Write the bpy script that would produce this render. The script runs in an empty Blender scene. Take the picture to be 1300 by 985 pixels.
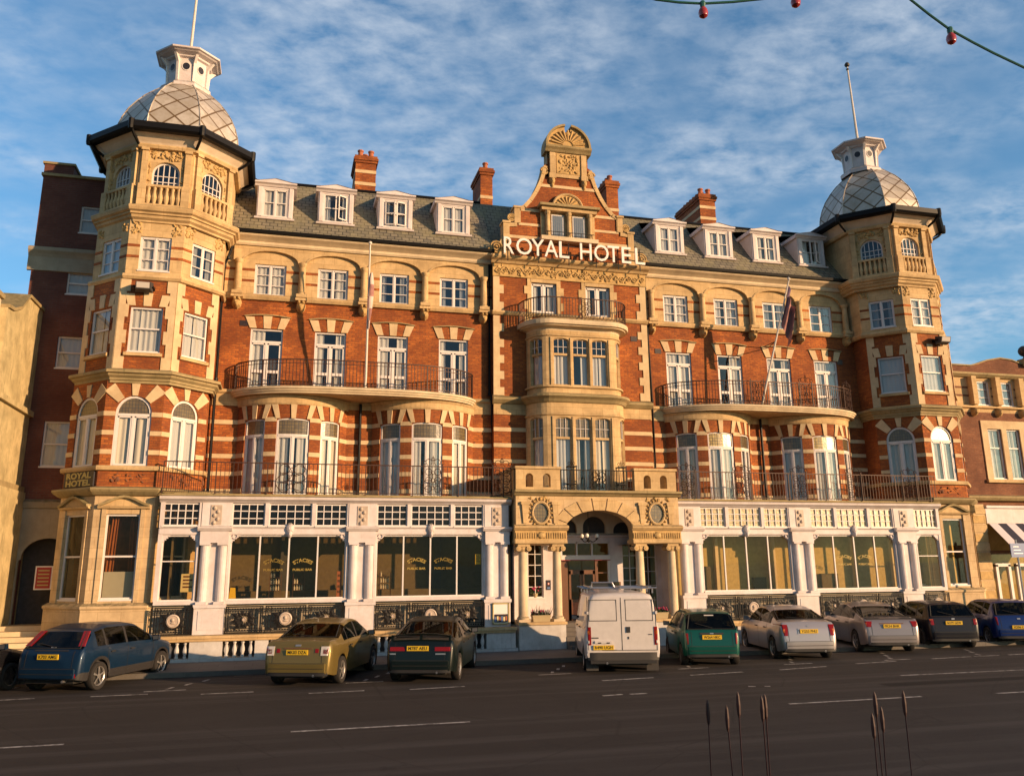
import bpy, bmesh, math, random
from mathutils import Vector, Matrix
random.seed(7)
R = math.radians
PI = math.pi
scene = bpy.context.scene
COL = scene.collection

# ------------------------------------------------------------------ camera
cam_d = bpy.data.cameras.new("camera")
cam = bpy.data.objects.new("camera", cam_d)
COL.objects.link(cam)
scene.camera = cam
cam_d.sensor_width = 36.0
cam_d.lens = 36.0 * 1090.6 / 1300.0
cam_d.shift_y = -45.5 / 1300.0
cam_d.clip_start = 0.1
cam_d.clip_end = 6000
_yaw, _pitch, _roll = 0.2596, 0.2430, -0.0092
_f = Vector((math.sin(_yaw) * math.cos(_pitch), math.cos(_yaw) * math.cos(_pitch), math.sin(_pitch)))
_r0 = Vector((math.cos(_yaw), -math.sin(_yaw), 0))
_u0 = _r0.cross(_f)
_r = _r0 * math.cos(_roll) + _u0 * math.sin(_roll)
_u = _u0 * math.cos(_roll) - _r0 * math.sin(_roll)
_m = Matrix((_r, _u, -_f)).transposed().to_4x4()
_m.translation = Vector((-10.24, -30.0, 2.70))
cam.matrix_world = _m

# ------------------------------------------------------------------ sun, sky, exposure
SUN_AZ, SUN_EL = 49.0, 12.0            # degrees right of the facade normal, above the horizon
sd = Vector((math.sin(R(SUN_AZ)) * math.cos(R(SUN_EL)), -math.cos(R(SUN_AZ)) * math.cos(R(SUN_EL)), math.sin(R(SUN_EL))))
sun_d = bpy.data.lights.new("sun", 'SUN')
sun_d.energy = 5.0
sun_d.angle = R(0.6)
sun_d.color = (1.0, 0.625, 0.335)
sun = bpy.data.objects.new("sun", sun_d)
COL.objects.link(sun)
sun.rotation_euler = sd.to_track_quat('Z', 'Y').to_euler()
sun.location = (20, -40, 30)

world = bpy.data.worlds.new("World")
scene.world = world
world.use_nodes = True
wt = world.node_tree
wt.nodes.clear()
def wn(t, **k):
    n = wt.nodes.new(t)
    for a, b in k.items():
        setattr(n, a, b)
    return n
def wl(a, b): wt.links.new(a, b)
w_out = wn('ShaderNodeOutputWorld')
w_bg = wn('ShaderNodeBackground')
w_bg.inputs['Strength'].default_value = 0.119
w_sky = wn('ShaderNodeTexSky', sky_type='NISHITA', sun_disc=False, sun_elevation=R(SUN_EL), sun_rotation=math.atan2(sd.x, sd.y),
           altitude=0, air_density=1.0, dust_density=1.2, ozone_density=2.2)
# wispy high cloud: two stretched noises on the view direction, projected on a flat cloud layer
w_tc = wn('ShaderNodeTexCoord')
w_sep = wn('ShaderNodeSeparateXYZ'); wl(w_tc.outputs['Generated'], w_sep.inputs[0])
w_z = wn('ShaderNodeMath', operation='MAXIMUM'); wl(w_sep.outputs['Z'], w_z.inputs[0]); w_z.inputs[1].default_value = 0.04
w_za = wn('ShaderNodeMath', operation='ADD'); wl(w_z.outputs[0], w_za.inputs[0]); w_za.inputs[1].default_value = 0.12
w_dx = wn('ShaderNodeMath', operation='DIVIDE'); wl(w_sep.outputs['X'], w_dx.inputs[0]); wl(w_za.outputs[0], w_dx.inputs[1])
w_dy = wn('ShaderNodeMath', operation='DIVIDE'); wl(w_sep.outputs['Y'], w_dy.inputs[0]); wl(w_za.outputs[0], w_dy.inputs[1])
w_cmb = wn('ShaderNodeCombineXYZ'); wl(w_dx.outputs[0], w_cmb.inputs[0]); wl(w_dy.outputs[0], w_cmb.inputs[1])
w_map = wn('ShaderNodeMapping'); wl(w_cmb.outputs[0], w_map.inputs[0])
w_map.inputs['Rotation'].default_value = (0, 0, R(28)); w_map.inputs['Scale'].default_value = (1.25, 1.6, 1)
w_n1 = wn('ShaderNodeTexNoise'); wl(w_map.outputs[0], w_n1.inputs['Vector'])
w_n1.inputs['Scale'].default_value = 1.5; w_n1.inputs['Detail'].default_value = 3; w_n1.inputs['Distortion'].default_value = 0.2
w_n2 = wn('ShaderNodeTexNoise'); wl(w_map.outputs[0], w_n2.inputs['Vector'])
w_n2.inputs['Scale'].default_value = 10.5; w_n2.inputs['Detail'].default_value = 6; w_n2.inputs['Roughness'].default_value = 0.58; w_n2.inputs['Distortion'].default_value = 0.15
w_r1 = wn('ShaderNodeMapRange'); wl(w_n1.outputs['Fac'], w_r1.inputs[0])
w_r1.inputs[1].default_value = 0.36; w_r1.inputs[2].default_value = 0.58
w_r2 = wn('ShaderNodeMapRange'); wl(w_n2.outputs['Fac'], w_r2.inputs[0])
w_r2.inputs[1].default_value = 0.30; w_r2.inputs[2].default_value = 0.72
w_mul = wn('ShaderNodeMath', operation='MULTIPLY'); wl(w_r1.outputs[0], w_mul.inputs[0]); wl(w_r2.outputs[0], w_mul.inputs[1])
w_mul2 = wn('ShaderNodeMath', operation='MULTIPLY_ADD'); wl(w_mul.outputs[0], w_mul2.inputs[0])
w_mul2.inputs[1].default_value = 0.56; w_mul2.inputs[2].default_value = 0.03
w_mix = wn('ShaderNodeMix', data_type='RGBA'); wl(w_mul2.outputs[0], w_mix.inputs['Factor'])
w_tint = wn('ShaderNodeMix', data_type='RGBA', blend_type='MULTIPLY'); w_tint.inputs['Factor'].default_value = 1.0
wl(w_sky.outputs[0], w_tint.inputs['A']); w_tint.inputs['B'].default_value = (0.74, 1.14, 1.30, 1)
wl(w_tint.outputs['Result'], w_mix.inputs['A'])
w_mix.inputs['B'].default_value = (4.5, 4.9, 5.4, 1)
# unseen half of the sky (towards -Y) dimmed on purpose to deepen facade shade
w_dim = wn('ShaderNodeMapRange', interpolation_type='SMOOTHSTEP'); wl(w_sep.outputs['Y'], w_dim.inputs[0])
w_dim.inputs[1].default_value = -0.25; w_dim.inputs[2].default_value = 0.30; w_dim.inputs[3].default_value = 0.60; w_dim.inputs[4].default_value = 1.0
w_vm = wn('ShaderNodeVectorMath', operation='SCALE'); wl(w_mix.outputs['Result'], w_vm.inputs[0]); wl(w_dim.outputs[0], w_vm.inputs['Scale'])
wl(w_vm.outputs[0], w_bg.inputs['Color'])
wl(w_bg.outputs[0], w_out.inputs['Surface'])

scene.view_settings.view_transform = 'Standard'
scene.view_settings.look = 'None'
scene.view_settings.exposure = 0.47
scene.view_settings.gamma = 1.0
scene.cycles.max_bounces = 6
scene.cycles.transparent_max_bounces = 10
scene.cycles.use_denoising = True
scene.cycles.sample_clamp_indirect = 6

# ------------------------------------------------------------------ materials
M = {}
class NT:
    def __init__(s, name):
        s.m = bpy.data.materials.new(name); s.m.use_nodes = True
        s.t = s.m.node_tree; s.n = s.t.nodes; s.n.clear()
        s.out = s.n.new('ShaderNodeOutputMaterial')
        s.b = s.n.new('ShaderNodeBsdfPrincipled')
        s.l(s.b.outputs[0], s.out.inputs[0])
        M[name] = s.m
    def l(s, a, b): s.t.links.new(a, b)
    def a(s, t, **k):
        n = s.n.new(t)
        for q, v in k.items(): setattr(n, q, v)
        return n
    def uv(s, sc=(1, 1, 1)):
        u = s.a('ShaderNodeUVMap', uv_map='UVMap'); m = s.a('ShaderNodeMapping'); m.inputs['Scale'].default_value = sc
        s.l(u.outputs[0], m.inputs[0]); return m.outputs[0]
    def obj(s, sc=(1, 1, 1)):
        u = s.a('ShaderNodeTexCoord'); m = s.a('ShaderNodeMapping'); m.inputs['Scale'].default_value = sc
        s.l(u.outputs['Object'], m.inputs[0]); return m.outputs[0]
    def noise(s, v, scale, detail=4, rough=0.55):
        n = s.a('ShaderNodeTexNoise'); n.inputs['Scale'].default_value = scale; n.inputs['Detail'].default_value = detail
        n.inputs['Roughness'].default_value = rough
        if v is not None: s.l(v, n.inputs['Vector'])
        return n.outputs['Fac']
    def rng(s, v, a, b, c=0.0, d=1.0):
        n = s.a('ShaderNodeMapRange'); s.l(v, n.inputs[0])
        for i, x in enumerate((a, b, c, d)): n.inputs[i + 1].default_value = x
        return n.outputs[0]
    def mix(s, f, a, b, mode='MIX'):
        n = s.a('ShaderNodeMix', data_type='RGBA', blend_type=mode)
        if isinstance(f, (int, float)): n.inputs['Factor'].default_value = f
        else: s.l(f, n.inputs['Factor'])
        for k, x in (('A', a), ('B', b)):
            if isinstance(x, tuple): n.inputs[k].default_value = (*x[:3], 1)
            else: s.l(x, n.inputs[k])
        return n.outputs['Result']
    def math(s, op, a, b=None):
        n = s.a('ShaderNodeMath', operation=op)
        for i, x in enumerate((a, b)):
            if x is None: continue
            if isinstance(x, (int, float)): n.inputs[i].default_value = x
            else: s.l(x, n.inputs[i])
        return n.outputs[0]
    def bump(s, h, strength=0.3, dist=0.02):
        n = s.a('ShaderNodeBump'); n.inputs['Strength'].default_value = strength; n.inputs['Distance'].default_value = dist
        s.l(h, n.inputs['Height']); s.l(n.outputs[0], s.b.inputs['Normal'])
    def col(s, c):
        if isinstance(c, tuple): s.b.inputs['Base Color'].default_value = (*c[:3], 1)
        else: s.l(c, s.b.inputs['Base Color'])
    def set(s, **k):
        for q, v in k.items(): s.b.inputs[q.replace('_', ' ')].default_value = v

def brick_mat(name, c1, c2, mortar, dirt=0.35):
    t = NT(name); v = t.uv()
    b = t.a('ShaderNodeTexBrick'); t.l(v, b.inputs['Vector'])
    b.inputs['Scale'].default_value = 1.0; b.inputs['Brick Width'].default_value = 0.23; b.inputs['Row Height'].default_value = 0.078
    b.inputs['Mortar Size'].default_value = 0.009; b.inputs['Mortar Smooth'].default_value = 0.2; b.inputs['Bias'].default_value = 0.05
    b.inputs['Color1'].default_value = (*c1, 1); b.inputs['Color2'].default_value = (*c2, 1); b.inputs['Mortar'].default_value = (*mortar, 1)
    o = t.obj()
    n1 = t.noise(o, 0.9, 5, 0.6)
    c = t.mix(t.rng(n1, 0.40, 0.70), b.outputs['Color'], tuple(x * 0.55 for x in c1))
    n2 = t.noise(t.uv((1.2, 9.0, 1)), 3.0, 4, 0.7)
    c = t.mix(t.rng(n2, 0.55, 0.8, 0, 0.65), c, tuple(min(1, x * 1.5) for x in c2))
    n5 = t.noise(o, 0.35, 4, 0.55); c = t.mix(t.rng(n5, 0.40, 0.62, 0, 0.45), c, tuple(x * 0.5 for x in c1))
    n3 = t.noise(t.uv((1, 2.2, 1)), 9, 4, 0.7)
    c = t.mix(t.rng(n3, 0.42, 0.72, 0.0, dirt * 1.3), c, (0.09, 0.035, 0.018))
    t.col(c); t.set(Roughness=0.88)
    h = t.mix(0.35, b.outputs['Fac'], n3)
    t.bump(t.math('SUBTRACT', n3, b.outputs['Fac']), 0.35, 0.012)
brick_mat('brick', (0.31, 0.068, 0.010), (0.60, 0.175, 0.026), (0.20, 0.085, 0.03), dirt=0.5)
brick_mat('brick_dark', (0.16, 0.05, 0.035), (0.22, 0.075, 0.05), (0.15, 0.10, 0.08))  # side house brick: the tower's shade put into a darker colour
brick_mat('brick_shop', (0.20, 0.065, 0.028), (0.30, 0.115, 0.05), (0.22, 0.13, 0.08), dirt=0.5)

def stone_mat(name, base, dark, blocks=None, bump=0.25, lichen=0.3, nscale=1.0, rough=0.85):
    t = NT(name); o = t.obj()
    n1 = t.noise(o, 1.3 * nscale, 6, 0.65)
    c = t.mix(t.rng(n1, 0.40, 0.68), base, tuple((a + b) / 2 for a, b in zip(base, dark)))
    g = t.a('ShaderNodeNewGeometry'); sp = t.a('ShaderNodeSeparateXYZ'); t.l(g.outputs['Normal'], sp.inputs[0])
    up = t.rng(sp.outputs['Z'], 0.25, 0.8, 0, 0.85)
    n2 = t.noise(o, 6 * nscale, 4, 0.7)
    c = t.mix(t.math('MULTIPLY', up, t.rng(n2, 0.25, 0.6)), c, (0.11, 0.10, 0.045))
    n7 = t.noise(o, 5.0 * nscale, 6, 0.7); c = t.mix(t.rng(n7, 0.46, 0.70, 0, 0.6), c, tuple(a * 0.55 + b * 0.45 for a, b in zip(base, dark)))
    st = t.noise(t.uv((4.5, 0.55, 1)), 2.2, 5, 0.65)
    c = t.mix(t.rng(st, 0.56, 0.78, 0, lichen), c, dark)
    if blocks:
        b = t.a('ShaderNodeTexBrick'); t.l(t.uv(), b.inputs['Vector'])
        b.inputs['Scale'].default_value = 1; b.inputs['Brick Width'].default_value = blocks[0]; b.inputs['Row Height'].default_value = blocks[1]
        b.inputs['Mortar Size'].default_value = 0.007
        b.inputs['Color1'].default_value = (1, 1, 1, 1); b.inputs['Color2'].default_value = (0.88, 0.86, 0.82, 1); b.inputs['Mortar'].default_value = (0.70, 0.64, 0.56, 1)
        c = t.mix(1.0, c, b.outputs['Color'], 'MULTIPLY')
    t.col(c); t.set(Roughness=rough)
    t.bump(t.noise(o, 28, 4, 0.6), bump, 0.012)
stone_mat('stone', (0.66, 0.465, 0.235), (0.17, 0.11, 0.05), lichen=0.5, blocks=(0.74, 0.34))
stone_mat('stone_block', (0.65, 0.475, 0.27), (0.25, 0.17, 0.09), blocks=(0.62, 0.30))
stone_mat('stone_pale', (0.69, 0.55, 0.36), (0.30, 0.23, 0.15), lichen=0.2)
stone_mat('stone_band', (0.66, 0.50, 0.29), (0.30, 0.19, 0.10), lichen=0.35)
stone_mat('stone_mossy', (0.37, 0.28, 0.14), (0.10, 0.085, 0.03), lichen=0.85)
stone_mat('carved', (0.58, 0.38, 0.15), (0.16, 0.10, 0.04), bump=0.6, lichen=0.4, nscale=3)
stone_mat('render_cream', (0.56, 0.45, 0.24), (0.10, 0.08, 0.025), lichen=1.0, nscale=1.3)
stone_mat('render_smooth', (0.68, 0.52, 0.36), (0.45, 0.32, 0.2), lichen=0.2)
stone_mat('paint_white', (0.675, 0.615, 0.615), (0.42, 0.33, 0.28), bump=0.08, lichen=0.40, rough=0.6)
stone_mat('paint_cream', (0.76, 0.63, 0.48), (0.45, 0.33, 0.20), bump=0.1, lichen=0.3, rough=0.6)
stone_mat('plinth_blue', (0.62, 0.60, 0.57), (0.25, 0.22, 0.19), bump=0.15, lichen=0.7, rough=0.8)
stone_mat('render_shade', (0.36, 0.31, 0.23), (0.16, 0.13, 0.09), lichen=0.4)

def plain(name, c, rough=0.5, metal=0.0, nz=0.0, coat=0.0, spec=None):
    t = NT(name)
    if nz:
        n = t.noise(t.obj(), 7, 5, 0.6)
        t.col(t.mix(t.rng(n, 0.3, 0.75, 0, nz), c, tuple(x * 0.45 for x in c)))
    else: t.col(c)
    t.set(Roughness=rough, Metallic=metal)
    if coat: t.b.inputs['Coat Weight'].default_value = coat; t.b.inputs['Coat Roughness'].default_value = 0.03
    if spec is not None: t.b.inputs['Specular IOR Level'].default_value = spec
    return t
plain('timber_white', (0.70, 0.65, 0.62), 0.5, nz=0.15)
plain('iron_rust', (0.065, 0.030, 0.020), 0.6, 0.2, nz=0.4)
plain('iron_black', (0.012, 0.010, 0.009), 0.5, 0.0, nz=0.3, spec=0.25)
plain('gutter_black', (0.006, 0.0055, 0.006), 0.5, nz=0.2, spec=0.2)
plain('medallion', (0.52, 0.42, 0.34), 0.5, nz=0.5)
plain('iron_boss', (0.55, 0.45, 0.36), 0.4, nz=0.3)
plain('lamp_globe', (0.85, 0.80, 0.72), 0.25)
plain('interior', (0.085, 0.08, 0.08), 0.9, nz=0.6)
plain('interior_shop', (0.17, 0.13, 0.078), 0.9, nz=0.5)
plain('asphalt_patch', (0.012, 0.0105, 0.010), 0.85, nz=0.4, spec=0.2)
plain('interior_sunlit', (0.60, 0.47, 0.23), 0.9, nz=0.5)  # walls behind the right panes: sun glow put into a lighter golden colour
plain('interior_amber', (0.32, 0.12, 0.03), 0.9, nz=0.7)
plain('wood_brown', (0.16, 0.065, 0.025), 0.4, nz=0.4)
plain('sign_white', (0.80, 0.76, 0.72), 0.45)
plain('gold_paint', (0.46, 0.36, 0.12), 0.45)
plain('sign_dark', (0.02, 0.018, 0.025), 0.4)
plain('red_paint', (0.35, 0.03, 0.02), 0.4)
plain('chimney_pot', (0.42, 0.14, 0.07), 0.8, nz=0.3)
plain('terracotta', (0.46, 0.36, 0.20), 0.8, nz=0.2)
plain('poster_paper', (0.70, 0.58, 0.32), 0.6)
plain('yellow', (0.75, 0.50, 0.03), 0.5)
plain('leaf', (0.028, 0.05, 0.014), 0.6, nz=0.3)
plain('leaf_red', (0.035, 0.008, 0.007), 0.6, nz=0.3)
plain('flower_pink', (0.60, 0.06, 0.16), 0.6)
plain('flower_white', (0.7, 0.6, 0.55), 0.6)
plain('flag_cloth', (0.40, 0.19, 0.17), 0.85, nz=0.6)
plain('flag_white', (0.62, 0.52, 0.46), 0.85, nz=0.2)
plain('flag_blue', (0.22, 0.14, 0.20), 0.85, nz=0.2)
plain('pole_white', (0.66, 0.60, 0.52), 0.5, nz=0.3)
plain('cable_green', (0.012, 0.10, 0.08), 0.5)
plain('bulb_red', (0.34, 0.035, 0.03), 0.18, coat=0.4)
plain('awning_white', (0.66, 0.58, 0.60), 0.8)
plain('awning_black', (0.02, 0.02, 0.04), 0.8)
plain('sign_blue', (0.10, 0.17, 0.36), 0.5)
plain('ball_dark', (0.05, 0.045, 0.04), 0.6, nz=0.3)
t_ = NT('line_white'); t_.col(t_.mix(t_.rng(t_.noise(t_.obj(), 5, 6, 0.75), 0.42, 0.62, 0, 0.9), (0.42, 0.39, 0.36), (0.035, 0.03, 0.028))); t_.set(Roughness=0.85)
plain('kerb_stone', (0.13, 0.115, 0.10), 0.85, nz=0.4)
plain('metal_grey', (0.4, 0.4, 0.42), 0.35, 0.8)
# cars
def paint(name, c, metal=0.0, rough=0.32, nz=0.0, coat=0.45):
    t = plain(name, c, rough, metal, nz, coat=coat, spec=0.35)
paint('car_blue', (0.004, 0.022, 0.055), 0.3, 0.38, coat=0.3)
paint('car_gold', (0.21, 0.15, 0.045), 0.5, 0.36)
paint('car_green_dark', (0.003, 0.007, 0.006), 0.0, 0.35, coat=0.2)
paint('van_white', (0.66, 0.60, 0.56), 0.0, 0.45, 0.2)
paint('car_teal', (0.002, 0.072, 0.056), 0.25, 0.34)
paint('car_silver', (0.44, 0.40, 0.395), 0.6, 0.32)
paint('car_silver_two', (0.30, 0.26, 0.255), 0.6, 0.32)
paint('car_navy', (0.004, 0.003, 0.008), 0.0, 0.35, coat=0.2)
paint('car_bright_blue', (0.003, 0.022, 0.13), 0.2, 0.32)
paint('car_black', (0.008, 0.008, 0.010), 0.0, 0.25)
plain('rubber', (0.014, 0.013, 0.012), 0.75, nz=0.2)
plain('tyre', (0.020, 0.017, 0.015), 0.85, nz=0.4)
plain('plastic_dark', (0.022, 0.020, 0.020), 0.6)
plain('bumper_grey', (0.05, 0.045, 0.042), 0.7, nz=0.3)
plain('alloy', (0.46, 0.44, 0.42), 0.32, 0.7)
plain('hub_dark', (0.10, 0.095, 0.09), 0.4, 0.6)
plain('plate_yellow', (0.72, 0.46, 0.02), 0.5)
plain('plate_text', (0.015, 0.012, 0.01), 0.5)
plain('lamp_red', (0.22, 0.004, 0.003), 0.25, coat=0.25, spec=0.3)
plain('lamp_orange', (0.60, 0.14, 0.02), 0.2, coat=0.5)
plain('lamp_clear', (0.60, 0.55, 0.50), 0.15, coat=0.5)
plain('seat_fabric', (0.04, 0.036, 0.034), 0.9)

def asphalt():
    t = NT('asphalt'); o = t.obj()
    n = t.noise(o, 0.35, 6, 0.6); n2 = t.noise(o, 60, 3, 0.7)
    c = t.mix(t.rng(n, 0.35, 0.7), (0.018, 0.0145, 0.0135), (0.029, 0.024, 0.022))
    tr_ = t.noise(t.obj((0.03, 0.9, 1)), 2.0, 3, 0.5); c = t.mix(t.rng(tr_, 0.48, 0.66, 0, 0.75), c, (0.050, 0.043, 0.040))
    st_ = t.noise(o, 0.9, 5, 0.75); c = t.mix(t.rng(st_, 0.60, 0.70, 0, 0.7), c, (0.010, 0.009, 0.009))
    n4 = t.noise(t.obj((0.25, 1.6, 1)), 1.4, 5, 0.6)
    c = t.mix(t.rng(n4, 0.52, 0.75, 0, 0.6), c, (0.016, 0.014, 0.014))
    vr = t.a('ShaderNodeTexVoronoi', feature='DISTANCE_TO_EDGE'); vr.inputs['Scale'].default_value = 0.42; t.l(t.obj((1, 0.8, 1)), vr.inputs['Vector'])
    c = t.mix(t.rng(vr.outputs['Distance'], 0.0, 0.010, 0.55, 0), c, (0.008, 0.007, 0.007))
    c = t.mix(t.rng(n2, 0.45, 0.8, 0, 0.6), c, (0.055, 0.049, 0.046))
    t.set(**{'Specular_IOR_Level': 0.25}); t.col(c); t.set(Roughness=0.88); t.bump(n2, 0.35, 0.01)
asphalt()
def paving():
    t = NT('paving'); o = t.obj()
    b = t.a('ShaderNodeTexBrick'); t.l(o, b.inputs['Vector'])
    b.inputs['Scale'].default_value = 1; b.inputs['Brick Width'].default_value = 0.9; b.inputs['Row Height'].default_value = 0.6
    b.inputs['Mortar Size'].default_value = 0.01
    b.inputs['Color1'].default_value = (0.13, 0.115, 0.105, 1); b.inputs['Color2'].default_value = (0.105, 0.095, 0.088, 1); b.inputs['Mortar'].default_value = (0.07, 0.065, 0.06, 1)
    c = t.mix(t.rng(t.noise(o, 2, 5), 0.4, 0.8, 0, 0.6), b.outputs['Color'], (0.08, 0.075, 0.07))
    t.col(c); t.set(Roughness=0.8)
paving()
def water():
    t = NT('water'); t.col((0.02, 0.05, 0.06)); t.set(Roughness=0.15); t.bump(t.noise(t.obj((1, 0.4, 1)), 0.8, 5), 0.4, 0.2)
water()
def slate():
    t = NT('slate'); b = t.a('ShaderNodeTexBrick'); t.l(t.uv(), b.inputs['Vector'])
    b.inputs['Scale'].default_value = 1; b.inputs['Brick Width'].default_value = 0.27; b.inputs['Row Height'].default_value = 0.21
    b.inputs['Mortar Size'].default_value = 0.018; b.inputs['Mortar Smooth'].default_value = 0.2
    b.inputs['Color1'].default_value = (0.235, 0.205, 0.145, 1); b.inputs['Color2'].default_value = (0.15, 0.135, 0.10, 1); b.inputs['Mortar'].default_value = (0.03, 0.027, 0.022, 1)
    o = t.obj()
    c = t.mix(t.rng(t.noise(o, 1.1, 6, 0.7), 0.45, 0.7, 0, 0.8), b.outputs['Color'], (0.24, 0.21, 0.11))
    c = t.mix(t.rng(t.noise(t.uv((5, .6, 1)), 1.5, 5, 0.7), 0.5, 0.8, 0, 0.6), c, (0.09, 0.085, 0.075))
    t.col(c); t.set(Roughness=0.7); t.bump(b.outputs['Fac'], -0.6, 0.02)
slate()
def lead_dome():
    t = NT('lead_dome'); u = t.a('ShaderNodeUVMap', uv_map='UVMap'); s = t.a('ShaderNodeSeparateXYZ'); t.l(u.outputs[0], s.inputs[0])
    a = t.math('ADD', t.math('MULTIPLY', s.outputs[0], 0.92), s.outputs[1]); b = t.math('SUBTRACT', t.math('MULTIPLY', s.outputs[0], 0.92), s.outputs[1])
    K = 1.32
    fa = t.math('FRACT', t.math('MULTIPLY', a, K)); fb = t.math('FRACT', t.math('MULTIPLY', b, K))
    def edge(x):
        d = t.math('ABSOLUTE', t.math('SUBTRACT', x, 0.5)); return t.rng(d, 0.43, 0.47)
    e = t.math('MAXIMUM', edge(fa), edge(fb))
    ca = t.math('FLOOR', t.math('MULTIPLY', a, K)); cb = t.math('FLOOR', t.math('MULTIPLY', b, K))
    cm = t.a('ShaderNodeCombineXYZ'); t.l(ca, cm.inputs[0]); t.l(cb, cm.inputs[1])
    w = t.a('ShaderNodeTexWhiteNoise', noise_dimensions='2D'); t.l(cm.outputs[0], w.inputs['Vector'])
    c = t.mix(w.outputs['Value'], (0.44, 0.39, 0.33), (0.76, 0.69, 0.60))
    o = t.obj(); c = t.mix(t.rng(t.noise(o, 3, 6, 0.7), 0.35, 0.7, 0, 0.75), c, (0.36, 0.29, 0.20))
    c = t.mix(e, c, (0.15, 0.09, 0.035))
    t.col(c); t.set(Roughness=0.45, Metallic=0.3); t.bump(e, -1.0, 0.04)
lead_dome()
def curtain():
    t = NT('curtain'); t.col((0.68, 0.64, 0.58)); t.set(Roughness=0.9)
    t.b.inputs['Emission Strength'].default_value = 0
    tr = t.a('ShaderNodeBsdfTranslucent'); tr.inputs[0].default_value = (0.7, 0.66, 0.6, 1)
    mx = t.a('ShaderNodeMixShader'); mx.inputs[0].default_value = 0.25
    t.l(t.b.outputs[0], mx.inputs[1]); t.l(tr.outputs[0], mx.inputs[2]); t.l(mx.outputs[0], t.out.inputs[0])
curtain()
for nm_, cc_ in (('curtain_cream', (0.62, 0.54, 0.42)), ('curtain_grey', (0.48, 0.47, 0.46))): plain(nm_, cc_, 0.9)
plain('curtain_amber', (0.30, 0.10, 0.03), 0.9, nz=0.4)
plain('net_blind', (0.45, 0.46, 0.48), 0.9, nz=0.1)
def glass(name, tint, refl, rough=0.02, wav=0.02, mul=1.2):
    t = NT(name)
    tr = t.a('ShaderNodeBsdfTransparent'); tr.inputs[0].default_value = (*tint, 1)
    gl = t.a('ShaderNodeBsdfGlossy'); gl.inputs['Roughness'].default_value = rough
    fr = t.a('ShaderNodeFresnel'); bf = t.a('ShaderNodeNewGeometry'); t.l(t.rng(bf.outputs['Backfacing'], 0, 1, 1.5, 1 / 1.5), fr.inputs[0])
    f = t.math('ADD', t.math('MULTIPLY', fr.outputs[0], mul), refl)
    bu = t.a('ShaderNodeBump'); bu.inputs['Strength'].default_value = wav; bu.inputs['Distance'].default_value = 0.1
    t.l(t.noise(t.obj(), 1.3, 2), bu.inputs['Height']); t.l(bu.outputs[0], gl.inputs['Normal'])
    mx = t.a('ShaderNodeMixShader'); t.l(f, mx.inputs[0]); t.l(tr.outputs[0], mx.inputs[1]); t.l(gl.outputs[0], mx.inputs[2])
    t.l(mx.outputs[0], t.out.inputs[0])
glass('pane', (0.92, 0.94, 0.94), 0.02, wav=0.08, mul=1.6)
glass('pane_shop', (0.80, 0.74, 0.58), 0.0, wav=0.01, mul=0.8)
glass('pane_obscure', (0.50, 0.42, 0.26), 0.03, rough=0.30, wav=0.25, mul=0.8)
glass('pane_dark', (0.6, 0.65, 0.7), 0.07)
glass('glass_car', (0.12, 0.13, 0.10), 0.0, mul=0.55, wav=0.0)
def leaded(nm='leaded', c1=(0.17, 0.12, 0.045), c2=(0.11, 0.075, 0.03)):
    t = NT(nm); u = t.uv()
    b = t.a('ShaderNodeTexBrick'); t.l(u, b.inputs['Vector']); b.offset = 0.0
    b.inputs['Scale'].default_value = 1; b.inputs['Brick Width'].default_value = 0.09; b.inputs['Row Height'].default_value = 0.11; b.inputs['Mortar Size'].default_value = 0.008
    b.inputs['Color1'].default_value = (*c1, 1); b.inputs['Color2'].default_value = (*c2, 1); b.inputs['Mortar'].default_value = (0.04, 0.035, 0.03, 1)
    t.col(b.outputs['Color']); t.set(Roughness=0.30, Coat_Weight=1.0); t.b.inputs['Coat Roughness'].default_value = 0.32; t.bump(t.noise(t.uv(), 9, 3), 0.5, 0.02)
leaded()
leaded('obscure_sunlit', (0.62, 0.47, 0.22), (0.50, 0.36, 0.15))  # same glass as the left transoms, sun glow painted into a lighter gold
leaded('leaded_sunlit', (0.55, 0.40, 0.12), (0.34, 0.23, 0.06))  # lit copy of the leaded glass, the sun's shine put into its colour

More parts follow.
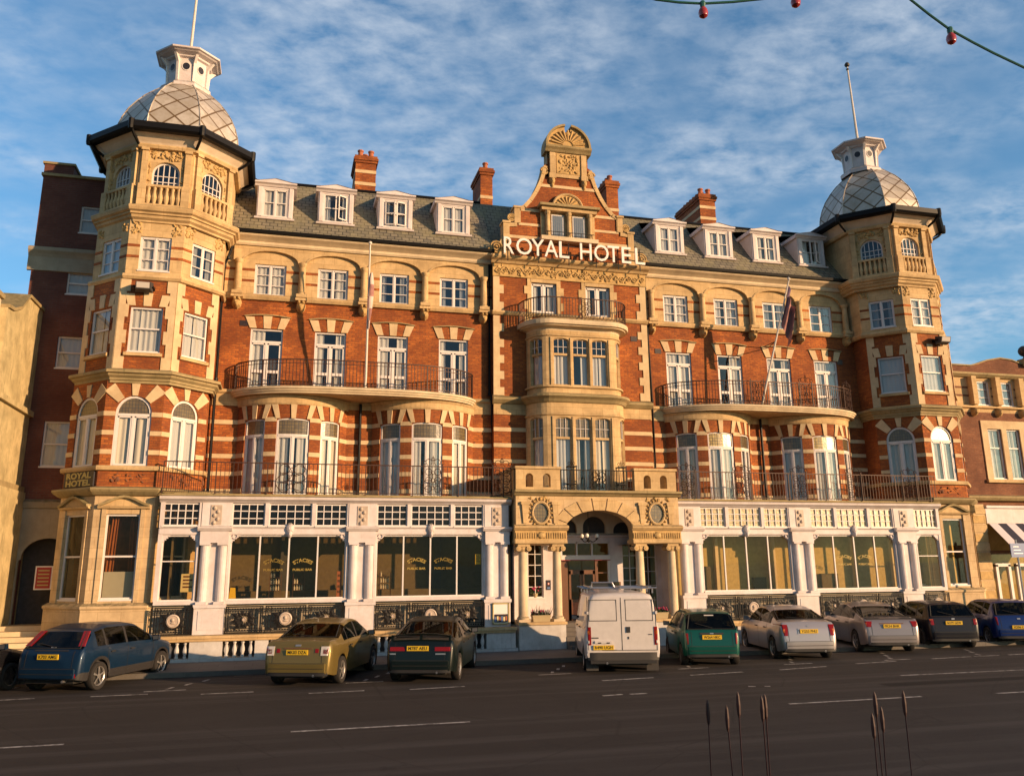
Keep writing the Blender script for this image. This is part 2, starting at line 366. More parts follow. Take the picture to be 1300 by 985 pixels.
# ------------------------------------------------------------------ geometry helpers
ZUP = Vector((0, 0, 1))
class MB:
    """collects faces; build() links them as one mesh object"""
    def __init__(s): s.v = []; s.f = []; s.m = []; s.uv = []; s.names = []
    def mi(s, m):
        if m not in s.names: s.names.append(m)
        return s.names.index(m)
    def face(s, pts, m, uv=None):
        i = len(s.v); s.v += [tuple(p) for p in pts]; s.f.append(tuple(range(i, i + len(pts)))); s.m.append(s.mi(m)); s.uv.append(uv)
    def hexa(s, p, m, skip=()):
        # p: 8 corners 0-3 bottom loop, 4-7 top loop (counter-clockwise seen from above)
        fs = {'b': (3, 2, 1, 0), 't': (4, 5, 6, 7), 's0': (0, 1, 5, 4), 's1': (1, 2, 6, 5), 's2': (2, 3, 7, 6), 's3': (3, 0, 4, 7)}
        for k, q in fs.items():
            if k not in skip: s.face([p[i] for i in q], m)
    def box(s, x0, x1, y0, y1, z0, z1, m):
        s.hexa([(x0, y0, z0), (x1, y0, z0), (x1, y1, z0), (x0, y1, z0), (x0, y0, z1), (x1, y0, z1), (x1, y1, z1), (x0, y1, z1)], m)
    def fbox(s, F, u0, u1, d0, d1, z0, z1, m, step=None):
        if u1 < u0: u0, u1 = u1, u0
        if d1 < d0: d0, d1 = d1, d0
        n = max(1, int(math.ceil((u1 - u0) / step))) if step else 1
        for i in range(n):
            a = u0 + (u1 - u0) * i / n; b = u0 + (u1 - u0) * (i + 1) / n
            p = [F(a, d1, z0), F(b, d1, z0), F(b, d0, z0), F(a, d0, z0), F(a, d1, z1), F(b, d1, z1), F(b, d0, z1), F(a, d0, z1)]
            sk = []
            if i > 0: sk.append('s3')
            if i < n - 1: sk.append('s1')
            s.hexa(p, m, sk)
    def sweep(s, F, u0, u1, prof, m, step=None, caps=True):
        n = max(1, int(math.ceil((u1 - u0) / step))) if step else 1
        us = [u0 + (u1 - u0) * i / n for i in range(n + 1)]
        for a, b in zip(us, us[1:]):
            for (d0, z0), (d1, z1) in zip(prof, prof[1:]):
                s.face([F(a, d0, z0), F(b, d0, z0), F(b, d1, z1), F(a, d1, z1)], m)
        if caps:
            s.face([F(u0, d, z) for d, z in reversed(prof)], m); s.face([F(u1, d, z) for d, z in prof], m)
    def ring(s, pts, prof, m, closed=True, uvf=None):
        # sweep profile [(offset outward, z)] along a polygon (clockwise-agnostic: outward = away from centroid)
        rs = [offset_poly(pts, d, closed) for d, z in prof]
        n = len(pts)
        for k in range(len(prof) - 1):
            for i in range(n if closed else n - 1):
                j = (i + 1) % n
                a, b = rs[k][i], rs[k][j]; c, d = rs[k + 1][j], rs[k + 1][i]
                s.face([(a[0], a[1], prof[k][1]), (b[0], b[1], prof[k][1]), (c[0], c[1], prof[k + 1][1]), (d[0], d[1], prof[k + 1][1])], m)
    def tube(s, path, r, m, n=6, close=False):
        path = [Vector(p) for p in path]; rings = []
        for i, p in enumerate(path):
            a = path[i - 1] if (i > 0 or close) else path[i]; b = path[(i + 1) % len(path)] if (i < len(path) - 1 or close) else path[i]
            t = (b - a).normalized(); x = t.cross(ZUP)
            if x.length < 1e-3: x = t.cross(Vector((0, 1, 0)))
            x.normalize(); y = x.cross(t)
            rr = r[i] if isinstance(r, (list, tuple)) else r
            rings.append([p + (x * math.cos(2 * PI * k / n) + y * math.sin(2 * PI * k / n)) * rr for k in range(n)])
        prs = list(zip(rings, rings[1:])) + ([(rings[-1], rings[0])] if close else [])
        for A, B in prs:
            for k in range(n):
                l = (k + 1) % n; s.face([A[l], A[k], B[k], B[l]], m)
        if not close:
            s.face(rings[0], m); s.face(list(reversed(rings[-1])), m)
    def lathe(s, c, prof, m, n=12, cap=True):
        c = Vector(c)
        rg = [[c + Vector((r * math.cos(2 * PI * k / n), r * math.sin(2 * PI * k / n), z)) for k in range(n)] for r, z in prof]
        for A, B in zip(rg, rg[1:]):
            for k in range(n):
                l = (k + 1) % n; s.face([A[k], A[l], B[l], B[k]], m)
        if cap: s.face(list(reversed(rg[0])), m); s.face(rg[-1], m)
    def blob(s, F, u, z, ru, rz, h, m, d=0.0, n=7, rot=0.0):
        # relief lump on a wall
        rs = []
        for q, hh in ((1.0, 0.0), (0.72, 0.7), (0.3, 1.0)):
            ring = []
            for k in range(n):
                a = 2 * PI * k / n; x = ru * q * math.cos(a); y = rz * q * math.sin(a)
                ring.append(F(u + x * math.cos(rot) - y * math.sin(rot), d + h * hh, z + x * math.sin(rot) + y * math.cos(rot)))
            rs.append(ring)
        for A, B in zip(rs, rs[1:]):
            for k in range(n): l = (k + 1) % n; s.face([A[k], A[l], B[l], B[k]], m)
        s.face(rs[-1], m)
    def build(s, name, parent=None, smooth=False, angle=35, merge=False):
        me = bpy.data.meshes.new(name)
        me.from_pydata(s.v, [], s.f)
        for nm in s.names: me.materials.append(M[nm])
        me.polygons.foreach_set('material_index', s.m)
        uvl = me.uv_layers.new(name='UVMap')
        me.update()
        data = [0.0] * (2 * len(me.loops))
        for p, uv in zip(me.polygons, s.uv):
            n = p.normal
            if uv is None:
                if abs(n.z) > 0.95: t = Vector((1, 0, 0)); b = Vector((0, 1, 0))
                else:
                    t = ZUP.cross(n).normalized(); b = n.cross(t)
                for k, li in enumerate(p.loop_indices):
                    co = me.vertices[me.loops[li].vertex_index].co
                    data[2 * li] = co.dot(t); data[2 * li + 1] = co.dot(b)
            else:
                for k, li in enumerate(p.loop_indices): data[2 * li], data[2 * li + 1] = uv[k]
        uvl.data.foreach_set('uv', data)
        if smooth or merge:
            bm = bmesh.new(); bm.from_mesh(me); bmesh.ops.remove_doubles(bm, verts=bm.verts, dist=0.0004)
            bmesh.ops.recalc_face_normals(bm, faces=bm.faces); bm.to_mesh(me); bm.free()
        if smooth:
            me.shade_smooth(); me.set_sharp_from_angle(angle=R(angle))
        o = bpy.data.objects.new(name, me); COL.objects.link(o)
        if parent is not None: o.parent = parent
        return o

def offset_poly(pts, d, closed=True):
    n = len(pts); cx = sum(p[0] for p in pts) / n; cy = sum(p[1] for p in pts) / n
    out = []
    for i in range(n):
        if closed: a, b, c = pts[i - 1], pts[i], pts[(i + 1) % n]
        else: a, b, c = pts[max(i - 1, 0)], pts[i], pts[min(i + 1, n - 1)]
        ns = []
        for p, q in ((a, b), (b, c)):
            dx, dy = q[0] - p[0], q[1] - p[1]; L = math.hypot(dx, dy)
            if L < 1e-9: continue
            nx, ny = dy / L, -dx / L
            mx, my = (p[0] + q[0]) / 2 - cx, (p[1] + q[1]) / 2 - cy
            if closed and nx * mx + ny * my < 0: nx, ny = -nx, -ny
            ns.append((nx, ny))
        if len(ns) == 1: ns = ns * 2
        mx, my = ns[0][0] + ns[1][0], ns[0][1] + ns[1][1]; L = math.hypot(mx, my); mx /= L; my /= L
        k = 1 / max(0.3, mx * ns[0][0] + my * ns[0][1])
        out.append((b[0] + mx * d * k, b[1] + my * d * k))
    return out

def planar(ox, oy, ang=0.0):
    dx, dy = math.cos(R(ang)), math.sin(R(ang)); nx, ny = dy, -dx
    return lambda u, d, z: (ox + dx * u + nx * d, oy + dy * u + ny * d, z)
def arcframe(cx, cy, rad):
    # u = arc length from the middle of the arc facing -y
    def F(u, d, z):
        a = u / rad; r = rad + d
        return (cx + r * math.sin(a), cy - r * math.cos(a), z)
    return F
def pathframe(pts):
    cum = [0.0]
    for a, b in zip(pts, pts[1:]): cum.append(cum[-1] + math.hypot(b[0] - a[0], b[1] - a[1]))
    nrm = []
    for i in range(len(pts)):
        a = pts[max(i - 1, 0)]; b = pts[min(i + 1, len(pts) - 1)]
        dx, dy = b[0] - a[0], b[1] - a[1]; L = math.hypot(dx, dy); nrm.append((dy / L, -dx / L))
    def F(u, d, z):
        u = min(max(u, 0), cum[-1]); i = 0
        while i < len(cum) - 2 and cum[i + 1] < u: i += 1
        t = (u - cum[i]) / max(1e-9, cum[i + 1] - cum[i])
        x = pts[i][0] * (1 - t) + pts[i + 1][0] * t; y = pts[i][1] * (1 - t) + pts[i + 1][1] * t
        nx = nrm[i][0] * (1 - t) + nrm[i + 1][0] * t; ny = nrm[i][1] * (1 - t) + nrm[i + 1][1] * t
        return (x + nx * d, y + ny * d, z)
    return F, cum[-1]

def arch_z(h, u):
    if h.get('rise', 0) <= 0: return h['z1']
    c = (h['u0'] + h['u1']) / 2; w = (h['u1'] - h['u0']) / 2
    q = max(0.0, 1 - ((u - c) / w) ** 2)
    return h['z1'] + h['rise'] * math.sqrt(q)
def H(u0, u1, z0, z1, rise=0.0): return dict(u0=u0, u1=u1, z0=z0, z1=z1, rise=rise)
def wall(mb, F, u0, u1, z0, z1, holes, m, d=0.0, th=0.3, step=None, edges=False, reveal=None):
    us = {round(u0, 5), round(u1, 5)}
    for h in holes:
        us.add(round(h['u0'], 5)); us.add(round(h['u1'], 5))
        if h['rise'] > 0:
            for k in range(1, 14):
                a = PI * k / 14; us.add(round((h['u0'] + h['u1']) / 2 - (h['u1'] - h['u0']) / 2 * math.cos(a), 5))
    us = sorted(x for x in us if u0 - 1e-4 <= x <= u1 + 1e-4)
    if step:
        new = []
        for a, b in zip(us, us[1:]):
            n = max(1, int(math.ceil((b - a) / step)))
            new += [a + (b - a) * i / n for i in range(n)]
        us = new + [us[-1]]
    for a, b in zip(us, us[1:]):
        c = (a + b) / 2
        hs = sorted([h for h in holes if h['u0'] < c < h['u1']], key=lambda h: h['z0'])
        za = zb = z0
        for h in hs:
            if h['z0'] > max(za, zb) + 1e-6: mb.face([F(a, d, za), F(b, d, zb), F(b, d, h['z0']), F(a, d, h['z0'])], m)
            za, zb = arch_z(h, a), arch_z(h, b)
        if z1 > min(za, zb) + 1e-6: mb.face([F(a, d, za), F(b, d, zb), F(b, d, z1), F(a, d, z1)], m)
    rm = reveal or m
    for h in holes:
        l, r, b0, t0 = h['u0'], h['u1'], h['z0'], h['z1']; e = d - th
        mb.face([F(l, d, b0), F(l, e, b0), F(l, e, t0), F(l, d, t0)], rm)
        mb.face([F(r, e, b0), F(r, d, b0), F(r, d, t0), F(r, e, t0)], rm)
        if b0 > z0 + 1e-6: mb.face([F(l, d, b0), F(r, d, b0), F(r, e, b0), F(l, e, b0)], rm)
        seg = [x for x in us if l - 1e-4 <= x <= r + 1e-4]
        for a, b in zip(seg, seg[1:]): mb.face([F(a, d, arch_z(h, a)), F(b, d, arch_z(h, b)), F(b, e, arch_z(h, b)), F(a, e, arch_z(h, a))][::-1], rm)
    if edges:
        e = d - th
        mb.face([F(u0, e, z0), F(u0, d, z0), F(u0, d, z1), F(u0, e, z1)], m); mb.face([F(u1, d, z0), F(u1, e, z0), F(u1, e, z1), F(u1, d, z1)], m)
        n = len(us) - 1
        for a, b in zip(us, us[1:]):
            mb.face([F(a, d, z1), F(b, d, z1), F(b, e, z1), F(a, e, z1)], m)
            if not any(h['u0'] < (a + b) / 2 < h['u1'] and h['z0'] <= z0 + 1e-6 for h in holes): mb.face([F(a, e, z0), F(b, e, z0), F(b, d, z0), F(a, d, z0)], m)

def tag(o, label, cat, group=None):
    o['label'] = label; o['category'] = cat
    if group: o['group'] = group
    return o
def empty(name, loc=(0, 0, 0), rz=0.0):
    o = bpy.data.objects.new(name, None); COL.objects.link(o); o.location = loc; o.rotation_euler = (0, 0, rz); o.empty_display_size = 0.3
    return o
def structure(o): o['kind'] = 'structure'; return o

def window(F, h, parent, d=-0.10, fw=0.055, vb=(0.5,), hb=(), vt=0.06, ht=0.025, tr=None, curt='full', glassm='pane', frame='timber_white', name='window', step=None, cm='curtain', cz=None, topglass=None, leaf=None, lw=0.035, open_gap=0.25):
    """window frame (part) with pane and curtain (sub-parts). vb/hb fractions, tr = transom height"""
    l, r, b, t = h['u0'], h['u1'], h['z0'], h['z1']; rise = h['rise']; top = t + rise
    W = r - l; mb = MB(); f0, f1 = d - 0.05, d + 0.012
    mb.fbox(F, l, l + fw, f0, f1, b, t, frame); mb.fbox(F, r - fw, r, f0, f1, b, t, frame)
    mb.fbox(F, l + fw, r - fw, f0, f1 + 0.01, b, b + fw * 1.1, frame, step)
    mb.fbox(F, l - 0.02, r + 0.02, d - 0.03, d + 0.085, b - 0.035, b + 0.012, frame, step)
    if rise <= 0: mb.fbox(F, l + fw, r - fw, f0, f1, t - fw, t, frame, step)
    else:
        n = 12; hi = dict(u0=l + fw, u1=r - fw, z1=t, rise=max(0.02, rise - fw))
        pa = []; pb = []
        for k in range(n + 1):
            a = PI * k / n; c = (l + r) / 2
            ua = c - W / 2 * math.cos(a); ub = c - (W / 2 - fw) * math.cos(a)
            pa.append((ua, t + rise * math.sin(a))); pb.append((ub, t + max(0.02, rise - fw) * math.sin(a)))
        for k in range(n):
            (a0, z0), (a1, z1) = pa[k], pa[k + 1]; (b0, y0), (b1, y1) = pb[k], pb[k + 1]
            mb.face([F(b0, f1, y0), F(b1, f1, y1), F(a1, f1, z1), F(a0, f1, z0)], frame)
            mb.face([F(b0, f0, y0), F(b1, f0, y1), F(b1, f1, y1), F(b0, f1, y0)], frame)
    def zt(u): return arch_z(dict(u0=l, u1=r, z1=t, rise=rise), u) if rise > 0 else t
    limit = tr if tr else None
    for v in vb:
        u = l + W * v; top_u = (tr if tr else zt(u)) - 0.01
        mb.fbox(F, u - vt / 2, u + vt / 2, f0, f1 + 0.004, b + fw, top_u, frame)
    if tr: mb.fbox(F, l + fw, r - fw, f0, f1 + 0.008, tr - 0.04, tr + 0.04, frame, step)
    for q in hb:
        z = b + (( tr if tr else t) - b) * q
        mb.fbox(F, l + fw, r - fw, f0 + 0.01, f1 - 0.004, z - ht / 2, z + ht / 2, frame, step)
    if leaf:   # inner leaf stiles beside the mullion
        for v0, v1 in zip((0,) + tuple(vb), tuple(vb) + (1,)):
            a = l + W * v0 + (fw if v0 == 0 else vt / 2); c = l + W * v1 - (fw if v1 == 1 else vt / 2); tt = tr - 0.04 if tr else t - fw
            for x0, x1 in ((a, a + lw), (c - lw, c)): mb.fbox(F, x0, x1, f0 + 0.012, f1 - 0.008, b + fw, tt, frame)
            mb.fbox(F, a, c, f0 + 0.012, f1 - 0.008, tt - lw, tt, frame)
    o = mb.build(name, parent)
    # pane
    g = MB(); k = d - 0.02
    n = max(1, int(W / step)) if step else (12 if rise > 0 else 1)
    us = [l + 0.01 + (W - 0.02) * i / n for i in range(n + 1)]
    for a, c in zip(us, us[1:]):
        if topglass and tr:
            g.face([F(a, k, b), F(c, k, b), F(c, k, tr), F(a, k, tr)], glassm)
            g.face([F(a, k, tr), F(c, k, tr), F(c, k, zt(c)), F(a, k, zt(a))], topglass)
        else: g.face([F(a, k, b), F(c, k, b), F(c, k, zt(c)), F(a, k, zt(a))], glassm)
    g.build('pane', o)
    if curt and curt != 'none':
        cb = MB(); ctop = (tr if (topglass and tr) else top) - 0.02 if cz is None else cz
        spans = {'full': ((0.02, 0.5), (0.5, 0.98)), 'part': ((0.02, 0.5 - open_gap / 2), (0.5 + open_gap / 2, 0.98)), 'left': ((0.02, 0.45),), 'right': ((0.55, 0.98),),
                 'net': ((0.02, 0.98),), 'tied': ((0.02, 0.30), (0.70, 0.98))}[curt]
        ph = random.random() * 6
        if cm == 'curtain': cm = random.choice(['curtain', 'curtain', 'curtain_cream', 'curtain_grey'])
        jit = random.uniform(-.07, .05)
        for si, (s0, s1) in enumerate(spans):
            if curt in ('full', 'part', 'tied') and len(spans) == 2: s0, s1 = (s0, max(.12, s1 + jit)) if si == 0 else (min(.88, s0 + random.uniform(-.04, .07)), s1)
            n = max(8, int((s1 - s0) * W / 0.035)); prev = None
            for i in range(n + 1):
                u = l + W * (s0 + (s1 - s0) * i / n); amp = 0.010 if curt == 'net' else 0.022
                dd = d - 0.085 + amp * math.sin(i * 1.35 + ph) + 0.35 * amp * math.sin(i * 2.9 + ph)
                zz = ctop
                if rise > 0 and not (topglass and tr): zz = min(ctop, zt(u) - 0.01)
                cur = (F(u, dd, b + 0.04), F(u, dd, zz))
                if prev: cb.face([prev[0], cur[0], cur[1], prev[1]], cm if curt != 'net' else 'curtain_grey')
                prev = cur
        cb.build('curtain', o, smooth=True, angle=80)
    return o

def pole3(a, b): return Vector(a), Vector(b)
def railing(name, F, u0, u1, z0, z1, parent, m='iron_rust', gap=0.115, d=0.0, step=0.15, bar=0.009, midrail=False):
    mb = MB()
    mb.fbox(F, u0, u1, d - 0.022, d + 0.022, z1 - 0.03, z1, m, step)
    mb.fbox(F, u0, u1, d - 0.014, d + 0.014, z0 + 0.06, z0 + 0.08, m, step)
    if midrail: mb.fbox(F, u0, u1, d - 0.012, d + 0.012, z1 - 0.15, z1 - 0.135, m, step)
    n = int((u1 - u0) / gap)
    for i in range(n + 1):
        u = u0 + (u1 - u0) * i / n; w = bar if i % 12 else bar * 2.0
        mb.fbox(F, u - w, u + w, d - w, d + w, z0 if i % 12 == 0 else z0 + 0.07, z1 - 0.02, m)
    return mb.build(name, parent)
def scroll_panel(F, u, z0, z1, w, parent, m='iron_rust', crest=True, d=0.03):
    mb = MB(); r = 0.011
    def circ(cu, cz, rad, a0=0, a1=2 * PI, n=14): mb.tube([F(cu + rad * math.cos(a0 + (a1 - a0) * i / n), d, cz + rad * math.sin(a0 + (a1 - a0) * i / n)) for i in range(n + 1)], r, m, 4)
    hh = z1 - z0
    for s in (-1, 1):
        mb.fbox(F, u + s * w / 2 - 0.012, u + s * w / 2 + 0.012, d - 0.012, d + 0.012, z0, z1 + 0.05, m)
        for q in (0.22, 0.5, 0.78): circ(u + s * w * 0.24, z0 + hh * q, w * 0.17)
        circ(u + s * w * 0.25, z0 + hh * 0.36, w * 0.25, PI * 0.5, PI * 1.5)
        circ(u + s * w * 0.25, z0 + hh * 0.64, w * 0.25, -PI * 0.5, PI * 0.5)
    circ(u, z0 + hh * 0.5, w * 0.10); circ(u, z0 + hh * 0.25, w * 0.08); circ(u, z0 + hh * 0.75, w * 0.08)
    if crest:
        for s in (-1, 1): circ(u + s * w * 0.22, z1 + 0.10, w * 0.16, -PI * 0.3, PI * 1.4); circ(u + s * w * 0.48, z1 + 0.08, w * 0.10)
        mb.tube([F(u, d, z1), F(u, d, z1 + 0.30)], 0.012, m, 4); circ(u, z1 + 0.20, w * 0.08)
    return mb.build('scrollwork', parent)

def text_mesh(txt, size, ext=0.0, align='CENTER', bold=0.0, spacing=1.0, name='text'):
    c = bpy.data.curves.new(name, 'FONT'); c.body = txt; c.size = size; c.extrude = ext; c.align_x = align; c.offset = bold; c.space_character = spacing
    c.resolution_u = 3
    o = bpy.data.objects.new(name, c); COL.objects.link(o)
    dg = bpy.context.evaluated_depsgraph_get(); me = bpy.data.meshes.new_from_object(o.evaluated_get(dg))
    bpy.data.objects.remove(o); bpy.data.curves.remove(c)
    return me
def text_obj(txt, size, mat, F, u, d, z, parent, ext=0.004, width=None, height=None, name='lettering', bold=0.0):
    """text standing on a wall frame, centred on u, baseline z"""
    me = text_mesh(txt, size, ext, bold=bold)
    xs = [v.co.x for v in me.vertices]; ys = [v.co.y for v in me.vertices]
    if not xs: return None
    cx = (min(xs) + max(xs)) / 2; kx = 1.0; ky = 1.0
    if width: kx = width / (max(xs) - min(xs))
    if height: ky = height / (max(ys) - min(ys))
    y0 = min(ys) if height else 0
    for v in me.vertices:
        x, y, zz = v.co; v.co = F(u + (x - cx) * kx, d + zz, z + (y - y0) * ky)
    me.materials.clear(); me.materials.append(M[mat]); me.update()
    o = bpy.data.objects.new(name, me); COL.objects.link(o); o.parent = parent
    return o

def voussoirs(mb, F, uc, z0, z1, w0, w1, n, d=0.035, first='stone_band', alt='brick', step=None):
    for i in range(n):
        a0, a1 = i / n, (i + 1) / n
        p = [uc + w0 * (a0 - .5), uc + w0 * (a1 - .5), uc + w1 * (a1 - .5), uc + w1 * (a0 - .5)]
        m = first if i % 2 == 0 else alt; dd = d if i % 2 == 0 else d * 0.4
        zt = z1 + (0.05 if i == n // 2 else 0)
        q = [F(p[0], dd, z0), F(p[1], dd, z0), F(p[1], -0.02, z0), F(p[0], -0.02, z0), F(p[3], dd, zt), F(p[2], dd, zt), F(p[2], -0.02, zt), F(p[3], -0.02, zt)]
        mb.hexa(q, m)
def fan(mb, F, uc, zc, r0, r1, angs, hw, d=0.05, m='stone_band', r1f=None):
    """radial stones round an arch head; angs in degrees from vertical"""
    for a in angs:
        A = R(a); s, c = math.sin(A), math.cos(A)
        rr = r1 if not r1f else r1f(a)
        w0, w1 = hw * 0.62, hw * 1.0
        pts = []
        for rad, w in ((r0, w0), (rr, w1)):
            for sg in (-1, 1): pts.append((uc + rad * s + sg * w * c, zc + rad * c - sg * w * s))
        a0, a1, b0, b1 = pts
        mb.hexa([F(a0[0], d, a0[1]), F(a1[0], d, a1[1]), F(a1[0], -.02, a1[1]), F(a0[0], -.02, a0[1]), F(b0[0], d, b0[1]), F(b1[0], d, b1[1]), F(b1[0], -.02, b1[1]), F(b0[0], -.02, b0[1])], m)
def stripes(mb, F, spans, zs, hgt, m='stone_band', d=0.02, step=None):
    for a, b in spans:
        for z in zs: mb.fbox(F, a, b, -0.02, d, z - hgt / 2, z + hgt / 2, m, step)
def quoin(mb, F, u, side, z0, z1, m='stone_band', w0=0.22, w1=0.36, hgt=0.27, d=0.025, base=0.0):
    """toothed stone edge: side +1 grows to +u"""
    n = max(1, int(round((z1 - z0) / hgt))); hh = (z1 - z0) / n
    for i in range(n):
        w = w0 if i % 2 else w1; a, b = sorted((u, u + side * w))
        mb.fbox(F, a, b, -0.02, d, z0 + i * hh, z0 + (i + 1) * hh, m)
def carving(mb, F, u0, u1, z0, z1, d=0.0, dens=60, m='carved', sc=1.0, seed=1):
    rnd = random.Random(seed); n = int((u1 - u0) * (z1 - z0) * dens)
    for i in range(n):
        a = rnd.uniform(0.05, 0.10) * sc; b = a * rnd.uniform(0.3, 0.8)
        mb.blob(F, rnd.uniform(u0 + .04, u1 - .04), rnd.uniform(z0 + .04, z1 - .04), a, b, rnd.uniform(0.02, 0.06) * sc, m, d, 6, rnd.uniform(0, PI))
def scroll_relief(mb, F, u0, u1, zc, amp, d, m='carved', per=0.55):
    """running foliage scroll"""
    n = int((u1 - u0) / 0.05); path = [F(u0 + (u1 - u0) * i / n, d + .02, zc + amp * math.sin((u0 + (u1 - u0) * i / n) * 2 * PI / per)) for i in range(n + 1)]
    mb.tube(path, 0.028, m, 5)
    k = 0; u = u0 + per / 4
    while u < u1 - 0.05:
        s = -1 if k % 2 else 1
        mb.tube([F(u + 0.09 * math.cos(t * 0.75), d + .02, zc - s * amp * .15 + 0.09 * math.sin(t * 0.75)) for t in range(9)], 0.02, m, 5)
        mb.blob(F, u, zc - s * amp * .15, 0.045, 0.045, 0.05, m, d)
        u += per / 2; k += 1

# ------------------------------------------------------------------ ground
def sheet(name, x0, x1, y0, y1, z, m, kind=True):
    mb = MB(); mb.face([(x0, y0, z), (x1, y0, z), (x1, y1, z), (x0, y1, z)], m); o = mb.build(name)
    return structure(o) if kind else o
sheet('ground', -3000, 3000, -60, 3000, -0.02, 'asphalt')
sheet('sea', -3000, 3000, -3000, -60, -0.6, 'water')
sheet('road', -120, 120, -45, -5.3, 0.0, 'asphalt')
mb = MB(); mb.box(-120, 120, -5.18, 2, -0.1, 0.115, 'paving'); structure(mb.build('pavement'))
mb = MB()
x = -60.0
while x < 60:
    mb.box(x, x + 0.908, -5.30, -5.18, -0.1, 0.125, 'kerb_stone'); x += 0.915
structure(mb.build('kerb'))
# painted markings
mb = MB()
def line(a, b, w=0.10):
    A = Vector((a[0], a[1], 0)); B = Vector((b[0], b[1], 0)); t = (B - A).normalized(); n = Vector((-t.y, t.x, 0)) * w / 2
    mb.face([(A - n).xyz + Vector((0, 0, .004)), (B - n).xyz + Vector((0, 0, .004)), (B + n).xyz + Vector((0, 0, .004)), (A + n).xyz + Vector((0, 0, .004))], 'line_white')
for a, b in [((-17.2, -8.35), (-15.2, -8.2)), ((-14.07, -8.29), (-12.9, -8.3)), ((-11.76, -8.69), (-10.64, -8.68)), ((-9.46, -9.33), (-8.24, -9.28)), ((-7.24, -9.43), (-5.95, -9.32)),
             ((-2.61, -9.40), (-1.22, -9.27)), ((-0.17, -9.14), (1.38, -8.95)), ((2.5, -8.87), (4.06, -8.6)), ((5.2, -8.3), (6.6, -8.15)), ((7.95, -7.96), (9.38, -7.85)), ((10.75, -7.8), (12.2, -7.7)),
             ((4.6, -10.85), (8.26, -10.89)), ((10, -10.9), (13.6, -10.9)), ((-3.46, -11.71), (-2.99, -11.64)), ((-2.83, -11.68), (-2.43, -11.66)), ((-0.38, -13.88), (2.71, -13.86)), ((4.46, -13.99), (7.6, -14.0)),
             ((-16.5, -13.9), (-13.4, -13.9)), ((-9.9, -13.9), (-6.8, -13.9)), ((0.15, -11.39), (0.3, -11.45)), ((0.5, -11.5), (0.62, -11.53))]:
    line(a, b)
for x in (-16.9, -12.6, -8.1, -3.3, 0.55, 3.7, 6.9, 9.95, 13.0):     # bay corners, little ticks along the oblique bay line
    for k in range(3):
        line((x + 0.22 * k * 1.6, -7.6 + 0.62 * k), (x + 0.22 * k * 1.6 + 0.12, -7.6 + 0.62 * k + 0.34), 0.08)
    line((x - 0.45, -7.85), (x + 0.45, -7.82), 0.09)
structure(mb.build('road_markings'))
mb = MB()
for x0, x1, y0, y1 in ((3.1, 8.8, -12.4, -11.9),): mb.face([(x0, y0, .002), (x1, y0 + .05, .002), (x1 - .04, y1, .002), (x0 + .03, y1 - .03, .002)], 'asphalt_patch')
for x in (-11.2, 1.9): mb.box(x, x + .45, -5.72, -5.34, .0, .006, 'rubber')
structure(mb.build('road_patches'))

# ------------------------------------------------------------------ hotel
hotel = tag(empty('hotel'), 'long symmetrical red brick and golden stone seafront hotel with two domed corner towers', 'hotel')
WX = [4.485, 6.70, 8.90, 11.07]
FR = planar(0, 0, 0)
XI, XO = 3.05, 12.95

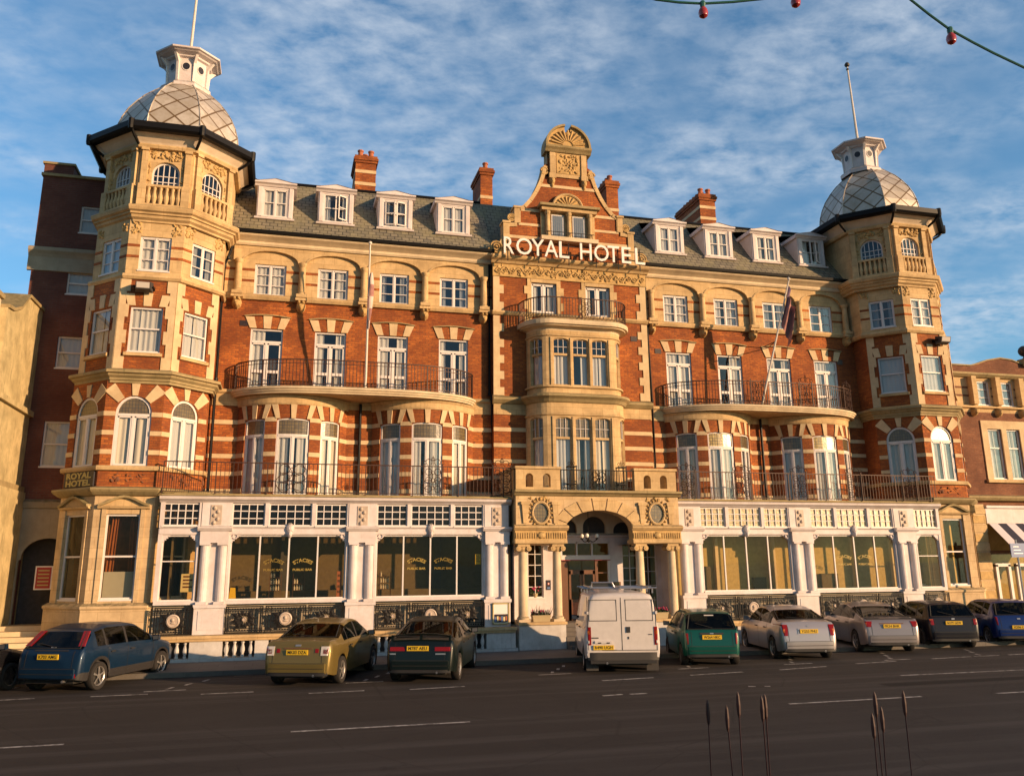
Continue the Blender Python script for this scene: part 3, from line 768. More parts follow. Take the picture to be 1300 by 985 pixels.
def wing(s):
    rng = (min(s * XI, s * XO), max(s * XI, s * XO))
    cs = sorted(s * x for x in WX)
    # ---- top storey
    hs = [H(c - .535, c + .535, 11.96, 13.10) for c in cs]
    mb = MB()
    wall(mb, FR, *rng, 11.79, 13.95, hs, 'stone', th=0.25)
    hf = [H(c - .54, c + .54, 8.55, 10.74) for c in cs]
    wall(mb, FR, *rng, 8.4, 11.79, hf, 'brick', th=0.25)
    wall(mb, FR, *rng, 4.6, 8.4, [H(s * 10.03 - 1.7 if s > 0 else -10.03 - 1.7, s * 10.03 + 1.7 if s > 0 else -10.03 + 1.7, 4.6, 7.9), H(s * 5.56 - 1.7, s * 5.56 + 1.7, 4.6, 7.9)], 'brick', th=0.1)
    mb.build('front_wall', hotel)
    # stone dressings
    mb = MB()
    for z in (12.46, 12.86):
        pts = [rng[0]] + [v for c in cs for v in (c - .535, c + .535)] + [rng[1]]
        for a, b in zip(pts[::2], pts[1::2]): mb.fbox(FR, a, b, -.02, .008, z - .045, z + .045, 'brick')
    mids = sorted(s * x for x in (3.38, 5.59, 7.8, 9.98, 12.14))
    arcs = [H(a + .16, b - .16, 11.95, 13.17, .40) for a, b in zip(mids, mids[1:])]
    wall(mb, FR, mids[0] - .2, mids[-1] + .2, 13.17, 13.9, [dict(h, z0=13.17) for h in arcs], 'stone', d=0.10, th=0.10, edges=True)
    for h in arcs:       # moulded archivolt
        for k in range(12):
            a0, a1 = PI * k / 12, PI * (k + 1) / 12; c = (h['u0'] + h['u1']) / 2; w = (h['u1'] - h['u0']) / 2
            p = []
            for a in (a0, a1):
                for q in (0.0, 0.07): p.append((c - (w + q) * math.cos(a), 13.17 + (.40 + q) * math.sin(a)))
            mb.face([FR(p[0][0], .125, p[0][1]), FR(p[1][0], .125, p[1][1]), FR(p[3][0], .125, p[3][1]), FR(p[2][0], .125, p[2][1])][::-1], 'stone')
            mb.face([FR(p[0][0], .10, p[0][1]), FR(p[0][0], .125, p[0][1]), FR(p[2][0], .125, p[2][1]), FR(p[2][0], .10, p[2][1])], 'stone_mossy')
            mb.face([FR(p[1][0], .10, p[1][1]), FR(p[1][0], .125, p[1][1]), FR(p[3][0], .125, p[3][1]), FR(p[3][0], .10, p[3][1])], 'stone_mossy')
    mb.sweep(FR, *rng, [(-.02, 11.76), (.10, 11.76), (.15, 11.86), (.15, 11.93), (.06, 11.97), (-.02, 11.97)], 'stone')
    mb.sweep(FR, *rng, [(-.02, 13.72), (.16, 13.72), (.20, 13.78), (.20, 13.86), (.30, 13.93), (.42, 14.0), (.46, 14.06), (-.02, 14.1)], 'stone_pale')
    mb.sweep(FR, *rng, [(-.02, 8.00), (.03, 8.00), (.03, 8.40), (.10, 8.46), (.10, 8.55), (-.02, 8.58)], 'stone')
    for f, z0, z1, n in ((hf, 10.75, 11.15, 5),):
        for h in f:
            q_ = (h['u0'] + h['u1']) / 2; voussoirs(mb, FR, q_, z0, z1, 1.16, 1.5, n, alt='brick')
            for k_ in range(6): x0_ = -.78 + .26 * k_; y0_, y1_ = (.07 * (1 - (x_ / .78) ** 2) for x_ in (x0_, x0_ + .26)); mb.hexa([FR(q_ + x0_, .07, z1 + y0_), FR(q_ + x0_ + .26, .07, z1 + y1_), FR(q_ + x0_ + .26, -.02, z1 + y1_), FR(q_ + x0_, -.02, z1 + y0_), FR(q_ + x0_, .07, z1 + y0_ + .035), FR(q_ + x0_ + .26, .07, z1 + y1_ + .035), FR(q_ + x0_ + .26, -.02, z1 + y1_ + .035), FR(q_ + x0_, -.02, z1 + y0_ + .035)], 'stone_mossy')
    for h in hf:
        mb.fbox(FR, h['u0'] - .05, h['u1'] + .05, 0, .06, 8.47, 8.55, 'stone_pale')
    # wall stripes of the first floor, between the bays
    xb = sorted([s * 3.05, s * 3.76, s * 7.36, s * 8.23, s * 11.83, s * 12.95]); sp = list(zip(xb[::2], xb[1::2]))
    stripes(mb, FR, sp, (7.44, 6.87, 6.30, 5.72, 5.15), .14)
    mb.build('stone_dressings', hotel)
    # columns and carved corbels
    for x in mids:
        c = MB(); p = FR(x, .14, 0)
        c.lathe((p[0], p[1], 0), [(.15, 12.0), (.15, 12.06), (.115, 12.10), (.125, 12.3), (.105, 13.02), (.12, 13.04), (.15, 13.12), (.16, 13.17)], 'stone', 12)
        c.fbox(FR, x - .18, x + .18, 0, .32, 11.88, 12.0, 'stone')
        c.build('column', hotel, smooth=True)
        c = MB(); c.blob(FR, x, 11.62, .17, .24, .26, 'carved', 0, 9); c.blob(FR, x - .07, 11.72, .08, .1, .34, 'carved', 0, 7); c.blob(FR, x + .07, 11.72, .08, .1, .34, 'carved', 0, 7)
        c.blob(FR, x, 11.52, .07, .12, .33, 'carved', 0, 7); c.fbox(FR, x - .2, x + .2, 0, .28, 11.78, 11.88, 'stone'); c.build('carved_corbel', hotel)
    # gutter
    mb = MB(); mb.sweep(FR, *rng, [(.40, 14.07), (.54, 14.08), (.57, 14.18), (.52, 14.18), (.50, 14.12), (.42, 14.12)], 'gutter_black'); mb.build('gutter', hotel)
    # ---- windows
    tops = {-1: ['full', 'part', 'none', 'none'], 1: ['full', 'part', 'none', 'none']}[s]
    for h, c in zip(hs, tops): window(FR, h, hotel, d=-.07, vb=(.5,), hb=(.333, .667), curt='tied' if c == 'none' else c, glassm='pane_dark' if c == 'none' else 'pane', leaf=True, lw=.028, vt=.055)
    frc = {-1: ['left', 'part', 'part', 'tied'], 1: ['full', 'right', 'part', 'full']}[s]
    for h, c in zip(hf, frc): window(FR, h, hotel, d=-.06, vb=(.5,), hb=(.40,), ht=.10, tr=10.28, curt=c, leaf=True, lw=.05, vt=.07, name='french_door')
    # ---- bays of the first floor
    R0 = 2.12; cy = 1.12; ang = 58.0
    for bi, xc in enumerate((s * 10.03, s * 5.56)):
        F = arcframe(xc, cy, R0); U = R0 * R(ang); uw = R0 * R(36)
        hh = [H(-uw - .40, -uw + .40, 4.95, 7.40, .07), H(-.54, .54, 4.95, 7.40, .09), H(uw - .40, uw + .40, 4.95, 7.40, .07)]
        mb = MB(); wall(mb, F, -U, U, 4.6, 7.55, hh, 'brick', th=.2, step=.16); wall(mb, F, -U, U, 7.55, 8.05, [], 'brick', step=.16)
        # stone wedges above the heads
        for c, w in ((-uw, .8), (0, 1.08), (uw, .8)):
            for q, l in ((-1, -.13), (0, 0), (1, .13)):
                a = c + q * w * .46
                if abs(a) > U - .05: continue
                mb.hexa([F(a - .07, .035, 7.47), F(a + .07, .035, 7.47), F(a + .07, -.03, 7.47), F(a - .07, -.03, 7.47), F(a + l - .10, .035, 7.96), F(a + l + .10, .035, 7.96), F(a + l + .10, -.03, 7.96), F(a + l - .10, -.03, 7.96)], 'stone_band')
        spn = [(-U, -uw - .40), (-uw + .40, -.54), (.54, uw - .40), (uw + .40, U)]
        stripes(mb, F, spn, (7.44, 6.87, 6.30, 5.72, 5.15), .14, step=.16)
        mb.sweep(F, -U, U, [(-.03, 7.94), (.04, 7.94), (.06, 8.0), (.06, 8.16), (.12, 8.24), (-.03, 8.24)], 'stone', step=.16)
        mb.build('bay', hotel)
        cc = [['net', 'part', 'part'], ['net', 'part', 'full']] if s < 0 else [['net', 'full', 'full'], ['part', 'full', 'full']]
        cset = cc[bi]
        for h, c, nm in zip(hh, cset, ('window', 'french_door', 'window')):
            window(F, h, hotel, d=-.05, vb=(.5,), tr=6.92, curt=c, topglass='leaded_sunlit' if (s > 0 and nm == 'french_door') else 'leaded', leaf=True, lw=.04, vt=.06, name=nm, step=.2, glassm='pane')
    # ---- long bowed balcony
    x0, x1 = sorted((s * 3.72, s * 12.06)); xm = (x0 + x1) / 2; hw = (x1 - x0) / 2; pts = []
    for i in range(61):
        t = -1 + 2 * i / 60; t = math.sin(t * PI / 2)
        pts.append((xm + hw * t, -1.50 * (1 - abs(t) ** 3.2) ** .62))
    P, L = pathframe(pts)
    mb = MB(); st = .15
    mb.sweep(P, 0, L, [(-.10, 8.26), (-.03, 8.27), (-.02, 8.32), (.02, 8.34), (.03, 8.39), (.07, 8.41), (.07, 8.47), (.04, 8.50), (-.10, 8.51)], 'stone_pale', step=st, caps=False)
    ins = offset_poly(pts, -.10, False)
    for a, b in zip(ins, ins[1:]):
        for z, fl in ((8.26, 1), (8.51, 0)):
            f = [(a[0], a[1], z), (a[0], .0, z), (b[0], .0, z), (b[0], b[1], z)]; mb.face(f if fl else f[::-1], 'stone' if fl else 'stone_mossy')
    mb.build('balcony_slab', hotel)
    r = railing('balcony_railing', P, 0.05, L - .05, 8.51, 9.42, hotel, d=-.05, midrail=True)
    if s > 0:
        for q in (.40, .62, .855): scroll_panel(P, L * q, 8.52, 9.44, .55, r, crest=q > .6)
    # ---- mansard roof
    mb = MB(); ye, ze, yr, zr = -.42, 14.08, 2.0, 17.12
    a, b = rng[0] - (.8 if s < 0 else 0), rng[1] + (.8 if s > 0 else 0)
    mb.face([(a, ye, ze), (b, ye, ze), (b, yr, zr), (a, yr, zr)], 'slate')
    mb.face([(a, yr, zr), (b, yr, zr), (b, 9, zr + .2), (a, 9, zr + .2)], 'slate'); mb.face([(b, 9, 4), (a, 9, 4), (a, 9, zr + .2), (b, 9, zr + .2)], 'brick_dark')
    for q in (a, b): mb.face([(q, yr, 4), (q, 9, 4), (q, 9, zr + .2), (q, yr, zr)], 'brick_dark')
    mb.build('roof', hotel)
    mb = MB(); mb.tube([(a, yr, zr + .02), (b, yr, zr + .02)], .07, 'gutter_black', 6); mb.build('roof_ridge', hotel)
    # ---- dormers
    dstate = {-1: ['full', 'open', 'dark', 'full'], 1: ['full', 'full', 'part', 'open']}[s]
    for c, stt in zip(cs, dstate):
        FD = planar(c, .0, 0); d0 = -.22       # face at y=.22
        mb = MB(); hd = H(-.44, .44, 15.01, 16.10)
        wall(mb, FD, -.64, .64, 14.93, 16.24, [hd], 'paint_white', d=d0, th=.1)
        for q in (-.64, .64): mb.face([(c + q, .22, 14.93), (c + q, 1.95, 16.9), (c + q, 1.95, 16.24), (c + q, .22, 16.24)], 'paint_white')
        for q in (-.60, .485): mb.fbox(FD, q, q + .115, d0, d0 + .03, 15.0, 16.15, 'paint_white')
        mb.sweep(FD, -.70, .70, [(d0 - .02, 14.86), (d0 + .10, 14.88), (d0 + .12, 14.94), (d0 - .02, 14.98)], 'paint_white')
        mb.sweep(FD, -.74, .74, [(d0 - 1.5, 16.16), (d0 + .04, 16.16), (d0 + .08, 16.22), (d0 + .16, 16.26), (d0 + .16, 16.31), (d0 - 1.5, 16.31)], 'paint_white')
        # segmental pediment cap
        n = 8; pr = [(-.74 + 1.48 * i / n, 16.31 + .14 * (1 - abs(2 * i / n - 1))) for i in range(n + 1)]
        for (a_, z0), (b_, z1) in zip(pr, pr[1:]):
            mb.face([FD(a_, d0 + .12, 16.30), FD(b_, d0 + .12, 16.30), FD(b_, d0 + .12, z1), FD(a_, d0 + .12, z0)], 'paint_white')
            mb.face([FD(a_, d0 + .15, z0), FD(b_, d0 + .15, z1), FD(b_, d0 - 1.7, z1), FD(a_, d0 - 1.7, z0)], 'paint_white')
        dm = mb.build('dormer', hotel)
        mb = MB(); mb.box(c - .55, c + .55, 1.0, 1.05, 14.9, 16.2, 'interior'); mb.face([(c-.5,.35,14.95),(c+.5,.35,14.95),(c+.5,1.0,14.95),(c-.5,1.0,14.95)], 'interior'); mb.build('dormer_interior', dm)
        window(FD, hd, hotel, d=d0 - .03, fw=.045, vb=(.5,), hb=(.5,), ht=.03, vt=.05, curt={'full': 'full', 'open': 'tied', 'dark': 'tied', 'part': 'part'}[stt], glassm='pane_dark' if stt == 'dark' else 'pane', name='dormer_window', leaf=(stt != 'open'), lw=.03)
        if stt in ('open', 'dark'):
            mb = MB(); A = 32 if stt == 'open' else 14
            FL = planar(c - .38, .22, -A); FRr = planar(c + .38 - .36 * math.cos(R(A)), .22 - .36 * math.sin(R(A)), A)
            for G_ in ((FL, FRr) if stt == 'dark' else (FRr,)):
                for a_, b_, z0, z1 in ((0, .035, 15.08, 16.02), (.325, .36, 15.08, 16.02), (0, .36, 15.08, 15.12), (0, .36, 15.98, 16.02), (0, .36, 15.53, 15.56)): mb.fbox(G_, a_, b_, 0, .03, z0, z1, 'timber_white')
            mb.build('open_casement', dm)
for s in (-1, 1): wing(s)

# interiors behind the openings: floors, back walls
mb = MB()
for s in (-1, 1):
    a, b = sorted((s * 3.1, s * 12.9))
    mb.box(a, b, 1.9, 2.0, 4.6, 14.0, 'interior')
    for z in (4.88, 8.3, 11.7, 14.0): mb.box(a, b, .28, 1.9, z - .12, z, 'interior')
mb.box(-3.0, 3.0, 1.2, 1.3, 4.6, 14.0, 'interior')
for z in (4.88, 8.3, 11.7, 14.6): mb.box(-3.0, 3.0, 0.02, 1.2, z - .12, z, 'interior')
mb.build('inner_rooms', hotel)

# ---- corner towers
WT = 1.66
def tower(s):
    cx = s * 14.95 if s < 0 else 14.52
    cx = -14.78 if s < 0 else 14.53
    SH = (0.0, .10, .17, .27) if s < 0 else (0.0, -.03, -.18, -.34)
    def lev(z): return 0 if z < 8.35 else 1 if z < 11.62 else 2 if z < 13.65 else 3
    def sh(z): return SH[lev(z)]
    ap = WT / 2 / math.tan(R(22.5)); cy = -2.0 + ap
    Rc = ap / math.cos(R(22.5))
    octo = [(cx + Rc * math.cos(R(22.5 + 45 * k)), cy + Rc * math.sin(R(22.5 + 45 * k))) for k in range(8)]
    faces = []     # (angle of frame, F)
    for a in (-90, -45, 0, 45, 90):     # frame direction angle; outward normal = a-90
        n = R(a - 90); faces.append((a, [planar(cx + q + ap * math.cos(n), cy + ap * math.sin(n), a) for q in SH]))
    h2 = WT / 2
    lvl = {}
    mb = MB(); st = MB()
    for a, FF in faces:
        F, F1, F2, F3 = FF
        win = a in (-45, 0, 45)
        # ground floor ashlar
        wall(mb, F, -h2, h2, .1, 4.85, [H(-.475, .475, 1.83, 4.28)] if win else [], 'stone_block', th=.22)
        wall(mb, F, -h2, h2, 4.85, 5.62, [], 'brick')
        wall(mb, F, -h2, h2, 5.62, 8.35, [H(-.515, .515, 5.70, 7.30, .55)] if win else [], 'brick', th=.2)
        wall(mb, F1, -h2, h2, 8.35, 11.62, [H(-.475, .475, 9.22, 10.68)] if win else [], 'brick', th=.2)
        wall(mb, F2, -h2, h2, 11.62, 13.65, [H(-.47, .47, 11.90, 13.05)] if win else [], 'stone', th=.2)
        wall(mb, F3, -h2, h2, 13.65, 16.2, [H(-.43, .43, 14.80, 15.28, .40)] if win else [], 'stone', th=.2)
    tw = mb.build('tower_wall', hotel)
    for a, FF in faces:
        F, F1, F2, F3 = FF
        win = a in (-45, 0, 45)
        # plinth handled as rings; stripes
        if win:
            stripes(st, F, [(-h2, -.515), (.515, h2)], (7.28, 6.70, 6.12), .14)
            stripes(st, F, [(-h2, -.47), (.47, h2)], (), .1)
            for z in (12.35, 12.72):
                for a0, b0 in ((-h2, -.47), (.47, h2)): st.fbox(F2, a0, b0, -.02, .008, z - .045, z + .045, 'brick')
            # fan of stones over the arched light
            rf = lambda an: (.86 if abs(an) < 10 else 1.28)
            for an, hw_ in ((0, .12), (-43, .185), (43, .185)):
                fan(st, F, 0, 7.30, .55, .93 if an == 0 else 1.08, (an,), hw_, d=.03)
            # quoins (tower corners and window jambs) of the second floor
            for sg in (-1, 1):
                quoin(st, F1, sg * h2, -sg, 8.65, 11.60, w0=.19, w1=.29, hgt=.42, d=.03)
                quoin(st, F1, sg * .475, sg, 9.12, 10.68, w0=.02, w1=.10, hgt=.26, d=.02, m='brick')
            voussoirs(st, F1, 0, 10.72, 11.10, 1.14, 1.36, 5)
            # pediment over ground floor window
            n = 10; pp = [(-.70 + 1.4 * i / n, 4.50 + .25 * math.sin(PI * i / n) ** 1.6) for i in range(n + 1)]
            for (x0, z0), (x1, z1) in zip(pp, pp[1:]):
                st.hexa([F(x0, .16, z0), F(x1, .16, z1), F(x1, -.02, z1), F(x0, -.02, z0), F(x0, .18, z0 + .07), F(x1, .18, z1 + .07), F(x1, -.02, z1 + .07), F(x0, -.02, z0 + .07)], 'stone_mossy')
                st.face([F(x0, .05, 4.46), F(x1, .05, 4.46), F(x1, .05, z1), F(x0, .05, z0)], 'stone')
            st.sweep(F, -.72, .72, [(-.02, 4.42), (.10, 4.44), (.14, 4.50), (-.02, 4.52)], 'stone')
            for q in (-.60, .475): st.fbox(F, q, q + .125, -.02, .04, 1.75, 4.42, 'stone_block')
            st.sweep(F1, -.56, .56, [(-.02, 9.08), (.09, 9.10), (.09, 9.20), (-.02, 9.22)], 'stone')
            # belvedere: balusters, carved spandrel
            st.fbox(F3, -.56, .56, .02, .16, 14.72, 14.80, 'stone'); st.fbox(F3, -.56, .56, .02, .16, 14.05, 14.13, 'stone')
            for k in range(6):
                p = F3(-.46 + .92 * k / 5, .09, 0)
                st.lathe((p[0], p[1], 0), [(.05, 14.13), (.055, 14.2), (.085, 14.35), (.05, 14.5), (.04, 14.6), (.06, 14.72)], 'stone', 8, cap=False)
            carving(st, F3, -.52, .52, 15.72, 16.08, .01, 110, seed=3 + a)
            for sg in (-1, 1):
                carving(st, F3, *sorted((sg * .45, sg * .56)), 14.85, 15.7, .01, 90, sc=.7, seed=9 + a)
                st.fbox(F3, *sorted((sg * .57, sg * .76)), -.02, .10, 14.8, 16.0, 'stone'); st.fbox(F3, *sorted((sg * .54, sg * .79)), -.02, .17, 14.05, 14.8, 'stone')
                st.fbox(F3, *sorted((sg * .55, sg * .79)), -.02, .15, 16.0, 16.12, 'stone')
                carving(st, F2, *sorted((sg * .42, sg * .80)), 13.12, 13.55, .0, 90, seed=20 + a)
                for k in range(8):
                    aa = PI / 2 * k / 7; pass
        carving(st, F, -.5, .5, 5.15, 5.5, .0, 45, m='brick_shop', sc=.8, seed=40 + a)
    st.build('tower_dressings', tw)
    for pr, m in (([(.0, .1), (.13, .1), (.13, 1.55), (.17, 1.60), (.17, 1.66), (.04, 1.74), (0, 1.74)], 'stone_block'),
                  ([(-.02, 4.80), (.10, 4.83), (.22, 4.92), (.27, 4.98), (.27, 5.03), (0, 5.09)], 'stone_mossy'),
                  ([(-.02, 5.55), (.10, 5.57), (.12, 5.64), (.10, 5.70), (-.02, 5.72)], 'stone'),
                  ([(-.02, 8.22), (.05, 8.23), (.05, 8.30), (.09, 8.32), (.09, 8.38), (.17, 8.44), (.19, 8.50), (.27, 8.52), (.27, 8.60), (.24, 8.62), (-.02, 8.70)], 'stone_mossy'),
                  ([(-.02, 11.56), (.07, 11.58), (.12, 11.66), (.10, 11.74), (-.02, 11.78)], 'stone'),
                  ([(-.02, 13.50), (.05, 13.52), (.05, 13.58), (.14, 13.64), (.16, 13.72), (.22, 13.74), (.22, 13.80), (.30, 13.84), (.33, 13.92), (.33, 13.98), (.28, 14.02), (-.02, 14.08)], 'stone'),
                  ([(-.02, 16.06), (.14, 16.08), (.18, 16.16), (.18, 16.2), (-.02, 16.22)], 'stone')):
        mb = MB(); q_ = sh((pr[0][1] + pr[-1][1]) / 2); mb.ring([(x_ + q_, y_) for x_, y_ in octo], pr, m); mb.build('moulding', tw)
    # flared cream cove, black gutter
    oc2 = [(x + (.27 if s < 0 else -.34), y) for x, y in octo]
    mb = MB(); mb.ring(oc2, [(.10, 16.20), (.16, 16.28), (.30, 16.42), (.50, 16.56)], 'paint_cream'); mb.ring(oc2, [(.50, 16.56), (0, 16.56)], 'paint_cream')
    gt = mb.build('tower_eaves', hotel)
    mb = MB(); mb.ring(oc2, [(.44, 16.48), (.60, 16.49), (.67, 16.56), (.67, 16.76), (.60, 16.78), (.58, 16.66), (.2, 16.66)], 'gutter_black')
    og = offset_poly(oc2, .62)
    for x, y in og: mb.lathe((x, y, 0), [(.08, 16.46), (.10, 16.56), (.10, 16.80), (.05, 16.82)], 'gutter_black', 8)
    for (x, y), (x2, y2) in zip(og, offset_poly(oc2, .12)): mb.tube([(x, y, 16.55), (x * .6 + x2 * .4, y * .6 + y2 * .4, 16.34), (x2, y2, 16.16)], .05, 'gutter_black', 6)
    mb.build('tower_gutter', gt)
    # dome
    dx = cx + (.36 if s < 0 else -.46); prof = [(2.20, 16.66), (2.18, 16.95), (2.12, 17.4), (2.0, 17.8), (1.83, 18.17), (1.60, 18.52), (1.34, 18.85), (1.06, 19.12), (.84, 19.32), (.78, 19.38)]
    mb = MB(); arc = [0]
    for (r0, z0), (r1, z1) in zip(prof, prof[1:]): arc.append(arc[-1] + math.hypot(r1 - r0, z1 - z0))
    for k in range(8):
        a0, a1 = R(22.5 + 45 * k), R(67.5 + 45 * k)
        for i in range(len(prof) - 1):
            (r0, z0), (r1, z1) = prof[i], prof[i + 1]; w0, w1 = r0 * math.sin(R(22.5)), r1 * math.sin(R(22.5))
            mb.face([(dx + r0 * math.cos(a0), cy + r0 * math.sin(a0), z0), (dx + r0 * math.cos(a1), cy + r0 * math.sin(a1), z0), (dx + r1 * math.cos(a1), cy + r1 * math.sin(a1), z1), (dx + r1 * math.cos(a0), cy + r1 * math.sin(a0), z1)], 'lead_dome',
                    uv=[(-w0, arc[i]), (w0, arc[i]), (w1, arc[i + 1]), (-w1, arc[i + 1])])
    dome = mb.build('dome', hotel)
    for k in range(8):
        mb = MB(); a0 = R(22.5 + 45 * k); mb.tube([(dx + (r + .005) * math.cos(a0), cy + (r + .005) * math.sin(a0), z) for r, z in prof], .022, 'lead_dome', 5); mb.build('dome_hip', dome)
    # lantern
    lx = cx + (.40 if s < 0 else -.66); LZ = -.64
    def oc(r, x=lx): return [(x + r * math.cos(R(22.5 + 45 * k)), cy + r * math.sin(R(22.5 + 45 * k))) for k in range(8)]
    mb = MB(); mb.ring(oc(.78), [(.10, 19.86), (.12, 20.0), (.05, 20.08), (0, 20.10), (-.06, 20.16), (-.06, 21.10)], 'paint_white')
    apl = .72 * math.cos(R(22.5)); wl_ = .72 * math.sin(R(22.5))
    for k in range(8):
        n = R(45 * k); F = planar(lx + apl * math.cos(n), cy + apl * math.sin(n), 45 * k + 90)
        ring = [F(.125 * math.cos(2 * PI * i / 14), .015, 20.72 + .14 * math.sin(2 * PI * i / 14)) for i in range(14)]
        mb.face(ring, 'sign_dark')
        ro = [F(.155 * math.cos(2 * PI * i / 14), .012, 20.72 + .17 * math.sin(2 * PI * i / 14)) for i in range(14)]
        for i in range(14): j = (i + 1) % 14; mb.face([ro[i], ro[j], tuple(Vector(ring[j])), tuple(Vector(ring[i]))], 'timber_white')
        v = Vector((math.cos(R(22.5 + 45 * k)), math.sin(R(22.5 + 45 * k)), 0)); c0 = Vector((lx, cy, 0))
        for r0, z0, r1, z1 in ((.74, 20.15, .78, 20.85), (.78, 20.85, .98, 21.10)):
            p0 = c0 + v * r0; p1 = c0 + v * r1; t = Vector((-v.y, v.x, 0)) * .045; b0 = c0 + v * .64
            mb.hexa([b0 - t + ZUP * z0, b0 + t + ZUP * z0, p0 + t + ZUP * z0, p0 - t + ZUP * z0, b0 - t + ZUP * z1, b0 + t + ZUP * z1, p1 + t + ZUP * z1, p1 - t + ZUP * z1], 'timber_white')
    mb.ring(oc(.72), [(0, 21.04), (.10, 21.07), (.12, 21.12), (.30, 21.17), (.34, 21.20), (.42, 21.22), (.43, 21.28), (.40, 21.30), (-.2, 21.42), (-.60, 21.54)], 'paint_white')
    mb.face([(x, y, 21.56) for x, y in oc(.13)], 'paint_white')
    mb.lathe((lx, cy, 0), [(.16, 21.54), (.13, 21.60), (.07, 21.66), (.05, 21.72)], 'metal_grey', 10)
    mb.v = [(p[0], p[1], p[2] + LZ) for p in mb.v]; mb.build('lantern', dome)
    # windows of the three visible sides
    cur = {-45: ('net', 'full', 'net', 'full'), 0: ('net', 'full', 'full', 'full'), 45: ('net', 'full', 'full', 'tied')}
    for a, (F, F1, F2, F3) in faces:
        if a not in (-45, 0, 45): continue
        if s > 0 and a == 45: pass
        window(F, H(-.475, .475, 1.83, 4.28), hotel, d=-.08, vb=(), hb=(.50,), ht=.05, curt='net' if False else 'none', glassm='pane_shop', name='sash_window')
        window(F, H(-.515, .515, 5.70, 7.30, .55), hotel, d=-.05, vb=(.5,), tr=7.26, curt='part' if s < 0 else 'full', cm='curtain', topglass='leaded_sunlit' if (s > 0 and a == 0) else 'leaded', leaf=True, lw=.045, vt=.07, fw=.07, name='arched_window', open_gap=.12)
        window(F1, H(-.475, .475, 9.22, 10.68), hotel, d=-.05, vb=(), hb=(.53,), ht=.045, curt='full' if s < 0 else 'net', name='sash_window')
        cc = 'tied' if (a == 45 and s < 0) or (s > 0 and a == -45) else 'full'
        window(F2, H(-.47, .47, 11.90, 13.05), hotel, d=-.06, vb=(.5,), hb=(.333, .667), curt=cc, glassm='pane_dark' if cc == 'tied' else 'pane', leaf=True, lw=.026)
        window(F3, H(-.43, .43, 14.80, 15.28, .40), hotel, d=-.10, vb=(.2, .4, .6, .8), vt=.025, hb=(.42, .84, ), ht=.025, curt='none', glassm='pane_dark', name='belvedere_window')
    # dark core
    mb = MB()
    def oct_(r, z): return [(cx + sh(z) + r * math.cos(R(22.5 + 45 * k)), cy + r * math.sin(R(22.5 + 45 * k))) for k in range(8)]
    for z0, z1, m_ in ((.1, 4.7, 'interior_amber' if s < 0 else 'interior_sunlit'), (4.7, 8.3, 'interior'), (8.4, 11.6, 'interior'), (11.65, 13.6, 'interior'), (13.7, 16.5, 'interior')):
        core = oct_(Rc - .85, (z0 + z1) / 2)
        for i in range(8): j = (i + 1) % 8; mb.face([(*core[i], z0), (*core[j], z0), (*core[j], z1), (*core[i], z1)], m_)
        mb.face([(*p, z1) for p in oct_(Rc - .1, (z0 + z1) / 2)], 'interior')
        mb.face([(*p, z0 + .02) for p in oct_(Rc - .1, (z0 + z1) / 2)], 'interior')
    mb.build('inner_rooms', tw)
    return faces, cx, cy, lx, tw
TW = {s: tower(s) for s in (-1, 1)}
# net curtain across the lower half of the left tower's front light, amber drapes above
F0 = TW[-1][0][2][1][0]
mb = MB(); mb.fbox(F0, -.42, .42, -.26, -.24, 1.86, 2.62, 'net_blind'); mb.build('net_screen', TW[-1][4])
for sg in (-1, 1):
    mb = MB(); n = 10; pv = None
    for i in range(n + 1):
        u = sg * (.44 - .24 * i / n); dd = -.34 + .03 * math.sin(i * 1.5); c = (F0(u, dd, 2.4), F0(u * .8, dd, 4.2))
        if pv: mb.face([pv[0], c[0], c[1], pv[1]], 'curtain_amber')
        pv = c
    mb.build('drape', TW[-1][4])
# gold letters on the brick panel of the left tower's west side; carved panel on its front
Fw = TW[-1][0][1][1][0]
mb = MB(); mb.fbox(Fw, -.72, .72, .0, .05, 5.10, 5.56, 'sign_dark'); nb = mb.build('name_board', TW[-1][4])
text_obj('ROYAL', .25, 'gold_paint', Fw, 0, .055, 5.34, TW[-1][4], width=1.2, height=.19, name='lettering', bold=.01)
text_obj('HOTEL', .25, 'gold_paint', Fw, 0, .055, 5.12, TW[-1][4], width=1.2, height=.19, name='lettering', bold=.01)

# ---- central pavilion
FP = planar(0, -.3, 0)
mb = MB()
dh = [H(c - .5, c + .5, 11.3, 13.08) for c in (-1.08, 1.08)]
wall(mb, FP, -3.05, 3.05, 11.75, 13.3, [dict(h, z0=11.75) for h in dh], 'brick', th=.25)
wall(mb, FP, -3.05, 3.05, 8.5, 11.75, [H(-1.7, 1.7, 8.5, 10.9)] , 'brick', th=.25)
wall(mb, FP, -3.05, 3.05, 4.6, 8.5, [H(-1.7, 1.7, 4.6, 8.4)], 'brick', th=.25)
for s in (-1, 1): mb.face([(s * 3.05, -.3, 4.6), (s * 3.05, .1, 4.6), (s * 3.05, .1, 14.0), (s * 3.05, -.3, 14.0)], 'brick')
mb.build('pavilion_wall', hotel)
mb = MB()
for s in (-1, 1):
    for z0, z1 in ((8.68, 11.68), (11.88, 13.22)):
        quoin(mb, FP, s * 3.06, -s, z0, z1, w0=.24, w1=.40, hgt=.30, d=.03)
    stripes(mb, FP, [tuple(sorted((s * 1.75, s * 3.06)))], (7.44, 6.87, 6.30, 5.72, 5.15), .14)
    mb.fbox(FP, *sorted((s * 1.75, s * 3.06)), -.02, .03, 7.98, 8.36, 'stone')
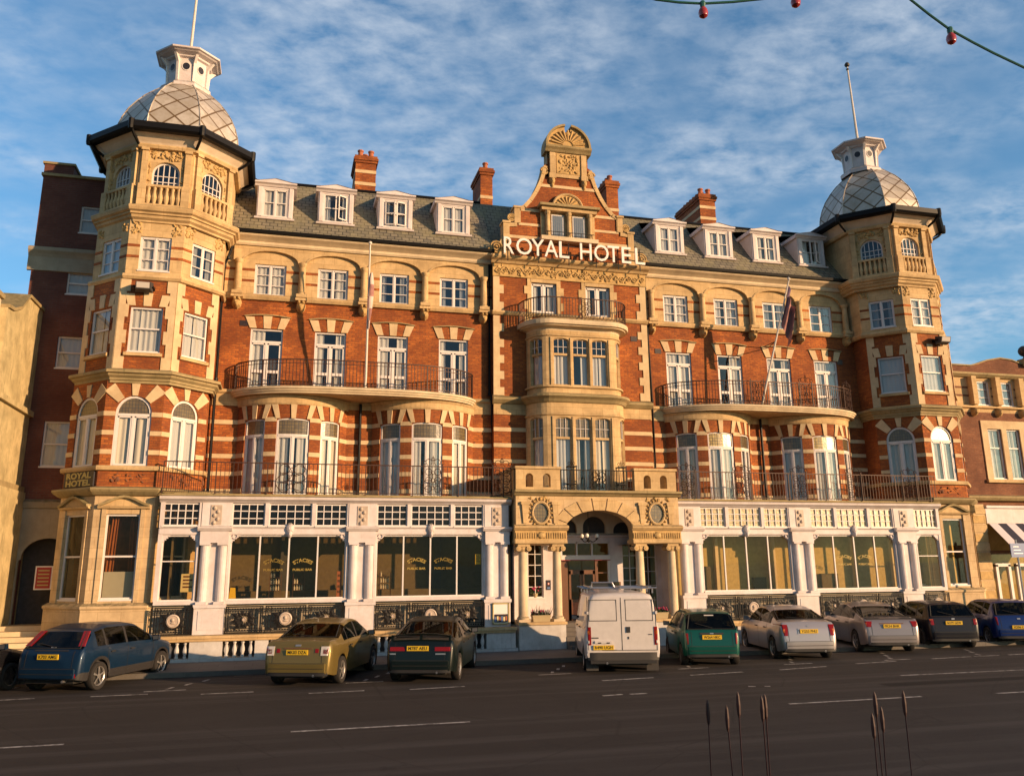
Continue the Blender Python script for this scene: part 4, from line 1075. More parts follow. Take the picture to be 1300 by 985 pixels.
for c in (-1.08, 1.08):
    for s in (-1, 1): quoin(mb, FP, c + s * .5, s, 11.4, 13.22, m='stone', w0=.16, w1=.28, hgt=.30, d=.03)
    mb.fbox(FP, c - .52, c + .52, -.02, .04, 13.08, 13.22, 'stone')
mb.sweep(FP, -3.1, 3.1, [(-.02, 11.70), (.05, 11.72), (.12, 11.80), (.12, 11.86), (-.02, 11.90)], 'stone')
mb.sweep(FP, -3.1, 3.1, [(-.02, 8.34), (.08, 8.38), (.20, 8.50), (.20, 8.58), (-.02, 8.68)], 'stone_mossy')
mb.fbox(FP, -3.08, 3.08, -.02, .06, 13.22, 13.72, 'carved')
scroll_relief(mb, FP, -3.0, 3.0, 13.47, .12, .06)
carving(mb, FP, -3.0, 3.0, 13.26, 13.70, .06, 38, seed=5)
mb.sweep(FP, -3.15, 3.15, [(.04, 13.70), (.12, 13.72), (.18, 13.80), (.30, 13.86), (.34, 13.92), (.34, 13.98), (-.02, 14.04)], 'stone')
mb.build('pavilion_dressings', hotel)
for h, c in zip(dh, ('part', 'part')): window(FP, h, hotel, d=-.08, vb=(.5,), hb=(.36,), ht=.10, curt='tied', leaf=True, lw=.05, vt=.08, name='french_door')

def baypath(e, f=1.12):
    pts = []
    for i in range(9):
        a = PI / 2 * i / 8; pts.append((-f - (.68 + e) * math.cos(a), -.3 - (.90 + e) * math.sin(a)))
    return pts + [(-x, y) for x, y in reversed(pts)]
def bay(z0, z1, zb, zt, tr, e, topg):
    P, L = pathframe(baypath(e)); c = L / 2
    ch = [H(c + q - .30, c + q + .30, zb, zt - .09, .09) for q in (-.74, 0, .74)]
    sh = [H(c + q * (1.12 + .62 + e * .6) - .29, c + q * (1.12 + .62 + e * .6) + .29, zb, zt - .09, .09) for q in (-1, 1)]
    mb = MB(); wall(mb, P, 0, L, z0, z1, [sh[0]] + ch + [sh[1]], 'stone', th=.2, step=.16)
    for u in (c - 1.12, c - .37, c + .37, c + 1.12):
        mb.fbox(P, u - .035, u + .035, -.02, .035, zb - .02, zt + .02, 'stone')
    mb.sweep(P, 0, L, [(-.02, zt + .04), (.05, zt + .08), (.05, zt + .12), (-.02, zt + .15)], 'stone', step=.16)
    mb.sweep(P, 0, L, [(-.02, zb - .10), (.08, zb - .08), (.08, zb - .02), (-.02, zb)], 'stone', step=.16)
    b = mb.build('bay_window', hotel)
    cu = ['net', 'full', 'right' if topg == 0 else 'part', 'full', 'full']
    for h, k in zip([sh[0]] + ch + [sh[1]], cu):
        window(P, h, hotel, d=-.07, fw=.035, vb=(), hb=(), tr=tr, curt=k, topglass='leaded' if topg else 'pane', name='bay_light', step=.15, frame='stone')
        z = MB()
        for v in (.33, .66): z.fbox(P, h['u0'] + (h['u1'] - h['u0']) * v - .008, h['u0'] + (h['u1'] - h['u0']) * v + .008, -.08, -.055, tr, zt - .03, 'timber_white')
        z.fbox(P, h['u0'], h['u1'], -.08, -.055, tr + (zt - tr) * .45, tr + (zt - tr) * .45 + .015, 'timber_white'); z.build('glazing_bars', b)
    mb = MB(); mb.face([(-1.7, -.25, z0 + .02), (1.7, -.25, z0 + .02), (1.2, -1.1, z0 + .02), (-1.2, -1.1, z0 + .02)], 'interior'); mb.build('bay_floor', b)
    return P, L
bay(8.55, 11.0, 8.97, 10.72, 10.12, 0.0, 0)
P1, L1 = bay(4.9, 8.38, 5.02, 7.80, 7.06, .06, 1)
mb = MB(); mb.sweep(P1, -.05, L1, [(-.05, 8.30), (.06, 8.34), (.14, 8.44), (.26, 8.52), (.26, 8.60), (-.1, 8.70)], 'stone_mossy', step=.16); mb.build('bay_cornice', hotel)
P2, L2 = pathframe(baypath(.30))
mb = MB(); mb.sweep(P2, 0, L2, [(-.34, 10.96), (-.31, 11.0), (-.29, 11.07), (-.18, 11.12), (-.05, 11.13), (-.05, 11.17), (.04, 11.18), (.05, 11.24), (.05, 11.34), (.0, 11.38)], 'stone_pale', step=.16)
mb.face([(x, y, 11.375) for x, y in baypath(.30)], 'stone_mossy'); mb.face([(x, y, 10.93) for x, y in reversed(baypath(-.10))], 'stone'); mb.build('balcony_slab', hotel)
rl = railing('balcony_railing', P2, .02, L2 - .02, 11.38, 12.20, hotel, d=-.03)
scroll_panel(P2, L2 / 2 + .15, 11.40, 12.16, .5, rl, crest=False)

# gable
mb = MB()
out = [(-2.55, 14.02), (-2.55, 15.38), (-2.12, 15.42), (-2.12, 16.02), (-1.86, 16.18), (-1.62, 16.46), (-1.40, 16.82), (-1.20, 17.25), (-1.08, 17.62), (-1.0, 17.95), (-.84, 18.05), (-.84, 18.62)]
full = out + [(-x, z) for x, z in reversed(out)]
for (x0, z0), (x1, z1) in zip(out[::1], out[1:]):
    if abs(x0 - x1) > 1e-4:
        for s in (-1, 1):
            q = [FP(s * x0, 0, 14.02), FP(s * x1, 0, 14.02), FP(s * x1, 0, z1), FP(s * x0, 0, z0)]
            mb.face(q if s < 0 else q[::-1], 'brick')
mb.face([FP(-.84, 0, 14.02), FP(.84, 0, 14.02), FP(.84, 0, 18.3), FP(-.84, 0, 18.3)], 'brick')
mb.face([FP(x, -.45, z) for x, z in full][::-1], 'brick_dark')
for (x0, z0), (x1, z1) in zip(full, full[1:]):
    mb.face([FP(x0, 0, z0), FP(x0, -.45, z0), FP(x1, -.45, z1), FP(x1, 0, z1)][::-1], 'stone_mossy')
for i in range(1, len(out) - 3):      # coping following the outline
    for s in (-1, 1):
        (x0, z0), (x1, z1) = out[i], out[i + 1]; t = Vector((x1 - x0, z1 - z0)).normalized(); n = Vector((t.y, -t.x)) * .15
        a, b = (x0, z0), (x1, z1); c, d_ = (x1 + n.x, z1 + n.y), (x0 + n.x, z0 + n.y)
        q = [a, b, c, d_]
        p = [FP(s * v[0], .05, v[1]) for v in q]; p2 = [FP(s * v[0], -.02, v[1]) for v in q]
        mb.hexa([*p2, *p], 'stone')
gb = mb.build('gable', hotel)
mb = MB()
for z, h_, w in ((17.10, .12, 1.18), (16.00, .12, 2.0), (15.40, .10, 2.05), (14.86, .12, 2.5)):
    for a, b in (((-w, w),) if z > 16.8 else ((-w, -1.16), (1.0, w))): mb.fbox(FP, a, b, -.02, .025, z - h_ / 2, z + h_ / 2, 'stone_band')
for s in (-1, 1):       # foot scrolls, stepped piers
    mb.fbox(FP, *sorted((s * 2.42, s * 2.66)), -.4, .06, 14.02, 15.40, 'stone'); mb.fbox(FP, *sorted((s * 2.38, s * 2.70)), -.42, .10, 15.38, 15.46, 'stone')
    mb.fbox(FP, *sorted((s * 2.0, s * 2.22)), -.4, .06, 15.42, 16.05, 'stone'); mb.fbox(FP, *sorted((s * 1.96, s * 2.26)), -.42, .10, 16.03, 16.11, 'stone')
    prev = None
    for k in range(9):
        t = k / 8; x = 2.66 + .62 * t; z = 14.95 - .85 * t ** .6
        if prev:
            q = [FP(s * prev[0], .0, 14.02), FP(s * x, .0, 14.02), FP(s * x, .0, z), FP(s * prev[0], .0, prev[1])]; mb.face(q if s > 0 else q[::-1], 'stone')
            mb.face([FP(s * prev[0], .0, prev[1]), FP(s * x, .0, z), FP(s * x, -.4, z), FP(s * prev[0], -.4, prev[1])], 'stone_mossy')
        prev = (x, z)
    mb.face([FP(s * 3.28, 0, 14.02), FP(s * 3.28, -.4, 14.02), FP(s * 3.28, -.4, 14.1), FP(s * 3.28, 0, 14.1)], 'stone')
    for cx_, cz_, rr in ((2.94, 14.38, .22), (2.34, 15.62, .14), (3.16, 14.2, .12)):
        for q in range(2):
            rad = rr * (1 - .45 * q); mb.tube([FP(s * (cx_ + rad * math.cos(t * PI / 6)), .03, cz_ + rad * math.sin(t * PI / 6)) for t in range(12)], .035, 'carved', 5, close=True)
        mb.blob(FP, s * cx_, cz_, rr * .35, rr * .35, .08, 'carved')
# gable window aedicule
wc = -.08
mb.fbox(FP, wc - 1.15, wc + 1.15, -.02, .34, 14.74, 14.90, 'stone_pale')
mb.fbox(FP, wc - 1.10, wc + 1.10, -.02, .10, 14.90, 15.98, 'stone')
for q in (-.86, 0, .86):
    p = FP(wc + q, .20, 0); mb.lathe((p[0], p[1], 0), [(.12, 14.90), (.12, 14.97), (.085, 15.0), (.08, 15.8), (.11, 15.84), (.13, 15.95)], 'stone', 10)
mb.fbox(FP, wc - 1.12, wc + 1.12, -.02, .34, 15.95, 16.10, 'stone'); mb.fbox(FP, wc - 1.22, wc + 1.22, -.02, .46, 16.10, 16.20, 'stone_mossy')
n = 14; rim = []
for k in range(n + 1): a = PI * k / n; rim.append((wc - .60 * math.cos(a), 16.20 + .56 * math.sin(a)))
for (x0, z0), (x1, z1) in zip(rim, rim[1:]):
    mb.face([FP(wc, .12, 16.2), FP(x0, .12, z0), FP(x1, .12, z1)][::-1], 'carved'); mb.face([FP(x0, .14, z0), FP(x1, .14, z1), FP(x1, -.02, z1), FP(x0, -.02, z0)][::-1], 'stone_mossy')
mb.tube([FP(x, .13, z) for x, z in rim], .05, 'stone', 6)
for k in range(1, 9): a = PI * k / 9; mb.tube([FP(wc - .12 * math.cos(a), .13, 16.22 + .12 * math.sin(a)), FP(wc - .48 * math.cos(a), .15, 16.22 + .44 * math.sin(a))], [.02, .05], 'carved', 5)
# crowning aedicule
mb.fbox(FP, -.72, .72, -.45, .06, 17.50, 18.62, 'stone'); mb.fbox(FP, -.48, .48, .06, .08, 17.66, 18.5, 'carved'); carving(mb, FP, -.46, .46, 17.68, 18.48, .08, 90, seed=8)
for s in (-1, 1):
    mb.fbox(FP, *sorted((s * .52, s * .80)), -.45, .14, 17.42, 17.62, 'stone'); mb.fbox(FP, *sorted((s * .54, s * .76)), -.45, .12, 17.62, 18.52, 'stone')
    mb.blob(FP, s * .66, 17.34, .13, .2, .16, 'carved'); mb.blob(FP, s * .66, 17.15, .08, .12, .1, 'carved')
    mb.tube([FP(s * (.98 + .14 * math.cos(t * .7)), .02, 17.72 + .14 * math.sin(t * .7)) for t in range(9)], .05, 'carved', 5); mb.fbox(FP, *sorted((s * .8, s * 1.0)), -.4, .0, 17.5, 17.8, 'stone')
mb.sweep(FP, -.95, .95, [(-.45, 18.55), (.12, 18.55), (.18, 18.63), (.26, 18.70), (.28, 18.78), (-.45, 18.84)], 'stone_mossy')
rim = []; n = 22
for k in range(n + 1): a = PI * k / n; rim.append((-.86 * math.cos(a), 18.80 + .88 * math.sin(a)))
for i, ((x0, z0), (x1, z1)) in enumerate(zip(rim, rim[1:])):
    if abs((x0 + x1) / 2) < .12: continue
    zz0, zz1 = z0, z1
    mb.face([FP(x0, .10, 18.8), FP(x1, .10, 18.8), FP(x1, .10, z1), FP(x0, .10, z0)], 'carved'); mb.face([FP(x0, -.42, 18.8), FP(x1, -.42, 18.8), FP(x1, -.42, z1), FP(x0, -.42, z0)][::-1], 'stone')
    q = 1.10; o0 = (x0 * q, 18.8 + (z0 - 18.8) * q); o1 = (x1 * q, 18.8 + (z1 - 18.8) * q)
    mb.hexa([FP(x0, .22, z0), FP(x1, .22, z1), FP(x1, -.44, z1), FP(x0, -.44, z0), FP(o0[0], .22, o0[1]), FP(o1[0], .22, o1[1]), FP(o1[0], -.44, o1[1]), FP(o0[0], -.44, o0[1])], 'stone_mossy')
mb.face([FP(-.12, .10, 18.8), FP(.12, .10, 18.8), FP(.12, .10, 19.35), FP(-.12, .10, 19.35)], 'carved'); mb.blob(FP, 0, 19.38, .14, .12, .1, 'carved', .08)
for k in range(1, 12):
    a = PI * k / 12; mb.tube([FP(-.22 * math.cos(a), .12, 18.86 + .22 * math.sin(a)), FP(-.72 * math.cos(a), .14, 18.84 + .68 * math.sin(a))], [.03, .055], 'carved', 5)
mb.build('gable_dressings', gb)
for c in (-.43, .43):
    # sash set in the aedicule
    mb = MB(); u = wc + c; mb.fbox(FP, u - .25, u + .25, .10, .13, 14.92, 15.86, 'timber_white'); mb.fbox(FP, u - .20, u + .20, .13, .135, 14.97, 15.81, 'curtain')
    o = mb.build('gable_window', hotel)
    g = MB(); g.face([FP(u - .21, .15, 14.96), FP(u + .21, .15, 14.96), FP(u + .21, .15, 15.82), FP(u - .21, .15, 15.82)], 'pane_dark'); g.build('pane', o)
    g = MB()
    for k in range(5): g.fbox(FP, u - .2 + .08 * k + .02, u - .2 + .08 * k + .035, .134, .142, 14.97, 15.81, 'net_blind')
    g.build('curtain', o)
mb = MB(); mb.fbox(FP, wc - .95, wc + 1.0, .30, .32, 15.08, 15.10, 'iron_black')
for k in range(9): mb.fbox(FP, wc - .9 + .225 * k, wc - .885 + .225 * k, .30, .32, 14.9, 15.1, 'iron_black')
mb.build('guard_rail', gb)
mb = MB(); mb.face([(-2.5, .1, 14.0), (2.5, .1, 14.0), (2.5, 8, 14.0), (2.5, 8, 14.0)], 'slate')
for s in (-1, 1): q = [(s * 2.5, .15, 14.2), (0, .15, 17.1), (0, 2.2, 17.1), (s * 2.5, 2.2, 14.2)]; mb.face(q, 'slate')
mb.face([(-3.1, 2.0, 17.1), (3.1, 2.0, 17.1), (3.1, 8, 17.3), (-3.1, 8, 17.3)], 'slate'); [mb.face([(q * 3.04, -.1, 14.0), (q * 3.04, 2.0, 17.1), (q * 1.2, 2.0, 17.1), (q * 2.5, -.1, 14.0)], 'slate') for q in (-1, 1)]; mb.build('gable_roof', gb)

# ---- drainpipes and small wall fittings
mb = MB()
for pts in ([(-3.16, -.10, 14.0), (-3.16, -.10, 8.8), (-3.10, -.2, 8.6), (-3.10, -.2, 4.9)], [(3.14, -.14, 13.9), (3.14, -.14, 11.9), (3.2, -.14, 8.8), (3.2, -.14, 4.9)],
            [(-12.35, -.12, 13.9), (-12.5, -.25, 13.2), (-12.62, -.2, 12.9), (-12.62, -.16, 8.9), (-12.62, -.16, 4.9)], [(12.45, -.1, 13.9), (12.6, -.1, 12.9), (12.62, -.12, 4.9)],
            [(-7.78, -.1, 8.2), (-7.78, -.1, 4.9)], [(7.80, -.1, 8.2), (7.80, -.1, 4.9)]):
    b = MB(); b.tube(pts, .05, 'gutter_black', 7)
    for p in pts[1:-1]: b.lathe((p[0], p[1], 0), [(.07, p[2] - .1), (.07, p[2])], 'gutter_black', 8)
    b.build('drainpipe', hotel)
for u, z, F in ((-11.86, 10.9, FR), (3.62, 10.75, FR), (11.75, 10.72, FR), (3.9, 7.05, FR), (2.5, 11.1, FP)):
    b = MB(); b.fbox(F, u - .13, u + .13, -.01, .012, z - .10, z + .10, 'sign_dark')
    for k in range(4): b.fbox(F, u - .13, u + .13, .012, .022, z - .09 + k * .052, z - .07 + k * .052, 'iron_rust')
    b.build('air_brick', hotel)

# ---- porch
YP = -2.6
FO = planar(0, YP, 0)
mb = MB(); wall(mb, FO, -2.88, 2.88, 3.36, 4.95, [H(-1.22, 1.22, 3.36, 3.80, .66)], 'stone_block', th=.5)
mb.face([(-2.88, YP, 3.36), (-2.88, 0, 3.36), (-2.88, 0, 4.95), (-2.88, YP, 4.95)][::-1], 'stone'); mb.face([(2.88, YP, 3.36), (2.88, 0, 3.36), (2.88, 0, 4.95), (2.88, YP, 4.95)], 'stone')
for s in (-1, 1): mb.face([(s * 1.22, YP, 3.36), (s * 2.88, YP, 3.36), (s * 2.88, -.9, 3.36), (s * 1.22, -.9, 3.36)], 'stone')
po = mb.build('porch_front', hotel)
mb = MB()
for s in (-1, 1):
    a, b = sorted((s * 1.16, s * 2.92))
    mb.fbox(FO, a, b, -.5, .06, 3.38, 3.50, 'stone'); mb.fbox(FO, a, b, -.3, .02, 3.50, 3.80, 'carved')
    for k in range(22): u = a + (b - a) * (k + .5) / 22; mb.fbox(FO, u - .018, u + .018, .02, .045, 3.54, 3.72, 'carved')
    mb.blob(FO, s * 2.04, 3.64, .16, .12, .08, 'carved', .02)
    mb.sweep(FO, a - .04, b + .04, [(0, 3.78), (.06, 3.80), (.14, 3.88), (.14, 3.93), (0, 3.98)], 'stone')
    # oculus with carved wreath
    c = s * 2.05; n = 18
    ring = [FO(c + .25 * math.cos(2 * PI * i / n), .012, 4.36 + .32 * math.sin(2 * PI * i / n)) for i in range(n)]; mb.face(ring, 'leaded')
    mb.tube([FO(c + .28 * math.cos(2 * PI * i / n), .04, 4.36 + .35 * math.sin(2 * PI * i / n)) for i in range(n)], .045, 'stone', 6, close=True)
    for i in range(20):
        a_ = 2 * PI * i / 20; mb.blob(FO, c + .38 * math.cos(a_), 4.36 + .45 * math.sin(a_), .07, .045, .06, 'carved', 0, 6, a_)
    for q in (-.52, .52):
        u = c + q; mb.hexa([FO(u - .07, .05, 4.02), FO(u + .07, .05, 4.02), FO(u + .07, -.02, 4.02), FO(u - .07, -.02, 4.02), FO(u - .12, .07, 4.62), FO(u + .12, .07, 4.62), FO(u + .12, -.02, 4.62), FO(u - .12, -.02, 4.62)], 'stone')
        mb.fbox(FO, u - .15, u + .15, -.02, .09, 4.62, 4.72, 'stone')
    carving(mb, FO, c - .5, c + .5, 4.72, 4.9, 0, 60, seed=50 + s)
    # parapet with small arched lights, its return
    a, b = sorted((s * 1.33, s * 2.86)); m0 = (a + b) / 2
    hs2 = [H(m0 - .30 - .13, m0 - .30 + .13, 5.20, 5.52, .13), H(m0 + .30 - .13, m0 + .30 + .13, 5.20, 5.52, .13)]
    FQ = planar(0, YP + .04, 0)
    wall(mb, FQ, a, b, 5.12, 5.80, hs2, 'stone', th=.22, edges=True)
    mb.fbox(FQ, a - .03, b + .03, -.26, .05, 5.80, 5.88, 'stone')
    mb.box(*sorted((s * 2.86, s * 2.64)), YP + .18, -.35, 5.12, 5.80, 'stone'); mb.box(*sorted((s * 2.90, s * 2.60)), YP + .18, -.35, 5.80, 5.88, 'stone_mossy')
    # carved urn behind the right opening
for i in range(9):      # arch ring: voussoirs with dark joints
    a0 = PI * i / 9 + .02; a1 = PI * (i + 1) / 9 - .02; p = []
    for a_, r_ in ((a0, 1), (a1, 1)):
        p.append((-1.22 * math.cos(a_), 3.80 + .66 * math.sin(a_))); p.append((-1.62 * math.cos(a_), 3.80 + (1.06) * math.sin(a_)))
    (i0, o0, i1, o1) = p
    o0 = (o0[0], min(o0[1], 4.92)); o1 = (o1[0], min(o1[1], 4.92))
    mb.hexa([FO(i0[0], .03, i0[1]), FO(i1[0], .03, i1[1]), FO(i1[0], -.02, i1[1]), FO(i0[0], -.02, i0[1]), FO(o0[0], .03, o0[1]), FO(o1[0], .03, o1[1]), FO(o1[0], -.02, o1[1]), FO(o0[0], -.02, o0[1])], 'stone')
mb.sweep(FO, -2.95, 2.95, [(-.02, 4.90), (.06, 4.92), (.12, 4.98), (.22, 5.02), (.22, 5.09), (-.3, 5.14)], 'stone_mossy')
mb.box(-2.85, 2.85, YP + .1, -.3, 4.93, 5.06, 'stone_mossy')
mb.build('porch_dressings', po)
for x in (-2.62, -1.46, 1.46, 2.62):
    b = MB(); y = YP + .20
    b.box(x - .19, x + .19, y - .19, y + .19, .94, 1.02, 'stone_pale')
    b.lathe((x, y, 0), [(.19, 1.02), (.20, 1.07), (.155, 1.12), (.15, 1.2), (.152, 1.9), (.13, 3.12)], 'stone_pale', 20)
    b.build('porch_column', hotel, smooth=True)
    b = MB(); b.box(x - .20, x + .20, y - .19, y + .19, 3.28, 3.37, 'stone')
    b.lathe((x, y, 0), [(.135, 3.12), (.17, 3.2), (.17, 3.28)], 'stone', 14)
    for s in (-1, 1): b.tube([(x + s * .17, y - .20, 3.22), (x + s * .17, y + .2, 3.22)], .085, 'stone', 10); b.tube([(x + s * .17, y - .21, 3.22), (x + s * .17, y - .20, 3.22)], .04, 'carved', 8)
    b.build('capital', hotel)
for s in (-1, 1):
    b = MB(); x0, x1 = sorted((s * 1.27, s * 2.82)); b.box(x0, x1, YP - .05, -1.0, .10, .86, 'plinth_blue'); b.box(x0 - .03, x1 + .03, YP - .10, -1.0, .86, .945, 'stone'); b.build('porch_pedestal', hotel)
mb = MB()
for k in range(6): mb.box(-1.26, 1.26, YP - .55 + .24 * k, -1.0, .10 + .125 * k, .10 + .125 * (k + 1), 'kerb_stone')
mb.build('porch_steps', hotel)
# inner porch wall with doors
FI = planar(0, -1.0, 0)
mb = MB()
ih = [H(-.86, .94, .85, 3.47), H(-2.06, -1.50, 1.62, 3.42), H(1.40, 1.98, 1.30, 3.42), H(2.06, 2.70, 1.0, 3.42)]
wall(mb, FI, -2.85, 2.85, .85, 3.70, ih, 'paint_white', th=.15)
wall(mb, FI, -2.85, 2.85, 3.70, 4.93, [H(-1.14, -.26, 3.76, 3.95, .33), H(-.03, .82, 3.76, 3.98, .36), H(1.10, 1.86, 3.76, 3.85, .3)], 'paint_cream', th=.12)
mb.sweep(FI, -2.8, 2.8, [(0, 3.62), (.06, 3.64), (.08, 3.70), (0, 3.74)], 'paint_white')
for s in (-1, 1): mb.face([(s * 2.85, -1.0, .1), (s * 2.85, -2.2, .1), (s * 2.85, -2.2, 3.4), (s * 2.85, -1.0, 3.4)], 'paint_white')
iw = mb.build('porch_wall', hotel)
mb = MB(); mb.box(-2.8, 2.8, -.86, -.80, 3.72, 4.9, 'interior'); mb.box(-2.8, -1.2, -.2, -.1, .9, 3.7, 'interior_shop'); mb.box(1.2, 2.8, -.2, -.1, .9, 3.7, 'interior_shop'); mb.box(-1.2, 1.2, 1.1, 1.2, .85, 3.7, 'interior_sunlit'); mb.box(-1.2, 1.2, -.85, 1.2, .80, .845, 'wood_brown'); mb.box(-1.3,-1.2,-.85,1.2,.85,3.7,'interior_sunlit'); mb.box(1.2,1.3,-.85,1.2,.85,3.7,'interior_sunlit')
mb.box(-2.8,2.8,-.85,1.2,3.66,3.70,'interior_sunlit'); mb.build('lobby', iw)
mb = MB()
mb.fbox(FI, -.86, .94, -.12, .02, 2.86, 3.02, 'timber_white'); mb.fbox(FI, -.86, .94, -.06, .03, 2.84, 2.865, 'red_paint')
for u in (-.86, -.30, .26, .90): mb.fbox(FI, u, u + .05, -.12, .0, 3.02, 3.47, 'timber_white')
mb.fbox(FI, -.86, .94, -.12, .0, 3.42, 3.47, 'timber_white'); fl = mb.build('fanlight', hotel)
g = MB(); g.face([FI(-.84, -.06, 3.02), FI(.92, -.06, 3.02), FI(.92, -.06, 3.44), FI(-.84, -.06, 3.44)], 'pane_shop'); g.build('pane', fl)
for s, x in ((-1, -.32), (1, .16)):
    b = MB(); u0, u1 = (x - .24, x + .22)
    for a_, c_ in ((u0, u0 + .07), (u1 - .07, u1)): b.fbox(FI, a_, c_, -.12, -.07, .86, 2.50, 'wood_brown')
    b.fbox(FI, u0, u1, -.12, -.07, .86, 1.55, 'wood_brown'); b.fbox(FI, u0, u1, -.12, -.07, 2.38, 2.52, 'wood_brown'); b.fbox(FI, u0, u1, -.12, -.08, 2.52, 2.84, 'pane_shop')
    b.fbox(FI, u0 + .1, u1 - .1, -.075, -.065, 1.0, 1.45, 'chimney_pot')
    dd = b.build('entrance_door', hotel); g = MB(); g.face([FI(u0 + .07, -.09, 1.55), FI(u1 - .07, -.09, 1.55), FI(u1 - .07, -.09, 2.38), FI(u0 + .07, -.09, 2.38)], 'pane_shop'); g.build('pane', dd)
    g = MB(); g.tube([FI(x - s * .17, -.03, 1.75), FI(x - s * .17, -.03, 2.05)], .012, 'gold_paint', 6); g.build('handle', dd)
b = MB(); b.fbox(FI, -.86, -.60, -.12, -.08, .86, 2.84, 'wood_brown'); b.build('door_jamb', hotel); b = MB(); b.fbox(FI, .40, .50, -.12, -.06, .86, 2.84, 'wood_brown'); b.fbox(FI, .86, .94, -.12, -.02, .86, 2.84, 'timber_white'); b.fbox(FI, .50, .86, -.11, -.10, .86, 1.1, 'wood_brown')
for k in range(3): b.fbox(FI, .50, .86, -.11, -.09, 1.4 + .5 * k, 1.44 + .5 * k, 'wood_brown')
b.build('door_surround', hotel)
for h in ih[1:]: window(FI, h, hotel, d=-.06, fw=.04, vb=(.5,), vt=.022, hb=(.2, .4, .6, .8), ht=.022, curt='none', glassm='pane_shop', name='porch_window')
for u in (-.92, .86):
    mb = MB(); FB = planar(0, YP + .05, 0)
    for q in (-.13, .13): mb.fbox(FB, u + q - .012, u + q + .012, -.14, -.11, 5.12, 5.92, 'iron_black'); mb.fbox(FB, u + q - .012, u + q + .012, .11, .14, 5.12, 5.92, 'iron_black')
    for z in (5.3, 5.88): mb.fbox(FB, u - .15, u + .15, -.15, .15, z, z + .03, 'iron_black')
    for k in range(3): mb.tube([FB(u + (k - 1) * .08 + .045 * math.cos(t), 0, 6.0 + .05 * math.sin(t)) for t in range(7)], .010, 'iron_black', 4)
    mb.tube([FB(u, 0, 5.9), FB(u, 0, 6.12)], .012, 'iron_black', 4)
    mb.build('iron_pier', hotel)
rr = railing('porch_railing', FO, -1.30, 1.30, 5.12, 5.80, hotel, m='iron_black', d=-.06, gap=.11); scroll_panel(FO, 0, 5.14, 5.78, .55, rr, 'iron_black', crest=False)
FW = planar(0, -1.06, 0)

# ---- ground floor shopfront
YS = -2.2
FS = planar(0, YS, 0)
def bend(me, r):
    for v in me.vertices: x, y = v.co.x, v.co.y; v.co.x = (r + y) * math.sin(x / r); v.co.y = (r + y) * math.cos(x / r) - r
def shop_text(u, parent):
    me = text_mesh('STACIES', .15, 0, bold=.004); bend(me, .42)
    for v in me.vertices: x, y, z = v.co; v.co = FS(u + x, -.060, 2.86 + y)
    me.materials.clear(); me.materials.append(M['gold_paint']); o = bpy.data.objects.new('lettering', me); COL.objects.link(o); o.parent = parent
    text_obj('PUBLIC BAR', .09, 'gold_paint', FS, u, -.060, 2.60, parent, ext=0, width=.58, name='lettering', bold=.003)
def half_round(mb, F, u, r, z0, z1, d, m):
    p = [(u + r * math.cos(PI * k / 8), d + r * math.sin(PI * k / 8)) for k in range(9)]
    for a, b in zip(p, p[1:]): mb.face([F(b[0], b[1], z0), F(a[0], a[1], z0), F(a[0], a[1], z1), F(b[0], b[1], z1)], m)
